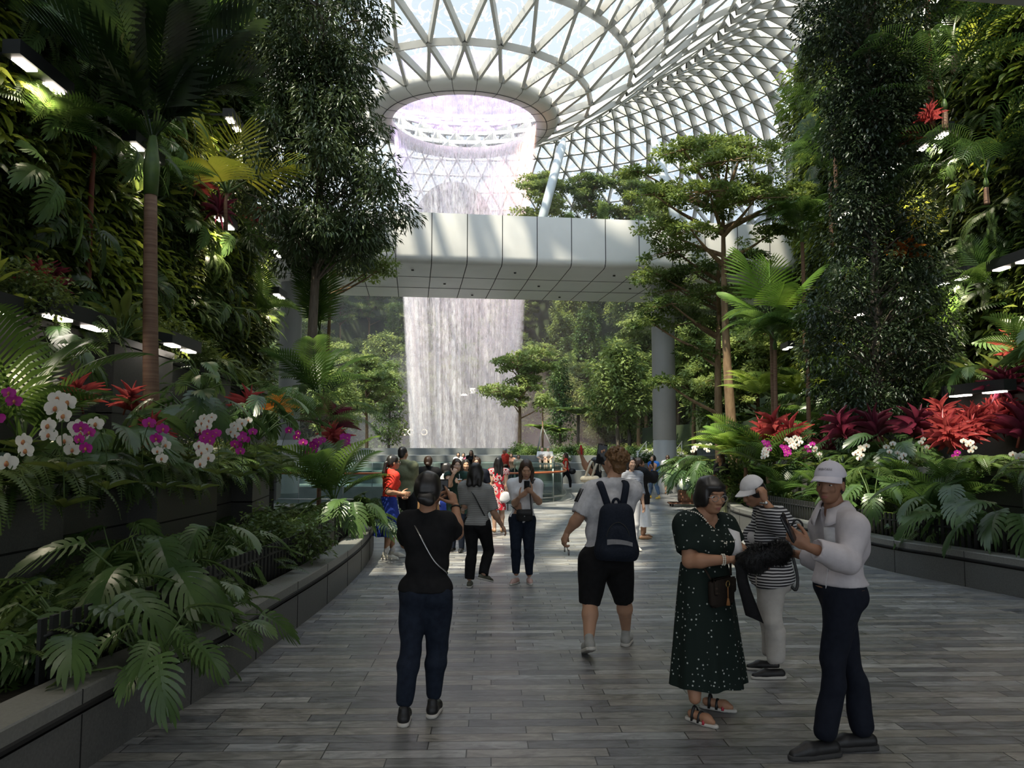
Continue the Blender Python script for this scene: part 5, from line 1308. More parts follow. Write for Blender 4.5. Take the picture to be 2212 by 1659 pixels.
for px, py, Y, K, s, lab in ((792, 955, 50, K_far[0], .95, 'layered tree with thin trunk left of the waterfall'), (1122, 985, 48, K_far[3], .98, 'tall layered tree just right of the waterfall'), (1335, 1000, 47, K_far[1], 1.1, 'pale bushy tree left of the right column'), (1250, 990, 49, K_treefern, 1.0, 'tree fern with a flat crown of pale fronds right of the waterfall'),
    (1380, 990, 52, K_far[0], 1.0, 'layered tree behind the right column'), (1210, 985, 56, K_far[2], .9, 'columnar tree right of the waterfall'), (1172, 985, 46.5, K_treefern, .62, 'small tree fern on the terrace right of the waterfall'), (1210, 985, 47, K_treefern, .55, 'smallest tree fern on the terrace, second from the waterfall'), (720, 960, 46, K_far[1], .8, 'bushy tree behind the left column'), (840, 965, 56, K_far[2], .9, 'columnar tree left of the waterfall'),
    (1500, 985, 44, K_far[0], 1.1, 'layered tree right of the right column'), (1560, 985, 42, K_far[1], 1.1, 'bushy tree behind the layered trees on the right'), (1640, 985, 40, K_far[3], 1.1, 'layered tree behind the pleated-leaf palm'), (1720, 985, 40, K_far[2], 1.2, 'columnar tree behind the feather palms on the right'), (1600, 985, 37, K_treefern, .9, 'tree fern between the layered tree trunks')):
    p = at(px, py, Y); K.place((p[0], Y, 1.2 if Y > 40 else 0.6), U(0, 6), s, lab)
# trees and shrubs on the upper deck
for px, Y, K, s, lab in ((1172, 60, K_far[0], .95, 'tree on the upper deck nearest the waterfall'), (1278, 60, K_far[3], .95, 'layered tree on the upper deck, middle one'), (1362, 61, K_far[0], 1.0, 'tree on the upper deck beside the layered tree'), (1303, 55, K_far[2], .38, 'small conical tree on the upper deck'), (1430, 58, K_far[1], .7, 'bushy tree on the upper deck behind the layered tree'), (1230, 58, K_far[2], .4, 'small columnar tree on the upper deck')):
    p = at(px, 470, Y); K.place((p[0], Y, 16.15), U(0, 6), s * 1.1, lab)
for k in range(16):
    px = 1150 + k * 22 + U(-8, 8); p = at(px, 470, 54.5); K_bushfar[k % 2].place((p[0], 54.5 + U(-.6, .6), 16.15), U(0, 6), U(.8, 1.1), 'low shrub along the edge of the upper deck', 'shrubs on the upper deck')
for k in range(26):
    px = 1120 + k * 15 + U(-8, 8); p = at(px, 968, 43 + U(0, 3)); K_bushfar[k % 2].place((p[0], p[1], 1.2), U(0, 6), U(.35, .6), 'shrub planted along the stone terrace', 'shrubs on the stone terrace')
for k, px in enumerate((1215, 1330, 1390, 1405, 1465)):
    p = at(px, 985, 41.2); 
    K_flower.place((p[0], 41.3, 1.0), k * 1.3, (.9, 1.0, 1.1, 1.2, 1.0)[k], ('white-flowering shrub on the terrace right of the seated pair', 'white-flowering shrub on the terrace behind the raised phone', 'white-flowering shrub on the terrace left of the right column', 'white-flowering shrub hard against the right column', 'white-flowering shrub behind the walking couple')[k])
# ================================================================ PEOPLE
def sd_cone(p, a, b, ra, rb):
    ab = b - a; t = np.clip(((p - a) @ ab) / max(ab @ ab, 1e-9), 0, 1)
    return np.linalg.norm(p - a - t[..., None] * ab, axis=-1) - (ra + (rb - ra) * t)
def sd_ell(p, c, R, r):
    q = (p - c) @ R; k0 = np.linalg.norm(q / r, axis=-1); k1 = np.linalg.norm(q / (r * r), axis=-1)
    return k0 * (k0 - 1) / np.maximum(k1, 1e-9)
EYE3 = np.eye(3)
def cone(a, b, ra, rb=None): return ('c', np.asarray(a, float), np.asarray(b, float), float(ra), float(ra if rb is None else rb))
def ell(c, r, R=None): return ('e', np.asarray(c, float), EYE3 if R is None else np.asarray(R, float), np.asarray(np.broadcast_to(r, (3,)), float))
def sd(p, q, infl=0.0):
    return (sd_cone(p, q[1], q[2], q[3], q[4]) if q[0] == 'c' else sd_ell(p, q[1], q[2], q[3])) - infl
def bounds(q):
    if q[0] == 'c':
        r = max(q[3], q[4]); return np.minimum(q[1], q[2]) - r, np.maximum(q[1], q[2]) + r
    e = np.sqrt(((q[2] * q[3]) ** 2).sum(1)); return q[1] - e, q[1] + e

class Field:
    """smooth union of prims on a grid; cut() keeps a half-space, sub() carves; nets() gives the surface"""
    def __init__(s, prims, h, k=.03, infl=0.0):
        B = [bounds(q) for q in prims]; pad = 3 * h + infl
        s.lo = np.min([b[0] for b in B], 0) - pad; hi = np.max([b[1] for b in B], 0) + pad
        s.h = h; s.n = np.ceil((hi - s.lo) / h).astype(int) + 2; s.F = np.full(s.n, .5, np.float32)
        for q in prims: s._apply(q, k, infl)
    def _block(s, q, m):
        a, b = bounds(q); i0 = np.clip(((a - m - s.lo) / s.h).astype(int), 0, s.n - 1); i1 = np.clip(((b + m - s.lo) / s.h).astype(int) + 2, 1, s.n)
        if (i1 <= i0).any(): return None, None
        ax = [s.lo[i] + s.h * np.arange(i0[i], i1[i]) for i in range(3)]
        P = np.stack(np.meshgrid(*ax, indexing='ij'), -1); return (slice(i0[0], i1[0]), slice(i0[1], i1[1]), slice(i0[2], i1[2])), P
    def _apply(s, q, k, infl):
        sl, P = s._block(q, k + infl + 2.5 * s.h)
        if sl is None: return
        d = sd(P, q, infl); a = s.F[sl]; hh = np.clip(.5 + .5 * (a - d) / k, 0, 1); s.F[sl] = a + (d - a) * hh - k * hh * (1 - hh)
    def sub(s, q, infl=0.0, k=.004):
        sl, P = s._block(q, infl + 2.5 * s.h)
        if sl is None: return s
        d = -sd(P, q, infl); s.F[sl] = np.maximum(s.F[sl], d); return s
    def pts(s):
        return np.stack(np.meshgrid(*[s.lo[i] + s.h * np.arange(s.n[i]) for i in range(3)], indexing='ij'), -1)
    def cut(s, p, n):
        """keep what lies on the side of the plane that n points away from"""
        n = nrm(np.asarray(n, float)); s.F = np.maximum(s.F, ((s.pts() - np.asarray(p)) @ n).astype(np.float32)); return s
    def ripple(s, amp, freq, seed=0, zs=.5):
        P = s.pts(); r = np.random.default_rng(seed); d = 0
        for i in range(4):
            w = nrm(r.normal(0, 1, 3) * np.array([1, 1, zs])) * freq * r.uniform(.6, 1.6); d = d + np.sin(P @ w + r.uniform(0, 6))
        s.F = s.F + (amp * .5 * d).astype(np.float32); return s
    def nets(s, g, org, mat=0):
        F = s.F; ins = F < 0; c = np.zeros(np.array(F.shape) - 1, np.int8)
        for i in (0, 1):
            for j in (0, 1):
                for k in (0, 1): c += ins[i:F.shape[0] - 1 + i, j:F.shape[1] - 1 + j, k:F.shape[2] - 1 + k]
        I = np.argwhere((c > 0) & (c < 8))
        if not len(I): return
        off = np.array([(i, j, k) for i in (0, 1) for j in (0, 1) for k in (0, 1)])
        V = np.stack([F[I[:, 0] + o[0], I[:, 1] + o[1], I[:, 2] + o[2]] for o in off], 1); acc = np.zeros((len(I), 3)); cnt = np.zeros(len(I))
        for a in range(8):
            for b in range(a + 1, 8):
                if np.abs(off[a] - off[b]).sum() == 1:
                    m = (V[:, a] < 0) != (V[:, b] < 0); t = V[:, a] / np.where(m, V[:, a] - V[:, b], 1)
                    acc += np.where(m[:, None], off[a] + t[:, None] * (off[b] - off[a]), 0); cnt += m
        P = s.lo + s.h * (I + acc / np.maximum(cnt, 1)[:, None]); idx = np.full(c.shape, -1, np.int64); idx[tuple(I.T)] = np.arange(len(I))
        for ax in range(3):
            u, v = (ax + 1) % 3, (ax + 2) % 3; lo_ = [slice(1, -1)] * 3; lo_[ax] = slice(0, -1); hi_ = list(lo_); hi_[ax] = slice(1, None)
            A, B = ins[tuple(lo_)], ins[tuple(hi_)]
            for sg in (True, False):
                E = np.argwhere(A & ~B if sg else ~A & B)
                if not len(E): continue
                o = np.ones(3, int); o[ax] = 0; E = E + o; q = []
                for du, dv in ((0, 0), (1, 0), (1, 1), (0, 1)):
                    t = E.copy(); t[:, u] -= du; t[:, v] -= dv; q.append(idx[tuple(t.T)])
                q = np.stack(q, -1); q = q[(q >= 0).all(1)]
                s_f = q if sg else q[:, ::-1]; s_f = s_f + g.n; g.f.append(s_f.astype(np.int32)); g.m.append(np.full(len(s_f), mat, np.int32))
        g.v.append((P - np.asarray(org)).astype(np.float32)); g.n += len(P)

# skin, hair, cloth
def skin(name, c): 
    m = mat(name, c, .5, tuple(min(1, x * 1.15) for x in c), 9, spec=.35); m.node_tree.nodes['Principled BSDF'].inputs['Subsurface Weight'].default_value = 0; return m
S_tan = skin('tan_skin', (.36, .19, .115)); S_mid = skin('olive_skin', (.44, .25, .16)); S_fair = skin('fair_skin', (.54, .33, .23)); S_brown = skin('brown_skin', (.25, .125, .075))
H_black = mat('black_hair', (.010, .009, .009), .38, (.022, .019, .018), 40, stretch=(1, 1, .15), spec=.5); H_brown = mat('dark_brown_hair', (.035, .018, .011), .42, (.06, .032, .02), 40, stretch=(1, 1, .15))
H_curly = mat('curly_brown_hair', (.11, .055, .02), .5, (.19, .10, .04), 60, bump=.4); H_grey = mat('grey_hair', (.25, .24, .23), .5, (.35, .34, .33), 50)
def cloth(name, c, c2=None, sc=30, rough=.85): return mat(name, c, rough, c2 if c2 is not None else tuple(x * 1.25 + .002 for x in c), sc, spec=.2, bump=.08)
C_black = cloth('black_cotton', (.008, .008, .009)); C_jeans = cloth('dark_jeans', (.008, .012, .023), (.014, .021, .037), 24); C_white = cloth('white_cotton', (.66, .65, .66), (.72, .71, .72)); C_navy = cloth('navy_wool', (.005, .007, .014))
C_red = cloth('red_cotton', (.62, .045, .03)); C_blue = cloth('royal_blue_cotton', (.022, .045, .27)); C_olive = cloth('olive_cotton', (.13, .14, .085)); C_cream = cloth('cream_cotton', (.55, .49, .38)); C_lightgrey = cloth('light_grey_cotton', (.50, .50, .52))
C_denim = cloth('blue_denim', (.05, .09, .17), (.10, .15, .24), 20); C_greenskirt = cloth('pale_green_skirt', (.36, .36, .20)); C_bluejacket = cloth('bright_blue_jacket', (.02, .10, .36)); C_khaki = cloth('khaki_cotton', (.16, .14, .09))
C_shoeblack = mat('black_shoe', (.012, .012, .013), .45); C_shoewhite = mat('white_shoe', (.62, .58, .50), .6); C_shoepink = mat('pink_shoe', (.50, .33, .29), .6); C_shoegrey = mat('grey_knit_shoe', (.33, .33, .31), .7); C_sole = mat('pale_rubber_sole', (.52, .50, .46), .6); C_soled = mat('dark_rubber_sole', (.03, .03, .03), .7)
C_shoeolive = mat('olive_canvas_shoe', (.10, .10, .07), .7); C_tansandal = mat('tan_leather', (.30, .17, .09), .6)
def stripes(name, c1, c2, freq, width=.5):
    m = cloth(name, c1); N = m.node_tree.nodes; L = m.node_tree.links; b = N['Principled BSDF']; t = N.new('ShaderNodeTexCoord'); sp = N.new('ShaderNodeSeparateXYZ'); L.new(t.outputs['Object'], sp.inputs[0])
    nz = N.new('ShaderNodeTexNoise'); nz.inputs['Scale'].default_value = 5; L.new(t.outputs['Object'], nz.inputs['Vector'])
    ad = N.new('ShaderNodeMath'); ad.operation = 'MULTIPLY_ADD'; ad.inputs[1].default_value = .02; L.new(nz.outputs[0], ad.inputs[0]); L.new(sp.outputs['Z'], ad.inputs[2])
    mu = N.new('ShaderNodeMath'); mu.operation = 'MULTIPLY'; mu.inputs[1].default_value = freq; L.new(ad.outputs[0], mu.inputs[0]); fr = N.new('ShaderNodeMath'); fr.operation = 'FRACT'; L.new(mu.outputs[0], fr.inputs[0])
    gt = N.new('ShaderNodeMath'); gt.operation = 'GREATER_THAN'; gt.inputs[1].default_value = width; L.new(fr.outputs[0], gt.inputs[0]); mx = N.new('ShaderNodeMix'); mx.data_type = 'RGBA'
    L.new(gt.outputs[0], mx.inputs[0]); mx.inputs[6].default_value = (*c1, 1); mx.inputs[7].default_value = (*c2, 1); L.new(mx.outputs[2], b.inputs['Base Color']); return m
def dots(name, c1, c2, scale, rad, ring=False):
    m = cloth(name, c1); N = m.node_tree.nodes; L = m.node_tree.links; b = N['Principled BSDF']; t = N.new('ShaderNodeTexCoord'); vo = N.new('ShaderNodeTexVoronoi'); vo.inputs['Scale'].default_value = scale
    if not ring: vo.inputs['Randomness'].default_value = .55
    L.new(t.outputs['Object'], vo.inputs['Vector']); r = N.new('ShaderNodeValToRGB'); r.color_ramp.interpolation = 'CONSTANT'; e = r.color_ramp.elements; L.new(vo.outputs['Distance'], r.inputs[0])
    if ring:
        e[0].position = 0; e[0].color = (.55, .02, .03, 1); e[1].position = .24; e[1].color = (.02, .015, .02, 1)
        for p, c_ in ((.29, (.75, .68, .66)), (.40, (.5, .02, .035)), (.50, (.72, .65, .63)), (.58, (.02, .015, .02)), (.63, (.6, .03, .05))): e.new(p).color = (*c_, 1)
    else: e[0].position = 0; e[0].color = (*c2, 1); e[1].position = rad; e[1].color = (*c1, 1)
    L.new(r.outputs[0], b.inputs['Base Color']); return m
C_greystripe = stripes('grey_striped_jersey', (.20, .20, .19), (.30, .30, .29), 42, .55); C_bwstripe = stripes('black_white_striped_knit', (.03, .03, .035), (.55, .55, .56), 46, .55)
C_dots = dots('dark_green_dotted_cotton', (.010, .018, .015), (.42, .45, .42), 30, .17); C_swirl = dots('red_white_swirl_print', (.5, .02, .03), (.7, .65, .62), 9.5, .2, True)
C_eye = mat('eye_white', (.6, .58, .56), .3); C_iris = mat('dark_iris', (.012, .008, .006), .2); C_lip = mat('lip_colour', (.33, .12, .10), .5)
M_phone = mat('black_phone', (.012, .012, .014), .25); M_screen = mat('dark_screen', (.015, .017, .02), .08); M_gold = mat('gold_trim', (.6, .42, .15), .3, metal=1); M_pearl = mat('pearl', (.75, .70, .6), .25); M_steel = mat('steel_trim', (.5, .5, .5), .3, metal=1)

class Person:
    def __init__(s, Y, foot, top, face, label, skin=S_mid, build=1.0, female=True, vox=.010, J=None, headyaw=0.0, headpitch=0.0, lean=(0, 0), group=None, hs=1.0, headroll=0.0):
        """foot, top: pixels of the ground point between the feet and of the top of the head; face: azimuth the body faces; J: joints as (px, py, depth offset)"""
        s.Y = Y; p = at(foot[0], foot[1], Y); s.o = np.array([p[0], Y, 0.0]); s.H = H_ = at(top[0], top[1], Y)[2] * 1.0; s.label = label; s.group = group; s.skin = skin; s.vox = vox; s.bw = build; s.fem = female
        s.f = np.array([math.cos(face), math.sin(face), 0]); s.r = np.array([s.f[1], -s.f[0], 0]); f, r, o = s.f, s.r, s.o; up = np.array([0, 0, 1.0])
        ln = np.array([at(top[0], top[1], Y)[0] - o[0], 0, 0]) if True else 0
        L = lambda t: ln * t + (r * lean[0] + f * lean[1]) * t
        sw = (.102 if female else .116) * H_; hw = .052 * H_
        j = s.j = {}
        def P(z, a=0, b=0): return o + up * z * H_ + r * a + f * b + L(min(1, max(0, (z - .5) / .45)))
        j['hip'] = P(.515); j['waist'] = P(.61); j['chest'] = P(.725); j['neck'] = P(.838, 0, -.008 * H_); j['head'] = P(.925, 0, .012 * H_)
        for sgn, n in ((1, 'R'), (-1, 'L')):
            j[n + 'sh'] = P(.798, sgn * sw); j[n + 'el'] = P(.632, sgn * (sw + .028 * H_), -.012 * H_); j[n + 'wr'] = P(.49, sgn * (sw + .030 * H_), .03 * H_)
            j[n + 'hip'] = P(.505, sgn * hw); j[n + 'kn'] = o + up * .278 * H_ + r * sgn * hw * .95 + f * .012 * H_; j[n + 'an'] = o + up * .048 * H_ + r * sgn * hw * .95 - f * .01 * H_
            j[n + 'toe'] = f + r * sgn * .15
        for k, v in (J or {}).items():
            if k.endswith('toe'): j[k] = nrm(np.array([v[0], v[1], 0.0])) if len(v) == 2 else np.array(v)
            elif v[0] == 'w': j[k] = np.array(v[1:], float)
            else: j[k] = at(v[0], v[1], Y + (v[2] if len(v) > 2 else 0))
        for n in 'RL':
            if n + 'an' in (J or {}) and n + 'kn' not in (J or {}): j[n + 'kn'] = (j[n + 'hip'] + j[n + 'an']) / 2 + f * .03 * H_
            if n + 'wr' in (J or {}) and n + 'el' not in (J or {}):
                m = (j[n + 'sh'] + j[n + 'wr']) / 2; d = np.linalg.norm(j[n + 'wr'] - j[n + 'sh']); e = math.sqrt(max(0, (.158 * H_) ** 2 - (d / 2) ** 2)); j[n + 'el'] = m + nrm(-up * .9 - f * .5 + r * (.35 if n == 'R' else -.35)) * e
        ya = face + headyaw; hf = np.array([math.cos(ya) * math.cos(headpitch), math.sin(ya) * math.cos(headpitch), math.sin(headpitch)]); hr = nrm(np.cross(hf, up)); hu = np.cross(hr, hf)
        if headroll: hr, hu = hr * math.cos(headroll) + hu * math.sin(headroll), hu * math.cos(headroll) - hr * math.sin(headroll)
        s.HR = np.stack([hr, hf, hu], -1); s.hs = hs * H_ / 1.68 * (1.03 if H_ < 1.6 else 1.0); s.parts = []
    def hp(s, x, y, z): return s.j['head'] + s.HR @ (np.array([x, y, z]) * s.hs)
    def hR(s): return s.HR
    # ---- prims
    def torso(s, bulk=1.0):
        j, H_, w = s.j, s.H, s.bw * bulk; R = np.stack([s.r, s.f, [0, 0, 1]], -1); fem = s.fem; up = np.array([0, 0, 1.0])
        pr = [ell(j['hip'] + up * .012 * H_, np.array([.098 * w, .066 * w, .075]) * H_, R), ell(j['waist'], np.array([.080 * w if fem else .086 * w, .056 * w, .085]) * H_, R), ell(j['chest'], np.array([.092 * w if fem else .102 * w, .062 * w, .10]) * H_, R),
              ell(j['hip'] - s.f * .028 * H_ - up * .012 * H_ + s.r * .04 * H_, np.array([.05, .048, .05]) * H_ * w, R), ell(j['hip'] - s.f * .028 * H_ - up * .012 * H_ - s.r * .04 * H_, np.array([.05, .048, .05]) * H_ * w, R)]
        for n in 'RL':
            pr += [cone(j['neck'] + up * .005 * H_, j[n + 'sh'], .030 * H_, .032 * H_ * w), cone(j['chest'] + (j[n + 'sh'] - j['neck']) * .55, j[n + 'sh'], .050 * H_, .034 * H_)]
            if fem: pr.append(ell(j['chest'] + s.f * .048 * H_ * w + s.r * (.042 if n == 'R' else -.042) * H_, np.array([.036, .034, .036]) * H_ * w, R))
        return pr
    def arm(s, n, t0=0.0, t1=2.0, sc=1.0):
        """t from 0 at the shoulder over 1 at the elbow to 2 at the wrist"""
        j, H_ = s.j, s.H; w = s.bw ** .7 * sc; a, e, b = j[n + 'sh'], j[n + 'el'], j[n + 'wr']; ra, re, rw = .0345 * H_ * w, .0255 * H_ * w, .0165 * H_ * w; pr = []
        u1 = min(t1, 1.0); pr.append(cone(a, a + (e - a) * u1, ra, ra + (re - ra) * u1))
        if t1 > 1.0:
            u = t1 - 1; m = e + (b - e) * .3; pr.append(cone(e, m, re, re * 1.06)); pr.append(cone(m, e + (b - e) * max(u, .31), re * 1.06, re * 1.06 + (rw - re * 1.06) * max(0, (u - .3) / .7)))
        return pr
    def leg(s, n, t1=2.0, sc=1.0, straight=0.0):
        j, H_ = s.j, s.H; w = s.bw ** .8 * sc; a, k, b = j[n + 'hip'], j[n + 'kn'], j[n + 'an']; ra, rk, rb = .060 * H_ * w, .036 * H_ * w, .0225 * H_ * w
        rb = rb + (rk * 1.05 - rb) * straight; u1 = min(t1, 1.0); pr = [cone(a, a + (k - a) * u1, ra, ra + (rk - ra) * u1)]
        if t1 > 1.0:
            u = t1 - 1; c_ = k + (b - k) * .33 - s.f * .012 * H_; pr += [cone(k, c_, rk, rk * 1.02), cone(c_, k + (b - k) * max(u, .34), rk * 1.02, rk * 1.02 + (rb - rk * 1.02) * max(0, (u - .33) / .67))]
        return pr
    def head_prims(s):
        q, R = s.hp, s.hR(); k = s.hs; E = lambda x, y, z, a, b, c: ell(q(x, y, z), np.array([a, b, c]) * k, R)
        return [E(0, -.012, .028, .073, .090, .086), E(0, .020, -.030, .060, .066, .082), E(0, .052, -.078, .030, .030, .026), E(0, .060, -.015, .046, .030, .06),
                cone(q(0, .084, .012), q(0, .103, -.026), .009 * k, .0125 * k), E(.012, .092, -.032, .009, .010, .008), E(-.012, .092, -.032, .009, .010, .008),
                E(0, .080, .030, .045, .014, .010), E(.036, .068, -.020, .020, .018, .018), E(-.036, .068, -.020, .020, .018, .018), E(0, .083, -.058, .020, .010, .007), E(0, .081, -.068, .017, .010, .007),
                E(.074, -.012, -.008, .008, .020, .031), E(-.074, -.012, -.008, .008, .020, .031), cone(q(0, -.028, -.055), s.j['neck'], .047 * k, .050 * k)]
    def hand(s, n, dirn, palm, curl=.5, spread=.15, thumb=.5, size=1.0, point=False):
        """prims of a hand at the wrist: dirn along the fingers, palm the way the palm faces"""
        H_ = s.H * size; d = nrm(dirn); pn = nrm(np.asarray(palm, float) - d * np.dot(palm, d)); sd_ = np.cross(d, pn) * (1 if n == 'R' else -1); w = s.j[n + 'wr']
        R = np.stack([sd_, d, pn], -1); pr = [ell(w + d * .030 * H_, np.array([.0245, .034, .0125]) * H_, R), cone(w, w + d * .03 * H_, .0150 * H_, .0155 * H_), cone(w + d * .045 * H_ + sd_ * .016 * H_, w + d * .045 * H_ - sd_ * .016 * H_, .0105 * H_)]
        for i, (x, l) in enumerate(((.018, .041), (.0062, .046), (-.0058, .043), (-.0172, .034))):
            p = w + d * .052 * H_ + sd_ * x * H_; a = d + sd_ * spread * x * 18; ang = 0.0; c_ = (0.08 if point and i == 0 else curl * (1 + .12 * i))
            for seg, rr in ((.46, .0062), (.30, .0056), (.24, .0050)):
                ang += c_ * (.85 if seg > .4 else 1.0); v = nrm(a) * math.cos(ang) + pn * math.sin(ang); e = p + v * l * seg * H_; pr.append(cone(p, e, rr * H_, rr * .93 * H_)); p = e
        p = w + d * .014 * H_ + sd_ * .018 * H_; v = nrm(d * .6 + sd_ * (.9 - thumb * .5) + pn * thumb)
        for l, rr in ((.026, .0078), (.020, .0066), (.016, .0058)):
            e = p + v * l * H_; pr.append(cone(p, e, rr * H_, rr * .92 * H_)); p = e; v = nrm(v + d * .25 - sd_ * .18 * thumb + pn * .1)
        return pr
    # ---- meshes
    def body(s, hands=None, bare_feet=True, full=True):
        g = Geo(); pr = s.torso(.93)
        for n in 'RL': pr += s.arm(n, 0, 2, .96) + s.leg(n, 2, .96)
        pr += [cone(s.j['neck'], s.hp(0, -.025, -.06), .036 * s.H, .031 * s.H)]
        if bare_feet:
            for n in 'RL': pr += s.foot_prims(n)
        hv = max(.0048, s.vox * .6)
        if s.vox > .015: pr += s.head_prims()
        for n in 'RL':
            hd = (hands or {}).get(n)
            if hd is None: d = nrm(s.j[n + 'wr'] - s.j[n + 'el']); hd = dict(dirn=d, palm=s.r * (-1 if n == 'R' else 1) + .0 * d, curl=.28)
            if s.vox > .015: pr += [ell(s.j[n + 'wr'] + nrm(hd['dirn']) * .045 * s.H, np.array([.02, .045, .018]) * s.H, frames(np.array([nrm(hd['dirn'])]), [0.1, .2, 1])[0])]
            else: Field(s.hand(n, **hd), hv if s.vox > .008 else .0042, .006).nets(g, s.o)
        Field(pr, s.vox, .028).nets(g, s.o)
        if s.vox <= .015: Field(s.head_prims(), hv, .012).nets(g, s.o)
        s.root = g.build('person', s.skin); s.root.location = s.o; tag(s.root, s.label, 'person', s.group); return s.root
    def foot_prims(s, n):
        a = s.j[n + 'an']; t = s.toe(n); k = s.H / 1.65; z0 = a[2] - .078 * k; b = a.copy(); b[2] = z0 if a[2] > .16 * k else .018
        return [cone(b + t * -.03 * k + [0, 0, .03 * k], b + t * .10 * k + [0, 0, .024 * k], .030 * k, .033 * k), cone(b + t * .10 * k + [0, 0, .022 * k], b + t * .15 * k + [0, 0, .016 * k], .032 * k, .018 * k)]
    def toe(s, n):
        t = s.j[n + 'toe']; return nrm(np.array([t[0], t[1], t[2] if len(t) > 2 else 0.0]))
    def part(s, name, fld, m, parent=None, label=None):
        g = Geo()
        for q in (fld if isinstance(fld, list) else [fld]): q.nets(g, s.o)
        o = g.build(name, m, parent or s.root)
        if label: o['label'] = label
        return o
    def geo(s, name, g, m, parent=None, label=None):
        for i in range(len(g.v)): g.v[i] = g.v[i] - s.o.astype(np.float32)
        o = g.build(name, m, parent or s.root)
        if label: o['label'] = label
        return o
    def shirt(s, m, hem=.47, sleeve=.75, infl=.012, neckz=.838, name='shirt', ripple=.004, vneck=0.0, neck_r=.047, k=.03, bulk=1.0, slv=1.12, seed=0):
        pr = s.torso(bulk); f = None
        for n in 'RL': 
            if sleeve > 0: pr += s.arm(n, 0, sleeve, slv)
        if hem < .44:
            for n in 'RL': pr += s.leg(n, .5)
        F_ = Field(pr, s.vox, k, infl); up = np.array([0, 0, 1.0])
        if ripple: F_.ripple(ripple, 26, seed, .6)
        F_.cut(s.o + up * hem * s.H, (0, 0, -1)).cut(s.j['neck'] + up * (neckz - .838 + .036) * s.H, up + s.f * .25)
        for n in 'RL':
            if 0 < sleeve < 2:
                e = s.j[n + 'sh'] + (s.j[n + 'el'] - s.j[n + 'sh']) * min(sleeve, 1) if sleeve <= 1 else s.j[n + 'el'] + (s.j[n + 'wr'] - s.j[n + 'el']) * (sleeve - 1)
                d = nrm(s.j[n + 'el'] - s.j[n + 'sh']) if sleeve <= 1 else nrm(s.j[n + 'wr'] - s.j[n + 'el']); F_.sub(cone(e + d * .075, e + d * .30, .082, .09))
        nb = s.j['neck'] + s.f * .018 + up * .035; F_.sub(cone(nb, nb + up * .1 + s.f * .02, neck_r * s.H / 1.65 * 1.35, neck_r * s.H / 1.65 * 1.7))
        if vneck: F_.sub(cone(s.j['neck'] + s.f * .06, s.j['neck'] + s.f * .20 - up * vneck, .062, .006))
        return s.part(name, F_, m)
    def trousers(s, m, top=.60, end=2.0, infl=.010, low=.11, butt=1, straight=.0, name='trousers', sc=1.0, ripple=.003, wide=1.0, seed=5):
        pr = s.torso()[:2] + (s.torso()[3:5] if butt else [])
        for n in 'RL': pr += s.leg(n, end, sc * wide, straight)
        F_ = Field(pr, s.vox, .022, infl); up = np.array([0, 0, 1.0])
        if ripple: F_.ripple(ripple, 30, seed, .8)
        F_.cut(s.o + up * top * s.H, up)
        for n in 'RL':
            e = s.j[n + 'kn'] + (s.j[n + 'an'] - s.j[n + 'kn']) * (end - 1) if end > 1 else s.j[n + 'hip'] + (s.j[n + 'kn'] - s.j[n + 'hip']) * end
            d = nrm(s.j[n + 'an'] - s.j[n + 'kn']) if end > 1 else nrm(s.j[n + 'kn'] - s.j[n + 'hip']); F_.sub(cone(e + d * low, e + d * (low + .19), .11 if end <= 1 else .10))
        return s.part(name, F_, m)
    def shoes(s, m, sole=None, collar=True, name='shoe', lift=None, scale=1.0):
        for n in 'RL':
            a = s.j[n + 'an']; t = s.toe(n); k = s.H / 1.65 * scale; sd_ = nrm(np.cross(t, [0, 0, 1])); u = np.cross(sd_, t); b = a - u * .078 * s.H / 1.65
            if abs(t[2]) < 1e-6 and a[2] < .13 * k + .03: b[2] = 0
            q = lambda y, z: b + t * y * k + u * z * k
            pr = [cone(q(-.035, .038), q(.09, .036), .034 * k, .036 * k), cone(q(.09, .036), q(.165, .022), .037 * k, .024 * k)]
            if collar: pr.append(cone(q(-.02, .05), q(-.018, .088), .034 * k, .032 * k))
            v = max(.005, s.vox * .7); F_ = Field(pr, v, .02).cut(q(0, .014), -u); o = s.part(name, F_, m)
            if sole is not None:
                S_ = Field([cone(q(-.04, .01), q(.09, .01), .037 * k, .040 * k), cone(q(.09, .01), q(.17, .012), .040 * k, .026 * k)], v, .01).cut(q(0, 0), -u).cut(q(0, .024), u); s.part('sole', S_, sole, o)
    def skirt(s, m, z0, z1, r0, r1, name='skirt', pleats=0, amp=.0, n=96, rows=14, sway=(0, 0), flare=1.0, depth=.72):
        g = Geo(); a = np.arange(n) * 2 * math.pi / n; P = []
        for t in np.linspace(0, 1, rows):
            z = (z0 + (z1 - z0) * t) * s.H; rr = (r0 + (r1 - r0) * t ** flare) * s.H; w = 1 + amp * t * np.sin(pleats * a) + amp * .5 * t * np.sin(pleats * 1.7 * a + 1)
            c_ = s.o + (s.j['hip'] - s.o) * np.array([1, 1, 0]) * (1 - .6 * t) + np.array([sway[0] * t, sway[1] * t, 0])
            P.append(c_ + (np.cos(a) * rr * w)[:, None] * s.r + (np.sin(a) * rr * w * (depth + (1 - depth) * .5 * t))[:, None] * s.f + np.stack([0 * a, 0 * a, z + .006 * t * np.sin(7 * a)], -1))
        P = np.array(P); g.grid(P, closed_v=True); Q = P[::-1].copy(); Q = Q + (s.j['hip'] * [1, 1, 0] - Q * [1, 1, 0]) * .03; g.grid(Q, closed_v=True)
        return s.geo(name, g, m)
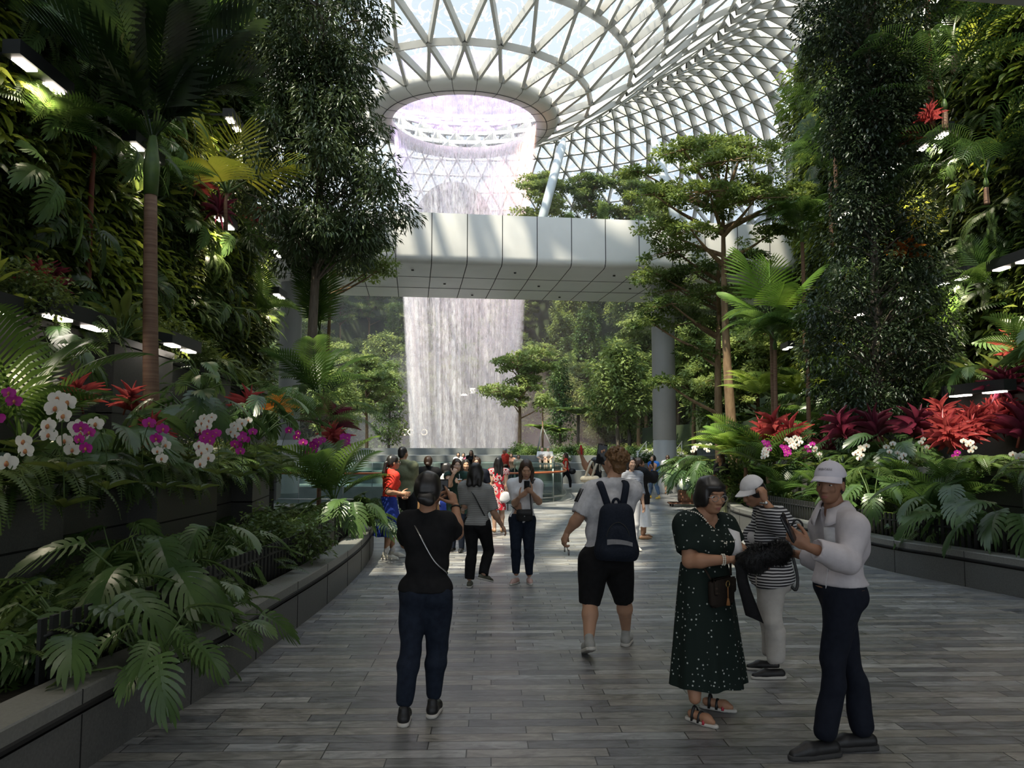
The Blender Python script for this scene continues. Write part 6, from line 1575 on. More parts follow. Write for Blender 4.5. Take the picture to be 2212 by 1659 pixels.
    # ---- hair and face
    def hair(s, m, style='short', length=.2, extra=None, curls=0):
        q, R, k = s.hp, s.hR(), s.hs; E = lambda x, y, z, a, b, c: ell(q(x, y, z), np.array([a, b, c]) * k, R); v = max(.006, s.vox * .65)
        pr = [E(0, -.018, .036, .083, .097, .092)]; carve = [E(0, .095, -.035, .066, .072, .110), E(0, .05, -.16, .11, .1, .12)]
        if style == 'bun': pr += [E(0, -.115, -.018, .048, .040, .045), E(0, -.06, -.01, .07, .055, .07)]
        if style == 'lowbun': pr += [E(0, -.112, -.050, .050, .040, .040), E(0, -.045, .0, .088, .075, .090)]
        if style == 'crop': pr = [E(0, -.022, .045, .080, .094, .088), E(0, -.06, -.015, .066, .05, .06)]
        if style == 'bob': pr += [E(0, -.05, -.03, .088, .072, .10), E(.062, -.01, -.04, .030, .055, .085), E(-.062, -.01, -.04, .030, .055, .085)]
        if style == 'short': pr += [E(0, -.06, -.02, .076, .058, .075), E(.066, .005, .005, .02, .04, .05), E(-.066, .005, .005, .02, .04, .05)]
        if style in ('long', 'pony'):
            dn = np.array([0, 0, -1.0]) * length
            if style == 'long':
                pr += [E(0, -.05, -.03, .086, .07, .10)]
                for x in (-.055, 0, .055): pr.append(cone(q(x, -.065 if x == 0 else -.04, -.03), q(x * 1.2, -.09, -.05) + dn, .052 * k, .036 * k))
                for x in (-.068, .068): pr.append(cone(q(x, .0, .0), q(x * 1.12, .0 + .0, -.05) + dn * .75, .026 * k, .022 * k))
            else: pr += [E(0, -.05, -.01, .074, .06, .075), E(0, -.115, .0, .028, .025, .028), cone(q(0, -.125, -.01), q(0, -.15, -.08) + dn * .5, .030 * k, .034 * k), cone(q(0, -.15, -.08) + dn * .5, q(0, -.135, -.08) + dn, .034 * k, .012 * k)]
        if style == 'fringe': pr += [E(0, -.05, -.02, .088, .075, .09), E(0, .045, .062, .074, .05, .035), E(.066, .02, -.005, .024, .05, .065), E(-.066, .02, -.005, .024, .05, .065)]; carve = [E(0, .105, -.055, .068, .06, .092), E(0, .04, -.16, .11, .1, .09)]
        if extra: pr += [E(*e) for e in extra]
        if curls:
            r_ = np.random.default_rng(3); u = rand_dirs(curls, r_, -.1, 1)
            for d in u:
                if d[1] > .75 and d[2] < .6: continue
                c_ = q(d[0] * .086, -.018 + d[1] * .100, .050 + d[2] * .090); pr.append(ell(c_, r_.uniform(.011, .016) * k))
        F_ = Field(pr, v, .0035 if curls else .022)
        for c_ in carve[:1 if style in ('long', 'pony', 'bob') else 2]: F_.sub(c_)
        F_.sub(E(.0, .03, -.13, .05, .06, .06)) if style in ('long', 'bob') else None
        if curls: F_.ripple(.004, 110, 2, 1)
        else: F_.ripple(.0030, 70, 2, .25)
        return s.part('hair', F_, m)
    def facefeat(s, glasses=False):
        q, R, k = s.hp, s.hR(), s.hs
        for x in (-.031, .031):
            g = Geo(); g.ball(q(x, .073, .004), np.array([.0125, .009, .0062]) * k, 12, R=R); e = s.geo('eye', g, C_eye); g = Geo(); g.ball(q(x, .0795, .004), np.array([.0058, .0035, .0056]) * k, 10, R=R); s.geo('iris', g, C_iris, e)
            g = Geo(); g.tube([q(x - .018, .076, .021), q(x, .082, .026), q(x + .018, .076, .022)], [.0022 * k, .0034 * k, .0022 * k], 6); s.geo('eyebrow', g, H_black)
        g = Geo(); g.ball(q(0, .0905, -.0605), np.array([.021, .006, .0042]) * k, 12, R=R); g.ball(q(0, .089, -.068), np.array([.017, .006, .0045]) * k, 12, R=R); s.geo('mouth', g, C_lip)
        if glasses:
            g = Geo()
            for x in (-.032, .032):
                t = np.arange(17) * 2 * math.pi / 16; g.tube([q(x + .024 * math.cos(a), .098, -.002 + .018 * math.sin(a)) for a in t], .0016 * k, 5)
                g.tube([q(x * 1.75, .096, .004), q(x * 2.45, .02, .004), q(x * 2.45, -.02, -.004)], .0014 * k, 5)
            g.tube([q(-.008, .099, .002), q(0, .102, .004), q(.008, .099, .002)], .0015 * k, 5); s.geo('glasses', g, M_steel)
    def cap(s, m, name='cap', brim=.072):
        q, R, k = s.hp, s.hR(), s.hs; E = lambda x, y, z, a, b, c: ell(q(x, y, z), np.array([a, b, c]) * k, R)
        F_ = Field([E(0, -.012, .050, .090, .106, .082), E(0, -.012, .075, .075, .085, .072)], max(.005, s.vox * .6), .02).cut(q(0, 0, .046), -R[:, 2] - R[:, 1] * .12)
        o = s.part(name, F_, m); g = Geo(); n = 17; P = []
        for dz in (0, .006):
            for t in np.linspace(0, 1, 6):
                a = np.linspace(-1.25, 1.25, n); ra, rb = .088 + .012 * t, .100 + .075 * t
                P.append([q((.088 + .004 * t) * math.sin(x), -.012 + (.103) * math.cos(x) + brim * t * max(0, math.cos(x * 1.18)) ** .7, .053 + dz - .020 * t - .022 * math.sin(x) ** 2 * (.3 + .7 * t)) for x in a])
        P = np.array(P); g.grid(P[:6]); g.grid(P[6:], flip=True); g.grid(np.stack([P[5], P[11]])); s.geo('brim', g, m, o); g = Geo(); g.ball(q(0, -.012, .149), .007 * k, 8); s.geo('button', g, m, o)
        return o
def on_skin(prims, p0, d, gap=.006):
    """the point where a ray from inside the body leaves it"""
    d = nrm(d)
    for t in np.arange(0, .4, .003):
        if min(float(sd(p0 + d * t, q)) for q in prims) > gap: return p0 + d * t
    return p0 + d * .1
def strap(name, pts, w, m, parent=None, org=None, label=None):
    g = Geo(); g.tube(catmull(pts, 6), w, 6, flat=.4); 
    if org is not None:
        for i in range(len(g.v)): g.v[i] = g.v[i] - np.asarray(org, np.float32)
    o = g.build(name, m, parent)
    if label: o['label'] = label
    return o
def rbox(g, c, size, R=None, b=.12, mat=0):
    """box with bevelled edges"""
    x, y, z = np.asarray(size, float) / 2; e = b * min(size); R = EYE3 if R is None else np.asarray(R)
    def ring(zz, s_): 
        X, Y = x - s_, y - s_; q = e; return [(-X + q, -Y, zz), (X - q, -Y, zz), (X, -Y + q, zz), (X, Y - q, zz), (X - q, Y, zz), (-X + q, Y, zz), (-X, Y - q, zz), (-X, -Y + q, zz)]
    V = np.array([ring(-z, e), ring(-z + e, 0), ring(z - e, 0), ring(z, e)]); P = V.reshape(-1, 3) @ R.T + np.asarray(c); b0 = g.n; g.grid(P.reshape(4, 8, 3), mat, closed_v=True)
    g.capf(b0, 8, True, mat); g.capf(b0 + 24, 8, False, mat)
def phone(p, normal, up, label, m=M_phone, size=(.072, .008, .146), scr=M_screen, group=None):
    """normal: the way the back faces"""
    n = nrm(np.asarray(normal, float)); u = np.asarray(up, float); u = nrm(u - n * np.dot(u, n)); x = np.cross(u, n); R = np.stack([x, n, u], -1)
    root = empty('phone', p, label, 'phone', group); g = Geo(); rbox(g, (0, 0, 0), size, R, .45); g.build('case', m, root); g = Geo(); g.box(-n * (size[1] / 2 + .0006), (size[0] * .9, .001, size[2] * .86), R); g.build('screen', scr, root, smooth=False)
    g = Geo(); g.box(n * (size[1] / 2 + .001) + x * size[0] * .28 + u * size[2] * .38, (.014, .002, .03), R); g.build('camera_lens', M_screen, root, smooth=False); return root
# ---------------------------------------------------------------- the people of the photo
rad = math.radians
UPV = np.array([0, 0, 1.0])
# woman photographing, seen from behind
A = Person(5.25, (903, 1536), (925, 1029), rad(90), 'person in black tee and dark jeans photographing the waterfall, seen from behind', S_tan, 1.06, True, .009,
    J=dict(head=(925, 1058, .0), neck=(923, 1116, 0), Rsh=(962, 1131, 0), Rel=(987, 1152, .10), Rwr=(984, 1092, .24), Lsh=(884, 1131, 0), Lel=(878, 1172, .22), Lwr=(938, 1090, .36), hip=(919, 1276, 0), waist=(922, 1215, 0), chest=(924, 1162, 0),
           Rhip=(944, 1285, 0), Lhip=(896, 1285, 0), Rkn=(944, 1398, .06), Lkn=(888, 1402, -.02), Ran=(936, 1497, .08), Lan=(873, 1513, -.08), Rtoe=(.12, 1), Ltoe=(-.05, 1)), headpitch=.05, hs=1.04)
A.body(hands=dict(R=dict(dirn=np.array([-.35, .25, .9]), palm=np.array([-.8, .5, -.1]), curl=.55, point=True, thumb=.7), L=dict(dirn=np.array([.35, .3, .8]), palm=np.array([.7, .2, .1]), curl=.9)))
A.shirt(C_black, .525, .80, .013, ripple=.005, seed=1, bulk=1.02); A.trousers(C_jeans, .56, 2.0, .009, straight=.18, ripple=.005, low=.135); A.shoes(C_shoeblack, C_sole, scale=1.12); A.hair(H_black, 'lowbun', extra=[(.018, -.128, -.062, .034, .030, .026), (-.02, -.130, -.040, .034, .030, .024)])
strap('bag_strap', [A.j['neck'] + [-.105, -.03, .0], A.j['chest'] + [-.03, -.13, .02], A.j['waist'] + [.06, -.125, .03], A.j['waist'] + [.145, -.07, -.06]], .007, M_steel, A.root, A.o, 'grey metal mesh strap')
g = Geo(); w_ = A.j['Rwr']; d_ = nrm(A.j['Rwr'] - A.j['Rel']); x_ = nrm(np.cross(d_, [0, 1, 0])); y_ = np.cross(d_, x_); t_ = np.arange(17) * math.pi / 8
g.tube([w_ - d_ * .02 + .031 * (math.cos(a) * x_ + math.sin(a) * y_) for a in t_], .006, 6); g.ball(w_ - d_ * .02 + .036 * x_ * -1, .007, 8); A.geo('bracelet', g, C_shoeblack)
g = Geo(); q_ = A.hp(0, -.095, -.012); g.tube([q_ + A.HR @ np.array([x, -.035 + abs(x) * .3, .01]) for x in np.linspace(-.045, .045, 7)], .004, 6); A.geo('hair_clip', g, M_dark)
phone(at(957, 1058, 5.62), (-.15, 1, 0), (.0, 0, 1), 'dark phone held up by the person in black tee seen from behind', size=(.075, .009, .15))

# man with backpack
B = Person(6.9, (1312, 1398), (1330, 960), rad(90), 'person in white tee and black shorts carrying a backpack and raising a phone', S_mid, 1.06, False, .010,
    J=dict(head=(1329, 1000, .05), neck=(1322, 1047, .0), Rsh=(1362, 1060, 0), Rel=(1352, 1072, .30), Rwr=(1306, 1003, .36), Lsh=(1277, 1063, 0), Lel=(1250, 1117, -.04), Lwr=(1226, 1149, .03), hip=(1308, 1203, 0), waist=(1312, 1150, 0), chest=(1318, 1100, 0),
           Rhip=(1333, 1212, .03), Lhip=(1284, 1212, -.02), Rkn=(1347, 1292, .12), Lkn=(1275, 1298, -.03), Ran=(1352, 1358, .29), Lan=(1272, 1384, -.18), Rtoe=(.3, 1), Ltoe=(-.12, 1, -.35)), headyaw=.55, headpitch=.28)
B.body(hands=dict(L=dict(dirn=np.array([-.35, .15, -.9]), palm=np.array([.85, .3, -.1]), curl=.62, thumb=.8), R=dict(dirn=np.array([-.2, .1, .95]), palm=np.array([-.3, -.95, 0]), curl=.75)), bare_feet=False)
B.shirt(C_lightgrey, .505, .78, .020, ripple=.007, seed=2, slv=1.22); B.trousers(C_black, .56, .98, .016, name='shorts', ripple=.006, wide=1.15); B.shoes(C_shoegrey, C_sole, scale=1.12); B.hair(H_curly, 'crop', curls=130)
for n in 'RL':
    a_ = B.j[n + 'an']; k_ = B.j[n + 'kn']; B.part('sock', Field([cone(a_ + (k_ - a_) * -.05, a_ + (k_ - a_) * .11, .040, .041)], .007), C_lightgrey)
g = Geo()
for i in range(3):
    for P_ in ([(-.02 + .018 * i), ],): 
        o_ = B.j['Lsh'] + np.array([-.035, -.058, -.02]) + np.array([-.004, 0, 0]); s0 = B.j['Lsh']; e0 = B.j['Lel']; ax_ = nrm(e0 - s0); ot = nrm(np.array([-.9, -.45, .25])); ot = nrm(ot - ax_ * (ot @ ax_)); sd2 = np.cross(ax_, ot)
        g.tube([s0 + ax_ * u * .15 + ot * (.098 - .004 * u) + sd2 * (i - 1) * .022 for u in np.linspace(.12, .95, 6)], .0055, 5)
B.geo('sleeve_stripes', g, C_black)
phone(at(1300, 981, 7.22), (-.25, .95, -.1), (.17, .1, 1), 'large dark phone raised by the person with the backpack', size=(.095, .01, .185))
root = empty('key_bunch', B.j['Lwr'] + np.array([-.02, .01, -.12]), 'small silver keys dangling from the left hand of the person with the backpack', 'keys'); g = Geo(); g.tube([(0, 0, .03), (.01, 0, 0), (.028, .005, -.05)], .004, 5); g.box((.03, .005, -.06), (.014, .004, .05)); g.build('key', M_steel, root); g = Geo(); g.box((-.005, .01, -.03), (.012, .004, .05)); g.build('key', M_steel, root)
# the backpack
bp = np.array([B.j['chest'][0] + .015, B.o[1] - .235, B.j['waist'][2] + .02]) + [.01, 0, 0]
root = empty('backpack', bp, 'dark navy backpack with grey zip pocket on the person in black shorts', 'backpack')
M_bag = cloth('navy_canvas', (.010, .014, .024), (.016, .021, .034), 60); M_zip = cloth('grey_zip_lining', (.20, .20, .21))
def bpbox(w, d, z0, z1, y, top=.7, h=.010):
    pr = []
    for x in (-1, 1): pr.append(cone((x * w * .30, y, z0 + .06), (x * w * .24, y, z1 - .10), .14 * w / .3, .12 * w / .3))
    F_ = Field(pr, h, .08); F_.F = np.maximum(F_.F, (np.abs(F_.pts()[..., 1] - y) - d / 2).astype(np.float32) + .0); F_.cut((0, 0, z0), (0, 0, -1)); return F_
g = Geo(); F_ = Field([cone((-.075, .03, -.13), (-.06, .03, .16), .105, .085), cone((.075, .03, -.13), (.06, .03, .16), .105, .085), cone((-.07, .03, -.17), (.07, .03, -.17), .10)], .010, .07); F_.cut((0, 0, -.225), (0, 0, -1)).cut((0, .12, 0), (0, 1, 0)).ripple(.004, 20, 4); F_.nets(g, (0, 0, 0)); g.build('main_bag', M_bag, root)
g = Geo(); F_ = Field([cone((-.085, -.035, -.13), (-.04, -.03, .02), .072, .06), cone((.085, -.035, -.13), (.04, -.03, .02), .072, .06), cone((-.08, -.035, -.16), (.08, -.035, -.16), .065)], .009, .05); F_.cut((0, 0, -.222), (0, 0, -1)); F_.nets(g, (0, 0, 0)); pk = g.build('front_pocket', M_bag, root)
g = Geo(); xs = np.linspace(-.095, .115, 11); zt_ = -.052 + .028 * np.linspace(-.3, 1, 11) ** 2 * -1
g.grid(np.stack([np.stack([xs, np.full(11, -.107) + .25 * xs ** 2 * 4 * .2, zt_ + .012], -1), np.stack([xs, np.full(11, -.112) + .25 * xs ** 2 * 4 * .2, zt_ - .012 - .020 * np.linspace(1, .4, 11)], -1)], 1)); g.build('zip_lining', M_zip, pk)
g = Geo(); g.tube(catmull([(-.10, -.075, -.10), (-.085, -.08, .02), (-.03, -.07, .085), (.03, -.07, .085), (.085, -.08, .02), (.10, -.075, -.10)], 5), .004, 5); g.build('zip', M_dark, root)
g = Geo(); g.tube(catmull([(-.03, .04, .235), (-.015, .03, .275), (.015, .03, .275), (.03, .04, .235)], 5), .012, 6, flat=.5); g.build('top_handle', M_bag, root)
for x in (-1, 1):
    sh = B.j['Rsh' if x > 0 else 'Lsh'] * .62 + B.j['neck'] * .38 - bp
    g = Geo(); g.tube(catmull([(x * .055, .06, .19), sh * [1, .4, 1] + np.array([0, -.02, .035]), sh + [0, .05, .055], sh + [x * .01, .15, .0], (x * .15, .31, -.06), (x * .165, .20, -.16), (x * .14, .08, -.17)], 5), .030, 8, flat=.5); g.build('shoulder_strap', M_bag, root)

# woman in dotted dress
D = Person(5.38, (1532, 1515), (1535, 1037), rad(-48), 'person in dark green dotted dress with glasses and pearl necklace, reaching for the furry hat', S_tan, 1.22, True, .010,
    J=dict(head=(1535, 1071, -.03), neck=(1520, 1113, 0), Rsh=(1484, 1136, -.05), Rel=(1489, 1212, -.12), Rwr=(1571, 1209, -.25), Lsh=(1563, 1137, .05), Lel=(1592, 1185, .02), Lwr=(1618, 1207, -.10), hip=(1522, 1280, 0), chest=(1524, 1175, 0), waist=(1522, 1232, 0),
           Rkn=(1503, 1420, -.12), Lkn=(1540, 1410, .06), Ran=(1501, 1508, -.17), Lan=(1534, 1483, .08), Rtoe=(.62, -.78), Ltoe=(.86, -.5)), headyaw=rad(-22), headpitch=-.10, hs=1.15)
D.body(hands=dict(R=dict(dirn=np.array([.98, .05, .05]), palm=np.array([.1, .2, -1]), curl=.35, thumb=.8), L=dict(dirn=np.array([.9, -.3, -.1]), palm=np.array([0, 0, -1]), curl=.4)))
D.shirt(C_dots, .60, .62, .016, vneck=.15, name='dress_top', ripple=.005, slv=1.28, seed=3, bulk=1.08, neck_r=.058)
D.skirt(C_dots, .64, .135, .118, .178, 'dress_skirt', 9, .045, flare=.8, depth=.78)
D.hair(H_black, 'fringe'); D.facefeat(True)
M_strapb = mat('black_sandal_strap', (.012, .012, .012), .5); M_strapr = mat('red_sandal_strap', (.42, .03, .05), .5)
for n in 'RL':
    a_ = D.j[n + 'an']; t = D.toe(n); k = D.H / 1.65; b = a_.copy(); b[2] = 0; sd_ = np.cross(t, UPV); S_ = Field([cone(b - t * .045 * k + UPV * .01, b + t * .09 * k + UPV * .01, .036 * k, .041 * k), cone(b + t * .09 * k + UPV * .01, b + t * .165 * k + UPV * .01, .041 * k, .026 * k)], .007, .01).cut(b, -UPV).cut(b + UPV * .022, UPV)
    so = D.part('sandal', S_, C_sole)
    for y, h_, w, m_ in ((.10, .045, .040, M_strapr), (.055, .066, .038, M_strapb), (.0, .092, .036, M_strapb)):
        g = Geo(); g.tube([b + t * y * k + sd_ * w * k * math.cos(a) * 1.02 + UPV * (.012 + h_ * k * math.sin(a)) for a in np.linspace(0, math.pi, 9)], .0105, 6, flat=.45); D.geo('strap', g, m_, so)
g = Geo(); tp_ = D.torso(1.08) + [cone(D.j['neck'], D.hp(0, -.025, -.06), .052, .048)]
for a in np.linspace(-2.4, 2.4, 46):
    y_ = math.cos(a); d_ = D.r * math.sin(a) + D.f * y_ - UPV * (1.15 * max(0, y_) ** 2 - .25); g.ball(on_skin(tp_, D.j['neck'] + UPV * .0, d_, .026), .0058, 8)
D.geo('necklace', g, M_pearl)
g = Geo(); w_ = D.j['Rwr'] - np.array([.02, 0, 0])
for k_ in range(2):
    for a in np.arange(0, 6.28, .33): g.ball(w_ + [-.012 * k_, .033 * math.cos(a), .033 * math.sin(a)], .0055, 6)
D.geo('bracelet', g, M_pearl)
# her bag
p = at(1520, 1268, 5.38) + D.f * .20 + np.array([-.06, -.02, 0]); Rb = np.stack([D.r, D.f, UPV], -1); root = empty('handbag', p, 'dark brown quilted handbag with a gold tassel hanging in front of the dotted dress', 'handbag'); M_hb = dots('brown_quilted_leather', (.022, .016, .012), (.05, .035, .025), 28, .2)
g = Geo(); rbox(g, (0, 0, 0), (.24, .075, .185), Rb, .35); g.build('bag_body', M_hb, root); g = Geo(); rbox(g, Rb @ np.array([0, .03, .04]), (.235, .03, .10), Rb, .4); g.build('flap', M_hb, root)
g = Geo(); q = Rb @ np.array([.0, .05, -.005]); g.tube([q + [0, 0, .04], q, q - [0, 0, .03]], .004, 5); g.tube([q - [0, 0, .03], q - [0, 0, .075]], [.006, .014], 8); g.build('tassel', mat('tan_tassel', (.35, .15, .05), .6), root)
g = Geo(); t_ = np.arange(13) * math.pi / 6; g.tube([q + Rb @ np.array([.02 * math.cos(a), 0, .06 + .02 * math.sin(a)]) for a in t_], .003, 5); g.build('ring', M_gold, root)
strap('shoulder_strap', [Rb @ np.array([-.115, 0, .09]), D.j['chest'] - p + D.f * .13 - D.r * .075 + UPV * .06, D.j['neck'] - p - D.r * .105 - UPV * .0 + D.f * .03], .008, M_hb, root)
strap('shoulder_strap', [Rb @ np.array([.115, 0, .09]), D.j['waist'] - p + D.r * .15 + D.f * .09 + UPV * .06], .008, M_hb, root)
p = at(1582, 1172, 5.36); g = Geo(); xs = np.linspace(0, 1, 8); g.grid(np.stack([np.stack([p[0] - .03 + .06 * xs, np.full(8, 5.33) - .02 * np.sin(xs * 3), p[2] + .10 - .03 * xs], -1), np.stack([p[0] - .015 + .065 * xs, np.full(8, 5.30) - .02 * np.sin(xs * 3), p[2] - .10 + .015 * np.sin(6 * xs)], -1)], 1)); o = g.build('folded_paper', C_white); o.modifiers.new('thickness', 'SOLIDIFY').thickness = .012; tag(o, 'folded white paper tucked under the arm of the person in dotted dress', 'paper')

# woman in striped jacket
E_ = Person(6.25, (1662, 1441), (1626, 1031), rad(198), 'person in black and white striped jacket and white trousers, one hand on the white cap', S_tan, 1.12, True, .010,
    J=dict(head=(1627, 1064, -.02), neck=(1650, 1103, 0), Lsh=(1662, 1122, -.14), Lel=(1692, 1136, -.26), Lwr=(1652, 1083, -.20), Rsh=(1652, 1120, .15), Rel=(1640, 1178, .20), Rwr=(1622, 1205, .05), chest=(1660, 1160, 0), waist=(1664, 1210, 0), hip=(1664, 1248, 0),
           Lhip=(1664, 1256, -.09), Rhip=(1662, 1256, .09), Lkn=(1669, 1340, -.10), Rkn=(1662, 1335, .10), Lan=(1676, 1425, -.09), Ran=(1664, 1409, .14), Ltoe=(-1, -.05), Rtoe=(-1, .05)), headpitch=-.42, hs=1.02)
E_.body(hands=dict(L=dict(dirn=np.array([-.15, .05, .95]), palm=np.array([-.5, .8, 0]), curl=.8, thumb=.6), R=dict(dirn=np.array([-.8, -.3, -.3]), palm=np.array([0, 0, -1]), curl=.5)), bare_feet=False)
E_.shirt(C_white, .50, .3, .013, name='tee', ripple=.003)
F_ = None
pr = E_.torso(1.08) + E_.arm('L', 0, 1.86, 1.5) + E_.arm('R', 0, 1.8, 1.5) + E_.leg('R', .35) + E_.leg('L', .35)
F_ = Field(pr, .010, .03, .026).ripple(.007, 24, 8); F_.cut(E_.o + UPV * .455 * E_.H, (0.12, 0, -1)).cut(E_.j['neck'] + UPV * .06, UPV + E_.f * .2)
F_.sub(cone(E_.j['neck'], E_.j['neck'] + UPV * .1, .07)); F_.sub(cone(E_.j['neck'] + E_.f * .16 - UPV * .02, E_.j['hip'] + E_.f * .21, .06, .085))
for n in 'LR':
    d = nrm(E_.j[n + 'wr'] - E_.j[n + 'el']); F_.sub(cone(E_.j[n + 'wr'] + d * .03, E_.j[n + 'wr'] + d * .25, .07))
E_.part('jacket', F_, C_bwstripe); E_.trousers(cloth('off_white_cotton', (.47, .45, .42), (.51, .49, .46)), .56, 1.95, .014, straight=.5, ripple=.006, low=.12); E_.shoes(C_shoeblack, C_sole, collar=False, scale=1.1); E_.hair(H_black, 'short'); E_.facefeat(); E_.cap(C_white)
g = Geo(); w_ = E_.j['Lwr']; g.tube([w_ + [.034 * math.cos(a), .030 * math.sin(a), -.012] for a in np.arange(17) * math.pi / 8], .006, 6); g.ball(w_ + [0, -.034, -.01], (.014, .006, .014), 10); E_.geo('wristwatch', g, M_steel)
strap('bag_strap', [E_.j['waist'] + [.14, -.1, .05], E_.j['hip'] + [.17, -.12, .02], E_.j['hip'] + [.15, -.13, -.07], E_.j['hip'] + [.10, -.12, -.02]], .012, M_dark, E_.root, E_.o)

# man with cap
M_ = Person(4.68, (1796, 1602), (1790, 1004), rad(196), 'person in white shirt, navy trousers and white cap, holding a phone, nearest on the right', S_brown, .96, False, .010,
    J=dict(head=(1793, 1048, -.02), neck=(1805, 1108, 0), Lsh=(1843, 1138, -.16), Lel=(1834, 1214, -.22), Lwr=(1745, 1181, -.28), Rsh=(1778, 1140, .14), Rel=(1790, 1212, .25), Rwr=(1716, 1196, .38), chest=(1816, 1165, 0), waist=(1812, 1225, 0), hip=(1812, 1272, 0),
           Lhip=(1820, 1288, -.07), Rhip=(1808, 1288, .08), Lkn=(1800, 1430, -.05), Rkn=(1832, 1425, .08), Lan=(1783, 1577, -.04), Ran=(1862, 1566, .07), Ltoe=(-.95, -.25), Rtoe=(-.97, -.10)), headyaw=rad(30), headpitch=-.03, hs=1.0)
M_.body(hands=dict(L=dict(dirn=np.array([-.75, 0, .55]), palm=np.array([-.2, .95, .3]), curl=.6, thumb=.7), R=dict(dirn=np.array([-.9, .05, .25]), palm=np.array([-.1, -.2, -1]), curl=.3, thumb=.4)), bare_feet=False)
F_ = Field(M_.torso(1.0) + M_.arm('L', 0, 1.72, 1.12) + M_.arm('R', 0, 1.62, 1.15), .009, .028, .022).ripple(.007, 19, 12, .5)
F_.cut(M_.o + UPV * .580 * M_.H, -UPV).cut(M_.j['neck'] + UPV * .05, UPV + M_.f * .2).sub(cone(M_.j['neck'] + UPV * .04, M_.j['neck'] + UPV * .14 + M_.f * .02, .062, .075))
hf_ = nrm(M_.HR[:, 1] * [1, 1, 0] * .5 + M_.f * .5); F_.sub(cone(M_.j['neck'] + hf_ * .07, M_.j['neck'] + hf_ * .17 - UPV * .12, .045, .006))
for n in 'LR':
    d = nrm(M_.j[n + 'wr'] - M_.j[n + 'el']); F_.sub(cone(M_.j[n + 'wr'] - d * .005, M_.j[n + 'wr'] + d * .25, .07))
C_shirt = cloth('pale_lilac_white_cotton', (.46, .43, .45), (.50, .47, .49)); sh_ = M_.part('shirt', F_, C_shirt)
g = Geo(); rr = np.cross(hf_, UPV)
for sg in (-1, 1):
    a = np.linspace(.30, math.pi + .1, 12); nk = M_.j['neck']; fz = np.cos(a); P_ = []
    for ra, z0, zf in ((.064, .075, .045), (.082, .078, .045), (.112, .035, .075), (.118, .020, .085)):
        P_.append(np.stack([nk + rr * sg * ra * math.sin(x) + hf_ * (ra * 1.12 * math.cos(x) + .02) + UPV * (z0 - zf * max(0, math.cos(x)) - .01) for x in a]))
    g.grid(np.array(P_), flip=sg < 0)
col_ = M_.geo('collar', g, C_shirt, sh_); col_.modifiers.new('thickness', 'SOLIDIFY').thickness = .005
g = Geo(); dz_ = np.linspace(-.11, -.42, 7); tp2 = M_.torso(1.0)
g.tube([on_skin(tp2, M_.j['chest'] + UPV * (z + .13), hf_, .020) for z in dz_], .004, 5); M_.geo('button_placket', g, C_lightgrey, sh_)
pb_ = on_skin(tp2, M_.j['chest'] + UPV * .02, M_.f - M_.r * .75, .020); g = Geo(); xx = nrm(np.cross(UPV, M_.f - M_.r * .75)); g.grid(np.array([[pb_ + xx * u + UPV * v for u in (-.055, 0, .055)] for v in (-.06, .06)])); pk_o = M_.geo('breast_pocket', g, C_lightgrey, sh_); pk_o.modifiers.new('thickness', 'SOLIDIFY').thickness = .006
M_.trousers(C_navy, .605, 2.0, .012, straight=.75, ripple=.006, low=.15); M_.shoes(C_shoeblack, C_soled, collar=False, scale=1.25); M_.hair(H_black, 'crop'); M_.facefeat()
g = Geo(); t_ = np.linspace(0, 2 * math.pi, 33); g.tube([M_.j['waist'] * [1, 1, 0] * .5 + M_.j['hip'] * [1, 1, 0] * .5 + UPV * .572 * M_.H + M_.r * .150 * math.cos(x) + M_.f * .106 * math.sin(x) for x in t_], .017, 6, flat=.5); M_.geo('belt', g, C_tansandal)
cp_ = M_.cap(mat('white_cap_cloth', (.52, .50, .56), .9, (.57, .55, .61), 12), brim=.09)
# faded lettering over the brim of the cap
def text_mesh(body, size, name, m, bend=None):
    cu = bpy.data.curves.new(name, 'FONT'); cu.body = body; cu.size = size; cu.extrude = .0006; cu.align_x = 'CENTER'
    t = bpy.data.objects.new(name, cu); COL.objects.link(t); dg = bpy.context.evaluated_depsgraph_get(); me = bpy.data.meshes.new_from_object(t.evaluated_get(dg)); bpy.data.objects.remove(t)
    if bend is not None:
        for v in me.vertices: v.co = bend(np.array(v.co))
    me.materials.clear(); me.materials.append(m); return me
def cap_bend(v):
    a = v[0] / .098 + .0; z = .092 + v[1]; rr = math.sqrt(max(.05, 1 - ((z - .050) / .086) ** 2)); return Vector(M_.hp(.0935 * rr * math.sin(a), -.012 + .1095 * rr * math.cos(a) + v[2], z) - M_.o)
link('lettering', text_mesh('SIXATHENEY', .020, 'lettering', mat('dark_print', (.10, .09, .10), .8), cap_bend), cp_)
phone(at(1703, 1140, 4.36), (.75, -.55, .35), (-.45, 0, .85), 'black phone held by the person in white shirt and cap', size=(.078, .012, .16))
root = empty('camera_strap', at(1722, 1130, 4.5), 'black camera strap looped over the phone hand of the person in white shirt', 'strap'); g = Geo(); g.tube(catmull([(-.05, -.0, -.05), (-.02, -.03, .02), (.02, -.02, .0), (.03, 0, -.05)], 6), .006, 6); g.build('loop', M_dark, root)

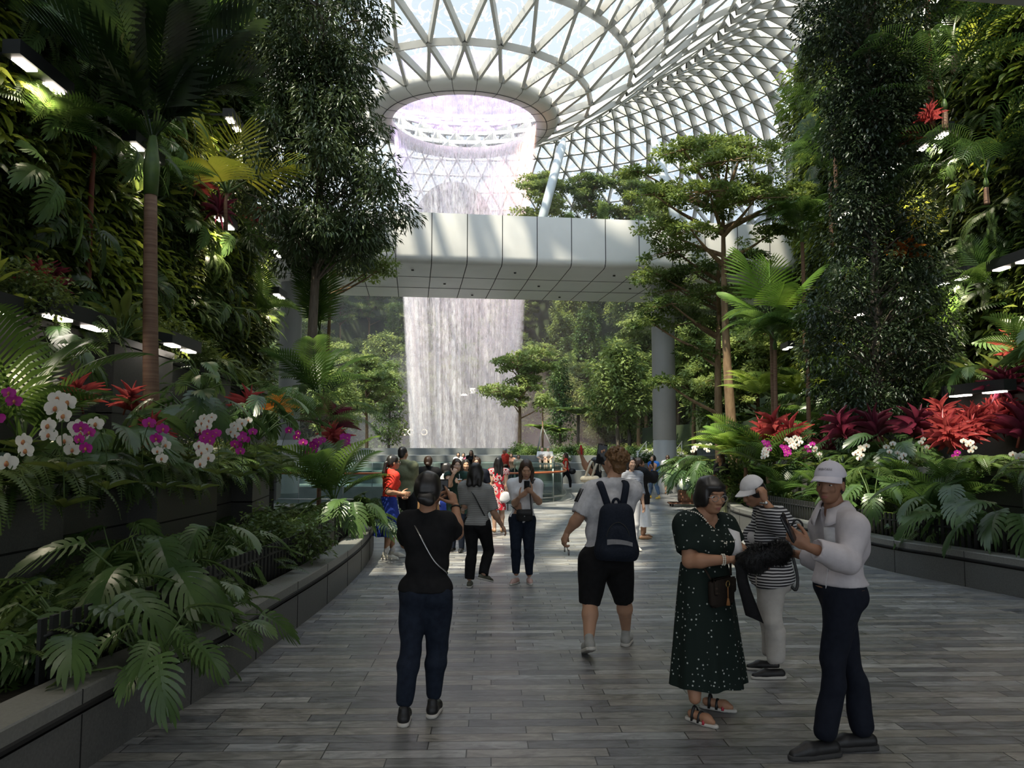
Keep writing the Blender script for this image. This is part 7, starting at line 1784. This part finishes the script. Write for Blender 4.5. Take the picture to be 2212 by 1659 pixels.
# furry black hat and the scarf between them
p = at(1655, 1198, 5.02); g = Geo(); F_ = Field([ell((0, 0, 0), (.13, .085, .062)), ell((.09, -.01, .02), (.085, .07, .06)), ell((-.12, .0, -.03), (.07, .06, .055)), ell((-.06, -.03, -.05), (.07, .05, .05))], .009, .04).ripple(.008, 45, 3, 1); F_.nets(g, (0, 0, 0)); rr_ = np.random.default_rng(8)
V0 = np.concatenate(g.v); pk_ = rr_.integers(0, len(V0), 5200); P0 = V0[pk_]; N0 = nrm(P0 / np.array([.13, .085, .07]) ** 1.2 + rr_.normal(0, .5, P0.shape)); gf = Geo()
gf.scatter(np.array([[-.0018, 0, 0], [.0018, 0, 0], [0, .026, -.004]]), np.array([[0, 1, 2]]), P0, frames(N0, [0, 0, 1.0]), np.ones(len(P0))); M_fur = mat('black_fur', (.008, .008, .009), .6)
root = empty('furry_hat', p, 'black furry hat passed between the dotted dress and the white shirt', 'hat'); g.build('hat_body', M_fur, root); gf.build('fur', M_fur, root)
p = at(1612, 1215, 5.0); g = Geo(); L_ = [at(1608, 1208, 5.02), at(1602, 1232, 5.0), at(1606, 1262, 4.99), at(1618, 1300, 5.0), at(1630, 1338, 5.02)]; C_ = catmull(L_, 6); wd = np.interp(np.linspace(0, 1, len(C_)), [0, .2, .3, 1], [.030, .045, .032, .054]); P_ = []
for dy in (-.012, .012):
    P_.append(np.stack([C_ - np.stack([wd, 0 * wd, -wd * .45], -1) + [0, dy, 0], C_ + np.stack([wd * .2, 0 * wd - .016 * (1 if dy < 0 else -1), 0 * wd], -1) + [0, dy, 0], C_ + np.stack([wd, 0 * wd, -wd * .45 + .0], -1) + [0, dy, 0]], 1))
ring_ = np.concatenate([P_[0], P_[1][:, ::-1]], 1); g.grid(ring_, closed_v=True); g.add(ring_[-1], [[0, 1, 2, 3, 4, 5]])
for i in range(len(g.v)): g.v[i] = g.v[i] - p.astype(np.float32)
o = g.build('scarf', C_black); o.location = p; tag(o, 'black scarf hanging down below the furry hat', 'scarf')
# ---------------------------------------------------------------- people further off
# woman texting in white tee
P = Person(10.45, (1128, 1249), (1137, 993), rad(-90), 'person in white tee and dark jeans facing us and looking down at a phone', S_mid, 1.0, True, .011,
    J=dict(head=(1137, 1014, -.07), Rel=(1112, 1088, -.08), Rwr=(1122, 1074, -.28), Lel=(1164, 1084, -.08), Lwr=(1149, 1064, -.27), Ran=(1115, 1238, -.05), Lan=(1143, 1241, -.02), Rtoe=(-.45, -1), Ltoe=(.1, -1)), headpitch=-.34, hs=1.04)
P.body(hands=dict(R=dict(dirn=np.array([.75, -.2, .5]), palm=np.array([.3, .5, .8]), curl=.55), L=dict(dirn=np.array([-.75, -.3, .55]), palm=np.array([-.3, .6, .6]), curl=.6)), bare_feet=False)
P.shirt(C_white, .485, .85, .014, ripple=.005, slv=1.02, seed=6); P.trousers(C_jeans, .56, 1.95, .008, straight=.12); P.shoes(C_shoepink, C_sole, collar=False); P.hair(H_brown, 'long', .16); P.facefeat()
phone(at(1138, 1048, 10.12), (0, -.75, -.6), (0, -.5, .8), 'black phone in the hands of the person in white tee')
p = at(1133, 1113, 10.28); root = empty('crossbody_bag', p, 'small black crossbody bag on the hip of the person in white tee', 'handbag'); g = Geo(); rbox(g, (0, 0, 0), (.21, .07, .15), None, .4); g.build('bag_body', C_shoeblack, root); g = Geo(); rbox(g, (0, -.03, .03), (.20, .03, .09), None, .4); g.build('flap', C_shoeblack, root)
g = Geo(); g.ball((0, -.05, -.01), .008, 8); g.build('clasp', M_steel, root); strap('shoulder_strap', [(.09, .0, .05), P.j['chest'] - p + [.075, -.145, .08], P.j['Lsh'] - p + [-.03, -.03, .075]], .009, C_shoeblack, root); strap('shoulder_strap', [(-.1, .02, .06), P.j['waist'] - p + [-.16, -.02, .02]], .009, C_shoeblack, root)

# striped tee from behind
P = Person(10.1, (1030, 1258), (1027, 1000), rad(72), 'person in grey striped tee and black trousers stepping away, seen from behind', S_mid, 1.0, True, .011,
    J=dict(Rsh=(1051, 1060, 0), Rel=(1066, 1106, -.02), Rwr=(1084, 1135, .10), Lel=(1004, 1092, .04), Lwr=(1000, 1100, .26), Rkn=(1056, 1190, .14), Ran=(1044, 1240, -.04), Lkn=(1020, 1190, .03), Lan=(1014, 1249, 0), Rtoe=(.75, .6, -.28), Ltoe=(.05, 1)), headyaw=.1, hs=1.04)
P.body(bare_feet=False, hands=dict(R=dict(dirn=np.array([.5, .2, -.8]), palm=np.array([-.8, .1, -.4]), curl=.3))); P.shirt(C_greystripe, .50, .85, .018, slv=1.3, seed=7); P.trousers(C_black, .56, 1.96, .010, straight=.75); P.shoes(C_shoeolive, C_sole, collar=False); P.hair(H_black, 'long', .10)
strap('bag_strap', [P.j['Lsh'] + [.03, .0, .06], P.j['chest'] + [-.02, -.125, .02], P.j['waist'] + [.08, -.11, .0], P.j['hip'] + [.15, -.03, .0]], .009, C_shoeblack, P.root, P.o)

# red polo, blue skirt
P = Person(12.7, (838, 1200), (848, 983), rad(28), 'person in red polo shirt and blue skirt standing by the left kerb', S_tan, 1.0, True, .012,
    J=dict(Rel=(838, 1063, -.22), Rwr=(866, 1066, -.20), Lel=(860, 1064, .18), Lwr=(870, 1073, -.02), Ran=(834, 1190, -.12), Lan=(848, 1188, .12), Rtoe=(.97, -.2), Ltoe=(1, .1)), hs=1.05)
P.body(bare_feet=False); P.shirt(C_red, .55, .72, .014, slv=1.25); P.skirt(C_blue, .60, .22, .095, .165, 'skirt', 8, .06); P.shoes(C_shoewhite, C_sole, scale=1.1); P.hair(H_black, 'pony', .14); P.facefeat(True)
for n in 'RL':
    a_, k_ = P.j[n + 'an'], P.j[n + 'kn']; P.part('sock', Field([cone(a_, a_ + (k_ - a_) * .2, .04, .042)], .009), C_white)
# olive shirt
P = Person(14.7, (880, 1172), (869, 965), rad(62), 'person in olive shirt and black trousers standing behind the red polo', S_tan, 1.0, False, .012, J=dict(Rel=(895, 1033, .05), Rwr=(889, 1052, .22)))
P.body(bare_feet=False); P.shirt(C_olive, .50, 1.02, .018, slv=1.35); P.trousers(C_black, .56, 2.0, .012, straight=.6); P.shoes(C_shoeblack, C_soled); P.hair(H_black, 'crop')
# black top, brown bun
P = Person(16.0, (925, 1154), (925, 985), rad(90), 'person in black top with brown hair in a bun, seen from behind at the rail', S_fair, 1.25, True, .013, J=dict(Lel=(896, 1050, .1), Rel=(950, 1050, .1)))
P.body(bare_feet=False); P.shirt(C_black, .47, 1.5, .02, slv=1.3); P.trousers(C_black, .56, 2.0, .012); P.shoes(C_shoeblack); P.hair(H_brown, 'lowbun')
# boy
P = Person(14.6, (962, 1171), (964, 999), rad(15), 'child in white tee and blue shorts beside the person with the drink', S_mid, .9, False, .012)
P.body(bare_feet=False); P.shirt(C_white, .47, .8, .015, slv=1.2); P.trousers(C_blue, .56, .85, .016, name='shorts', wide=1.2); P.shoes(C_shoewhite, C_sole); P.hair(H_black, 'fringe')
# woman with the drink
P = Person(13.5, (987, 1187), (988, 987), rad(-108), 'person with glasses and long dark hair holding a green cup, chin on hand', S_fair, .98, True, .011,
    J=dict(Rel=(968, 1047, -.10), Rwr=(980, 1024, -.22), Lel=(1006, 1050, -.05), Lwr=(995, 1046, -.25), head=(987, 1006, -.05)), headyaw=.5, hs=1.04)
P.body(bare_feet=False, hands=dict(R=dict(dirn=np.array([.3, .3, .8]), palm=np.array([0, 1, 0]), curl=1.1), L=dict(dirn=np.array([-.3, -.6, .5]), palm=np.array([-.9, 0, 0]), curl=.6))); P.shirt(mat('black_floral_cotton', (.006, .012, .010), .8, (.012, .05, .035), 9), .40, .12, .014, neckz=.83); P.trousers(C_jeans, .56, 2.0, .009); P.shoes(C_shoeblack); P.hair(H_brown, 'long', .12); P.facefeat(True)
p = at(993, 1043, 13.2); root = empty('drink_cup', p, 'green and red paper cup with white lid and straw', 'cup'); g = Geo(); g.lathe([(.001, -.07), (.028, -.07), (.037, .055), (.001, .055)], 16); g.build('cup', mat('cup_print', (.10, .30, .05), .5, (.5, .05, .06), 12), root); g = Geo(); g.lathe([(.04, .05), (.041, .062), (.001, .068)], 16); g.build('lid', C_white, root); g = Geo(); g.tube([(0, 0, .06), (-.008, 0, .15)], .004, 6); g.build('straw', C_white, root)
# behind them
P = Person(15.3, (1006, 1162), (1006, 992), rad(-80), 'person in black half hidden behind the person with the drink', S_mid, .98, True, .014); P.body(bare_feet=False); P.shirt(C_black, .47, .6, .015); P.trousers(C_black, .56, 2.0, .01); P.shoes(C_shoeblack); P.hair(H_black, 'bob')
P = Person(15.8, (1034, 1155), (1030, 987), rad(-95), 'person with sunlit face and tied-back brown hair behind the striped tee', S_fair, 1.0, True, .012); P.body(bare_feet=False); P.shirt(C_navy, .47, .7, .016); P.trousers(C_jeans, .56, 2.0, .01); P.shoes(C_shoeblack); P.hair(H_brown, 'short'); P.facefeat()
# swirl dress
P = Person(16.6, (1076, 1147), (1077, 987), rad(95), 'person in red and white swirl print dress with long black hair, seen from behind', S_fair, 1.02, True, .012, J=dict(Lel=(1059, 1050, -.05), Lwr=(1060, 1080, .05), Rel=(1092, 1050, 0)))
P.body(); P.shirt(C_swirl, .58, .10, .013, name='dress_top'); P.skirt(C_swirl, .64, .30, .088, .105, 'dress_skirt', 6, .04); P.hair(H_black, 'long', .22); P.shoes(C_tansandal, None, collar=False)
strap('bag_strap', [P.j['Lsh'] + [.02, -.02, .05], P.j['chest'] + [.02, -.11, -.02], P.j['hip'] + [.14, -.04, .06]], .010, C_shoeblack, P.root, P.o)
p = at(1092, 1074, 16.5); root = empty('plastic_bag', p, 'white plastic bag carried beside the swirl print dress', 'bag'); g = Geo(); Field([ell((0, 0, 0), (.11, .05, .10)), ell((-.04, 0, -.06), (.08, .05, .06))], .012).ripple(.012, 30, 4).nets(g, (0, 0, 0)); g.build('sack', C_white, root); g = Geo(); g.tube([(-.05, 0, .08), (-.10, 0, .2)], .006, 5); g.build('handle', C_white, root)
# far, across the opening
P = Person(37.0, (1017, 1048), (1018, 972), rad(-100), 'person in black with long dark hair on the far side of the opening', S_fair, 1.0, True, .02, J=dict(Lel=(1026, 1003, -.1), Lwr=(1024, 988, -.2))); P.body(bare_feet=False); P.shirt(C_black, .45, 1.6, .02); P.trousers(C_black, .56, 2.0, .012); P.shoes(C_shoeblack); P.hair(H_brown, 'long', .2)
P = Person(36.8, (1093, 1049), (1091, 969), rad(205), 'person with grey hair in red polo shirt on the far side of the opening', S_mid, 1.15, False, .02, J=dict(Lel=(1094, 1003, -.2), Lwr=(1088, 1006, -.3))); P.body(bare_feet=False); P.shirt(C_red, .47, .9, .025, slv=1.3); P.trousers(C_black, .56, 2.0, .012, straight=.5); P.shoes(C_shoeblack); P.hair(H_grey, 'crop')
P = Person(33.5, (1223, 1057), (1222, 978), rad(180), 'person in red top and black leggings walking left past the glass corner', S_fair, 1.0, True, .018, J=dict(Ran=(1208, 1053, .1), Rkn=(1212, 1032, .05), Lan=(1232, 1052, -.1), Lkn=(1230, 1032, -.05), Lel=(1222, 1008, -.3), Lwr=(1219, 1012, -.25))); P.body(bare_feet=False); P.shirt(C_red, .45, .12, .018); P.trousers(C_black, .56, 2.0, .01); P.shoes(C_shoewhite, None); P.hair(H_brown, 'long', .2)
p = at(1236, 1018, 33.4); root = empty('shoulder_bag', p, 'black bag at the hip of the walking person in red top', 'handbag'); g = Geo(); Field([ell((0, 0, 0), (.16, .08, .13))], .02).nets(g, (0, 0, 0)); g.build('bag_body', C_shoeblack, root); g = Geo(); g.tube(catmull([(-.1, 0, .1), (-.2, 0, .5), (-.05, 0, .1)], 5), .014, 5); g.build('strap', C_shoeblack, root)
# selfie with red phone
P = Person(12.4, (1288, 1210), (1284, 985), rad(168), 'person with arm stretched up holding a red phone, beside the curly-haired head', S_tan, .98, True, .011,
    J=dict(head=(1283, 1003, -.02), neck=(1291, 1021, 0), Lsh=(1288, 1029, -.12), Lel=(1266, 1010, -.20), Lwr=(1256, 984, -.22)), headpitch=.35, hs=1.0)
P.body(bare_feet=False, hands=dict(L=dict(dirn=np.array([-.05, 0, 1]), palm=np.array([.2, -.9, 0]), curl=.6))); P.shirt(C_black, .47, .25, .014); P.trousers(C_jeans, .56, 2.0, .01); P.shoes(C_shoeblack); P.hair(H_black, 'long', .26); P.facefeat()
phone(at(1256, 972, 12.1), (.9, -.4, .1), (.1, 0, 1), 'red phone held high at arm’s length'.replace('’', ''), mat('red_phone_case', (.62, .03, .03), .35))
p = at(1274, 1052, 12.2); root = empty('tote_bag', p, 'cream cloth tote bag on the shoulder of the person with the red phone', 'bag'); g = Geo(); F_ = Field([cone((-.1, 0, -.12), (.1, 0, -.12), .08), cone((-.1, 0, .12), (.1, 0, .12), .05)], .012, .1).ripple(.006, 20, 2); F_.nets(g, (0, 0, 0)); g.build('cloth_bag', C_cream, root)
for x in (-.04, .06):
    g = Geo(); g.tube(catmull([(x - .04, -.02, .12), (x + .04, -.04, .34), (x + .1, .08, .38), (x + .1, .1, .12)], 6), .018, 6, flat=.3); g.build('handle', C_cream, root)
# partly hidden behind the backpack carrier
P = Person(13.6, (1364, 1188), (1362, 986), rad(-70), 'person with long dark hair half hidden right of the curly-haired head', S_fair, .9, True, .014); P.body(bare_feet=False); P.shirt(stripes('navy_white_stripe', (.10, .11, .15), (.55, .55, .58), 40), .47, 1.2, .016); P.trousers(C_white, .56, 2.0, .01); P.shoes(C_shoewhite); P.hair(H_black, 'long', .3)
# black jacket, white culottes
P = Person(15.4, (1388, 1160), (1382, 985), rad(12), 'person in black jacket and wide white culottes holding up a phone', S_tan, 1.05, True, .012,
    J=dict(Rel=(1412, 1036, -.12), Rwr=(1413, 1014, -.06), Lel=(1402, 1034, .2), Lwr=(1403, 1016, .1), head=(1381, 1002, 0), Ran=(1388, 1152, -.1), Lan=(1392, 1149, .1)), hs=1.02)
P.body(hands=dict(R=dict(dirn=np.array([.2, .1, .95]), palm=np.array([0, 1, 0]), curl=.5), L=dict(dirn=np.array([.3, -.1, .9]), palm=np.array([0, -1, 0]), curl=.6))); P.shirt(C_black, .42, 1.7, .022, slv=1.3, name='jacket'); P.skirt(C_white, .58, .155, .095, .125, 'culottes', 5, .10); P.hair(H_brown, 'pony', .16); P.shoes(C_tansandal, None, collar=False)
phone(at(1410, 1003, 15.35), (.9, .2, 0), (0, 0, 1), 'dark phone held up by the person in white culottes')
# blue jacket
P = Person(27.5, (1414, 1075), (1411, 983), rad(215), 'person in bright blue jacket, jeans and yellow shoes walking by the right column', S_fair, 1.0, True, .016, J=dict(Ran=(1404, 1068, .2), Rkn=(1406, 1047, .1), Lan=(1423, 1068, -.2), Lkn=(1417, 1047, -.1))); P.body(bare_feet=False); P.shirt(C_black, .5, .5, .012, name='tee'); P.shirt(C_bluejacket, .45, 1.9, .028, slv=1.3, name='jacket', vneck=.5); P.trousers(C_denim, .56, 2.0, .012); P.shoes(mat('yellow_shoe', (.7, .45, .08), .6), None, scale=1.15); P.hair(H_black, 'bob')
P = Person(30.5, (1443, 1062), (1442, 983), rad(80), 'person in white tee and denim shorts walking away by the right column', S_fair, 1.1, True, .018, J=dict(Ran=(1448, 1054, .2), Lan=(1438, 1059, -.2))); P.body(bare_feet=False); P.shirt(C_white, .46, .9, .025, slv=1.3); P.trousers(C_denim, .56, .9, .018, name='shorts'); P.shoes(C_tansandal, None); P.hair(H_brown, 'lowbun')
P = Person(32.0, (1437, 1059), (1439, 979), rad(85), 'person in blue shirt just ahead of the white tee by the right column', S_fair, 1.05, False, .02); P.body(bare_feet=False); P.shirt(mat('dusty_blue_cotton', (.12, .17, .33), .8), .46, .9, .022); P.trousers(C_khaki, .56, .95, .018, name='shorts'); P.shoes(C_shoeblack, None); P.hair(H_grey, 'crop')
# at the right kerb
P = Person(19.4, (1562, 1121), (1557, 979), rad(208), 'person in black tee and pale green skirt smiling beside the right planting bed', S_tan, .98, True, .012, J=dict(Lel=(1576, 1042, -.05), Lwr=(1570, 1072, -.05), Rel=(1546, 1038, .1), Rwr=(1543, 1034, -.2)), hs=1.02)
P.body(); P.shirt(C_black, .56, .55, .014, vneck=.12); P.skirt(C_greenskirt, .62, .06, .088, .13, 'skirt', 6, .08); P.hair(H_brown, 'long', .3); P.facefeat(); P.shoes(C_tansandal, None, collar=False)
phone(at(1542, 1033, 19.1), (-.9, -.4, 0), (0, 0, 1), 'pink phone held by the person in pale green skirt', mat('pink_phone_case', (.6, .12, .14), .4))
# seated pair on the terrace and people in the spray
for k, (px, lab, hm) in enumerate(((1170, 'person in white sitting on the stone terrace, left of the pair', H_black), (1183, 'person in white sitting on the stone terrace, right of the pair', H_grey))):
    x = at(px, 980, 42)[0]; Y_ = 41.6; z = .98
    P = Person(Y_, (px, 1035), (px, 971), rad(-90), lab, S_fair, 1.1, k == 0, .02, J=dict(hip=('w', x, Y_, z + .10), waist=('w', x, Y_ - .03, z + .26), chest=('w', x, Y_ - .08, z + .44), neck=('w', x, Y_ - .10, z + .58), head=('w', x, Y_ - .12, z + .72), Rsh=('w', x - .17, Y_ - .09, z + .52), Lsh=('w', x + .17, Y_ - .09, z + .52),
        Rel=('w', x - .22, Y_ - .2, z + .3), Lel=('w', x + .22, Y_ - .2, z + .3), Rwr=('w', x - .1, Y_ - .42, z + .22), Lwr=('w', x + .1, Y_ - .42, z + .22), Rhip=('w', x - .09, Y_ - .02, z + .10), Lhip=('w', x + .09, Y_ - .02, z + .10), Rkn=('w', x - .11, Y_ - .46, z + .12), Lkn=('w', x + .11, Y_ - .46, z + .12), Ran=('w', x - .11, Y_ - 1.0, .70), Lan=('w', x + .11, Y_ - 1.0, .70)), hs=1.0)
    P.body(bare_feet=False); F_ = Field(P.torso() + P.arm('R', 0, .8, 1.2) + P.arm('L', 0, .8, 1.2), .02, .03, .02); F_.cut((x, Y_, z + .12), (0, 0, -1)).cut((x, Y_, z + .60), (0, 0, 1)); P.part('shirt', F_, C_white)
    P.part('shorts', Field([P.torso()[0]] + P.leg('R', .9) + P.leg('L', .9), .02, .02, .012), C_khaki); P.hair(hm, 'crop')
for px, Y_, top_, c_, lab, hm in ((990, 38.5, 977, C_white, 'person in white at the edge of the spray, left of two', H_black), (1001, 38.6, 978, mat('pink_cotton', (.6, .2, .3), .8), 'person in pink at the edge of the spray', H_black), (1120, 38.2, 982, C_cream, 'person in cream top behind the glass rail near the water', H_brown), (1104, 38.9, 979, mat('peach_cotton', (.6, .32, .22), .8), 'person in peach top half hidden beside the red polo', H_brown)):
    P = Person(Y_, (px, 1046), (px, top_), rad(-90), lab, S_fair, 1.0, True, .022); P.body(bare_feet=False); P.shirt(c_, .45, .8, .025); P.trousers(C_jeans, .56, 2.0, .012); P.hair(hm, 'bob')
# ---------------------------------------------------------------- rails and furniture round the opening
def balustrade(path, name, label, h=1.12, rail=True, inner=0.0):
    """glass panes on the edge of the opening, steel posts, wooden handrail"""
    root = empty(name, (0, 0, 0), label, 'glass balustrade'); Q = resample(path, 1.35)
    for i in range(len(Q) - 1):
        a, b = np.array([*Q[i], 0]), np.array([*Q[i + 1], 0]); d = nrm(b - a); n = np.array([-d[1], d[0], 0]); g = Geo(); L_ = np.linalg.norm(b - a)
        g.box((a + b) / 2 + [0, 0, .02 + h / 2], (L_ - .02, .02, h), np.stack([d, n, UPV], -1)); g.build('glass_pane', M_glass, root, smooth=False)
    for q in Q:
        g = Geo(); g.tube([(q[0], q[1], 0), (q[0], q[1], h * .96)], .016, 6); g.build('post', M_railing, root)
    if rail:
        R_ = offset(np.c_[resample(path, .3), np.zeros(len(resample(path, .3)))], inner); g = Geo(); g.tube(R_ + [0, 0, h * .86], .034, 8); g.build('handrail', M_wood, root)
        g = Geo(); g.tube(R_ + [0, 0, .16], .016, 6); g.build('lower_rail', M_railing, root)
    return root
hb = hp[(hp[:, 0] > -12.5)]
balustrade(hb[::1], 'glass_balustrade', 'curved glass balustrade with red-brown handrail round the floor opening', inner=-.12)
balustrade(np.array([(-16, 36.05), (1.9, 36.05)]), 'glass_balustrade', 'straight glass balustrade on the far side of the floor opening', rail=False)
# dark chairs / queue posts seen through the glass
for k, (px, Y_) in enumerate(((1052, 23.2), (1066, 23.6), (1112, 22.6))):
    p = at(px, 1060, Y_); root = empty('folding_chair', (p[0], Y_, 0), ('black folding chair against the glass rail, left one', 'black folding chair against the glass rail, middle one', 'black folding chair against the glass rail, right one behind the white tee')[k], 'chair')
    for x in (-.2, .2):
        g = Geo(); g.tube([(x, -.25, 0), (x, .1, .45), (x, .18, .92)], .013, 6); g.build('leg', M_dark, root); g = Geo(); g.tube([(x, .28, 0), (x, -.2, .46)], .013, 6); g.build('leg', M_dark, root)
    g = Geo(); rbox(g, (0, -.02, .46), (.40, .38, .03), None, .3); g.build('seat', M_dark, root); g = Geo(); rbox(g, (0, .17, .80), (.40, .025, .2), None, .3); g.build('backrest', M_dark, root)
# potted shrub on a wheeled base at the end of the right bed
p = at(1478, 1090, 2975 / (1092 - 968)); root = empty('planter_trolley', (p[0], p[1], 0), 'low brown wooden plant stand at the end of the right planting bed', 'plant stand'); M_tw = mat('brown_wood', (.16, .07, .04), .6, (.22, .10, .06), 8)
g = Geo(); rbox(g, (0, 0, .10), (.95, .5, .05), None, .3); g.build('platform', M_tw, root)
for x in (-.38, .38):
    for y in (-.18, .18): g = Geo(); g.tube([(x - .02, y, .04), (x + .02, y, .04)], .04, 10); g.build('caster', M_dark, root)
root = empty('planter_box', (p[0] + .05, p[1], .125), 'brown wooden planter box standing on the plant stand', 'planter'); g = Geo(); rbox(g, (0, 0, .18), (.42, .4, .36), None, .08); g.build('box', M_tw, root); g = Geo(); g.box((0, 0, .362), (.36, .34, .01)); g.build('soil', M_soil, root)
for k, (dx, dz, s_) in enumerate(((0, .45, 1.25), (-.35, .8, 1.15), (.35, .9, 1.25), (.0, 1.15, 1.0))):
    K_philo[k % 3].place((p[0] + .05 + dx * .3, p[1] + .05, .45 + dz * .45), k * 1.7, s_, ('leafy split-leaf philodendron in the brown planter box, lowest tuft', 'leafy split-leaf philodendron in the brown planter box, left tuft', 'leafy split-leaf philodendron in the brown planter box, right tuft', 'leafy split-leaf philodendron in the brown planter box, top tuft')[k])
# timber hoarding seen left of the black top; steel sign stand
p = at(912, 1048, 19.5); g = Geo(); rbox(g, (0, 0, .55), (.9, .06, 1.1), None, .2); o = g.build('timber_panel', mat('plain_plywood', (.32, .17, .07), .6, (.38, .21, .09), 6, stretch=(1, 1, .2))); o.location = (p[0], 19.5, 0); tag(o, 'plywood panel standing on the floor left of the black top', 'panel')
p = at(956, 1010, 24.0); root = empty('sign_post', (p[0], 24.0, 0), 'dark grey information post by the glass rail', 'post'); g = Geo(); g.box((0, 0, .65), (.12, .08, 1.3)); g.build('pillar', M_dark, root, smooth=False); g = Geo(); g.box((0, 0, .01), (.3, .3, .02)); g.build('foot_plate', M_dark, root, smooth=False)
# stair handrails on the terrace
for k, (px, lab) in enumerate(((1388, 'short steel stair handrail on the terrace left of the right column'), (1466, 'short steel stair handrail on the terrace right of the right column'))):
    p = at(px, 990, 41); g = Geo(); g.tube([(-.35, 0, .9), (.30, .9, 1.55)], .025, 6); g.tube([(-.3, 0, 0), (-.3, 0, .95)], .02, 6); g.tube([(.28, .9, .3), (.28, .9, 1.53)], .02, 6); o = g.build('stair_handrail', M_railing); o.location = (p[0], 40.6, .55); tag(o, lab, 'handrail')
# staked young tree
p = at(1172, 985, 44); g = Geo(); 
root = empty('staked_sapling', (p[0], 44, 1.2), 'young tree held by three slanting stakes above the seated pair', 'tree'); g.tube([(0, 0, 0), (.02, 0, 1.6), (0, 0, 3.1)], [.06, .05, .03], 8); g.build('trunk', M_bark_warm, root)
for a in (0, 2.1, 4.2): g = Geo(); g.tube([(.75 * math.cos(a), .75 * math.sin(a), 0), (0, 0, 1.75)], .03, 5); g.build('stake', M_terrace, root)
g = Geo(); _r = np.random.default_rng(4); Cn = rand_dirs(12, _r) * .35 + [0, 0, 3.1]; crown_leaves(g, Cn, np.full(12, .3), 36, .2, .5, _r, .3); g.build('crown', L_far1, root)
# drain cover in the floor and the lit sign on the far gallery
p = at_z(1490, 1102, 0); g = Geo(); g.box((p[0], p[1], .003), (.9, .32, .006)); dr = g.build('drain_cover', M_granite, smooth=False); tag(dr, 'dark round-slotted drain cover set into the slate floor', 'drain')
for i in range(3): g = Geo(); g.tube([(p[0] - .26 + .26 * i + .09 * math.cos(a), p[1] + .09 * math.sin(a), .007) for a in np.arange(13) * math.pi / 6], .012, 4); g.build('slot_ring', M_dark, dr)
# shop gallery behind the falling water: recess with lit sign and bright shop front
G0 = at(985, 900, 63.5); g = Geo(); M_gal = mat('gallery_dark', (.05, .05, .05), .7); zc = G0[2]
yb = VY + 15.2 - .0
g.box((VX - 1, VY + 16.2, 2.6), (19, 2.2, 3.0)); o = g.build('wall_gallery', M_gal, smooth=False); tag(o, 'dark gallery front behind the waterfall', 'gallery', kind='structure')
M_sign = glow('sign_light', (1.0, .82, .55), 5.0); p = at(897, 933, VY + 15.0); t_ = text_mesh('COCO', .95, 'lettering', M_sign); so = link('shop_sign', t_, None, (p[0] - .1, VY + 15.0, p[2] - .35)); so.rotation_euler = (math.pi / 2, 0, 0); tag(so, 'warm lit shop sign letters at the left edge of the falling water', 'sign')
M_shop = glow('shop_light', (1.0, .93, .88), 3.2)
for i, (px, py, w, h_) in enumerate(((984, 848, .7, 1.1), (1003, 850, .8, .5), (1021, 844, .6, .6), (1053, 858, 1.0, 1.3), (1068, 860, .5, 1.2), (1078, 861, .9, 1.2))):
    p = at(px, py, VY + 19.0); root = empty('lit_shop_window', (p[0], VY + 18.9, p[2]), 'lit window glowing behind the falling water', 'window', 'lit windows behind the waterfall'); g = Geo(); g.box((0, 0, 0), (w, .05, h_)); g.build('pane', M_shop, root, smooth=False); g = Geo()
    g.box((0, .06, 0), (w + .2, .06, h_ + .2)); g.build('frame', M_dark, root, smooth=False)
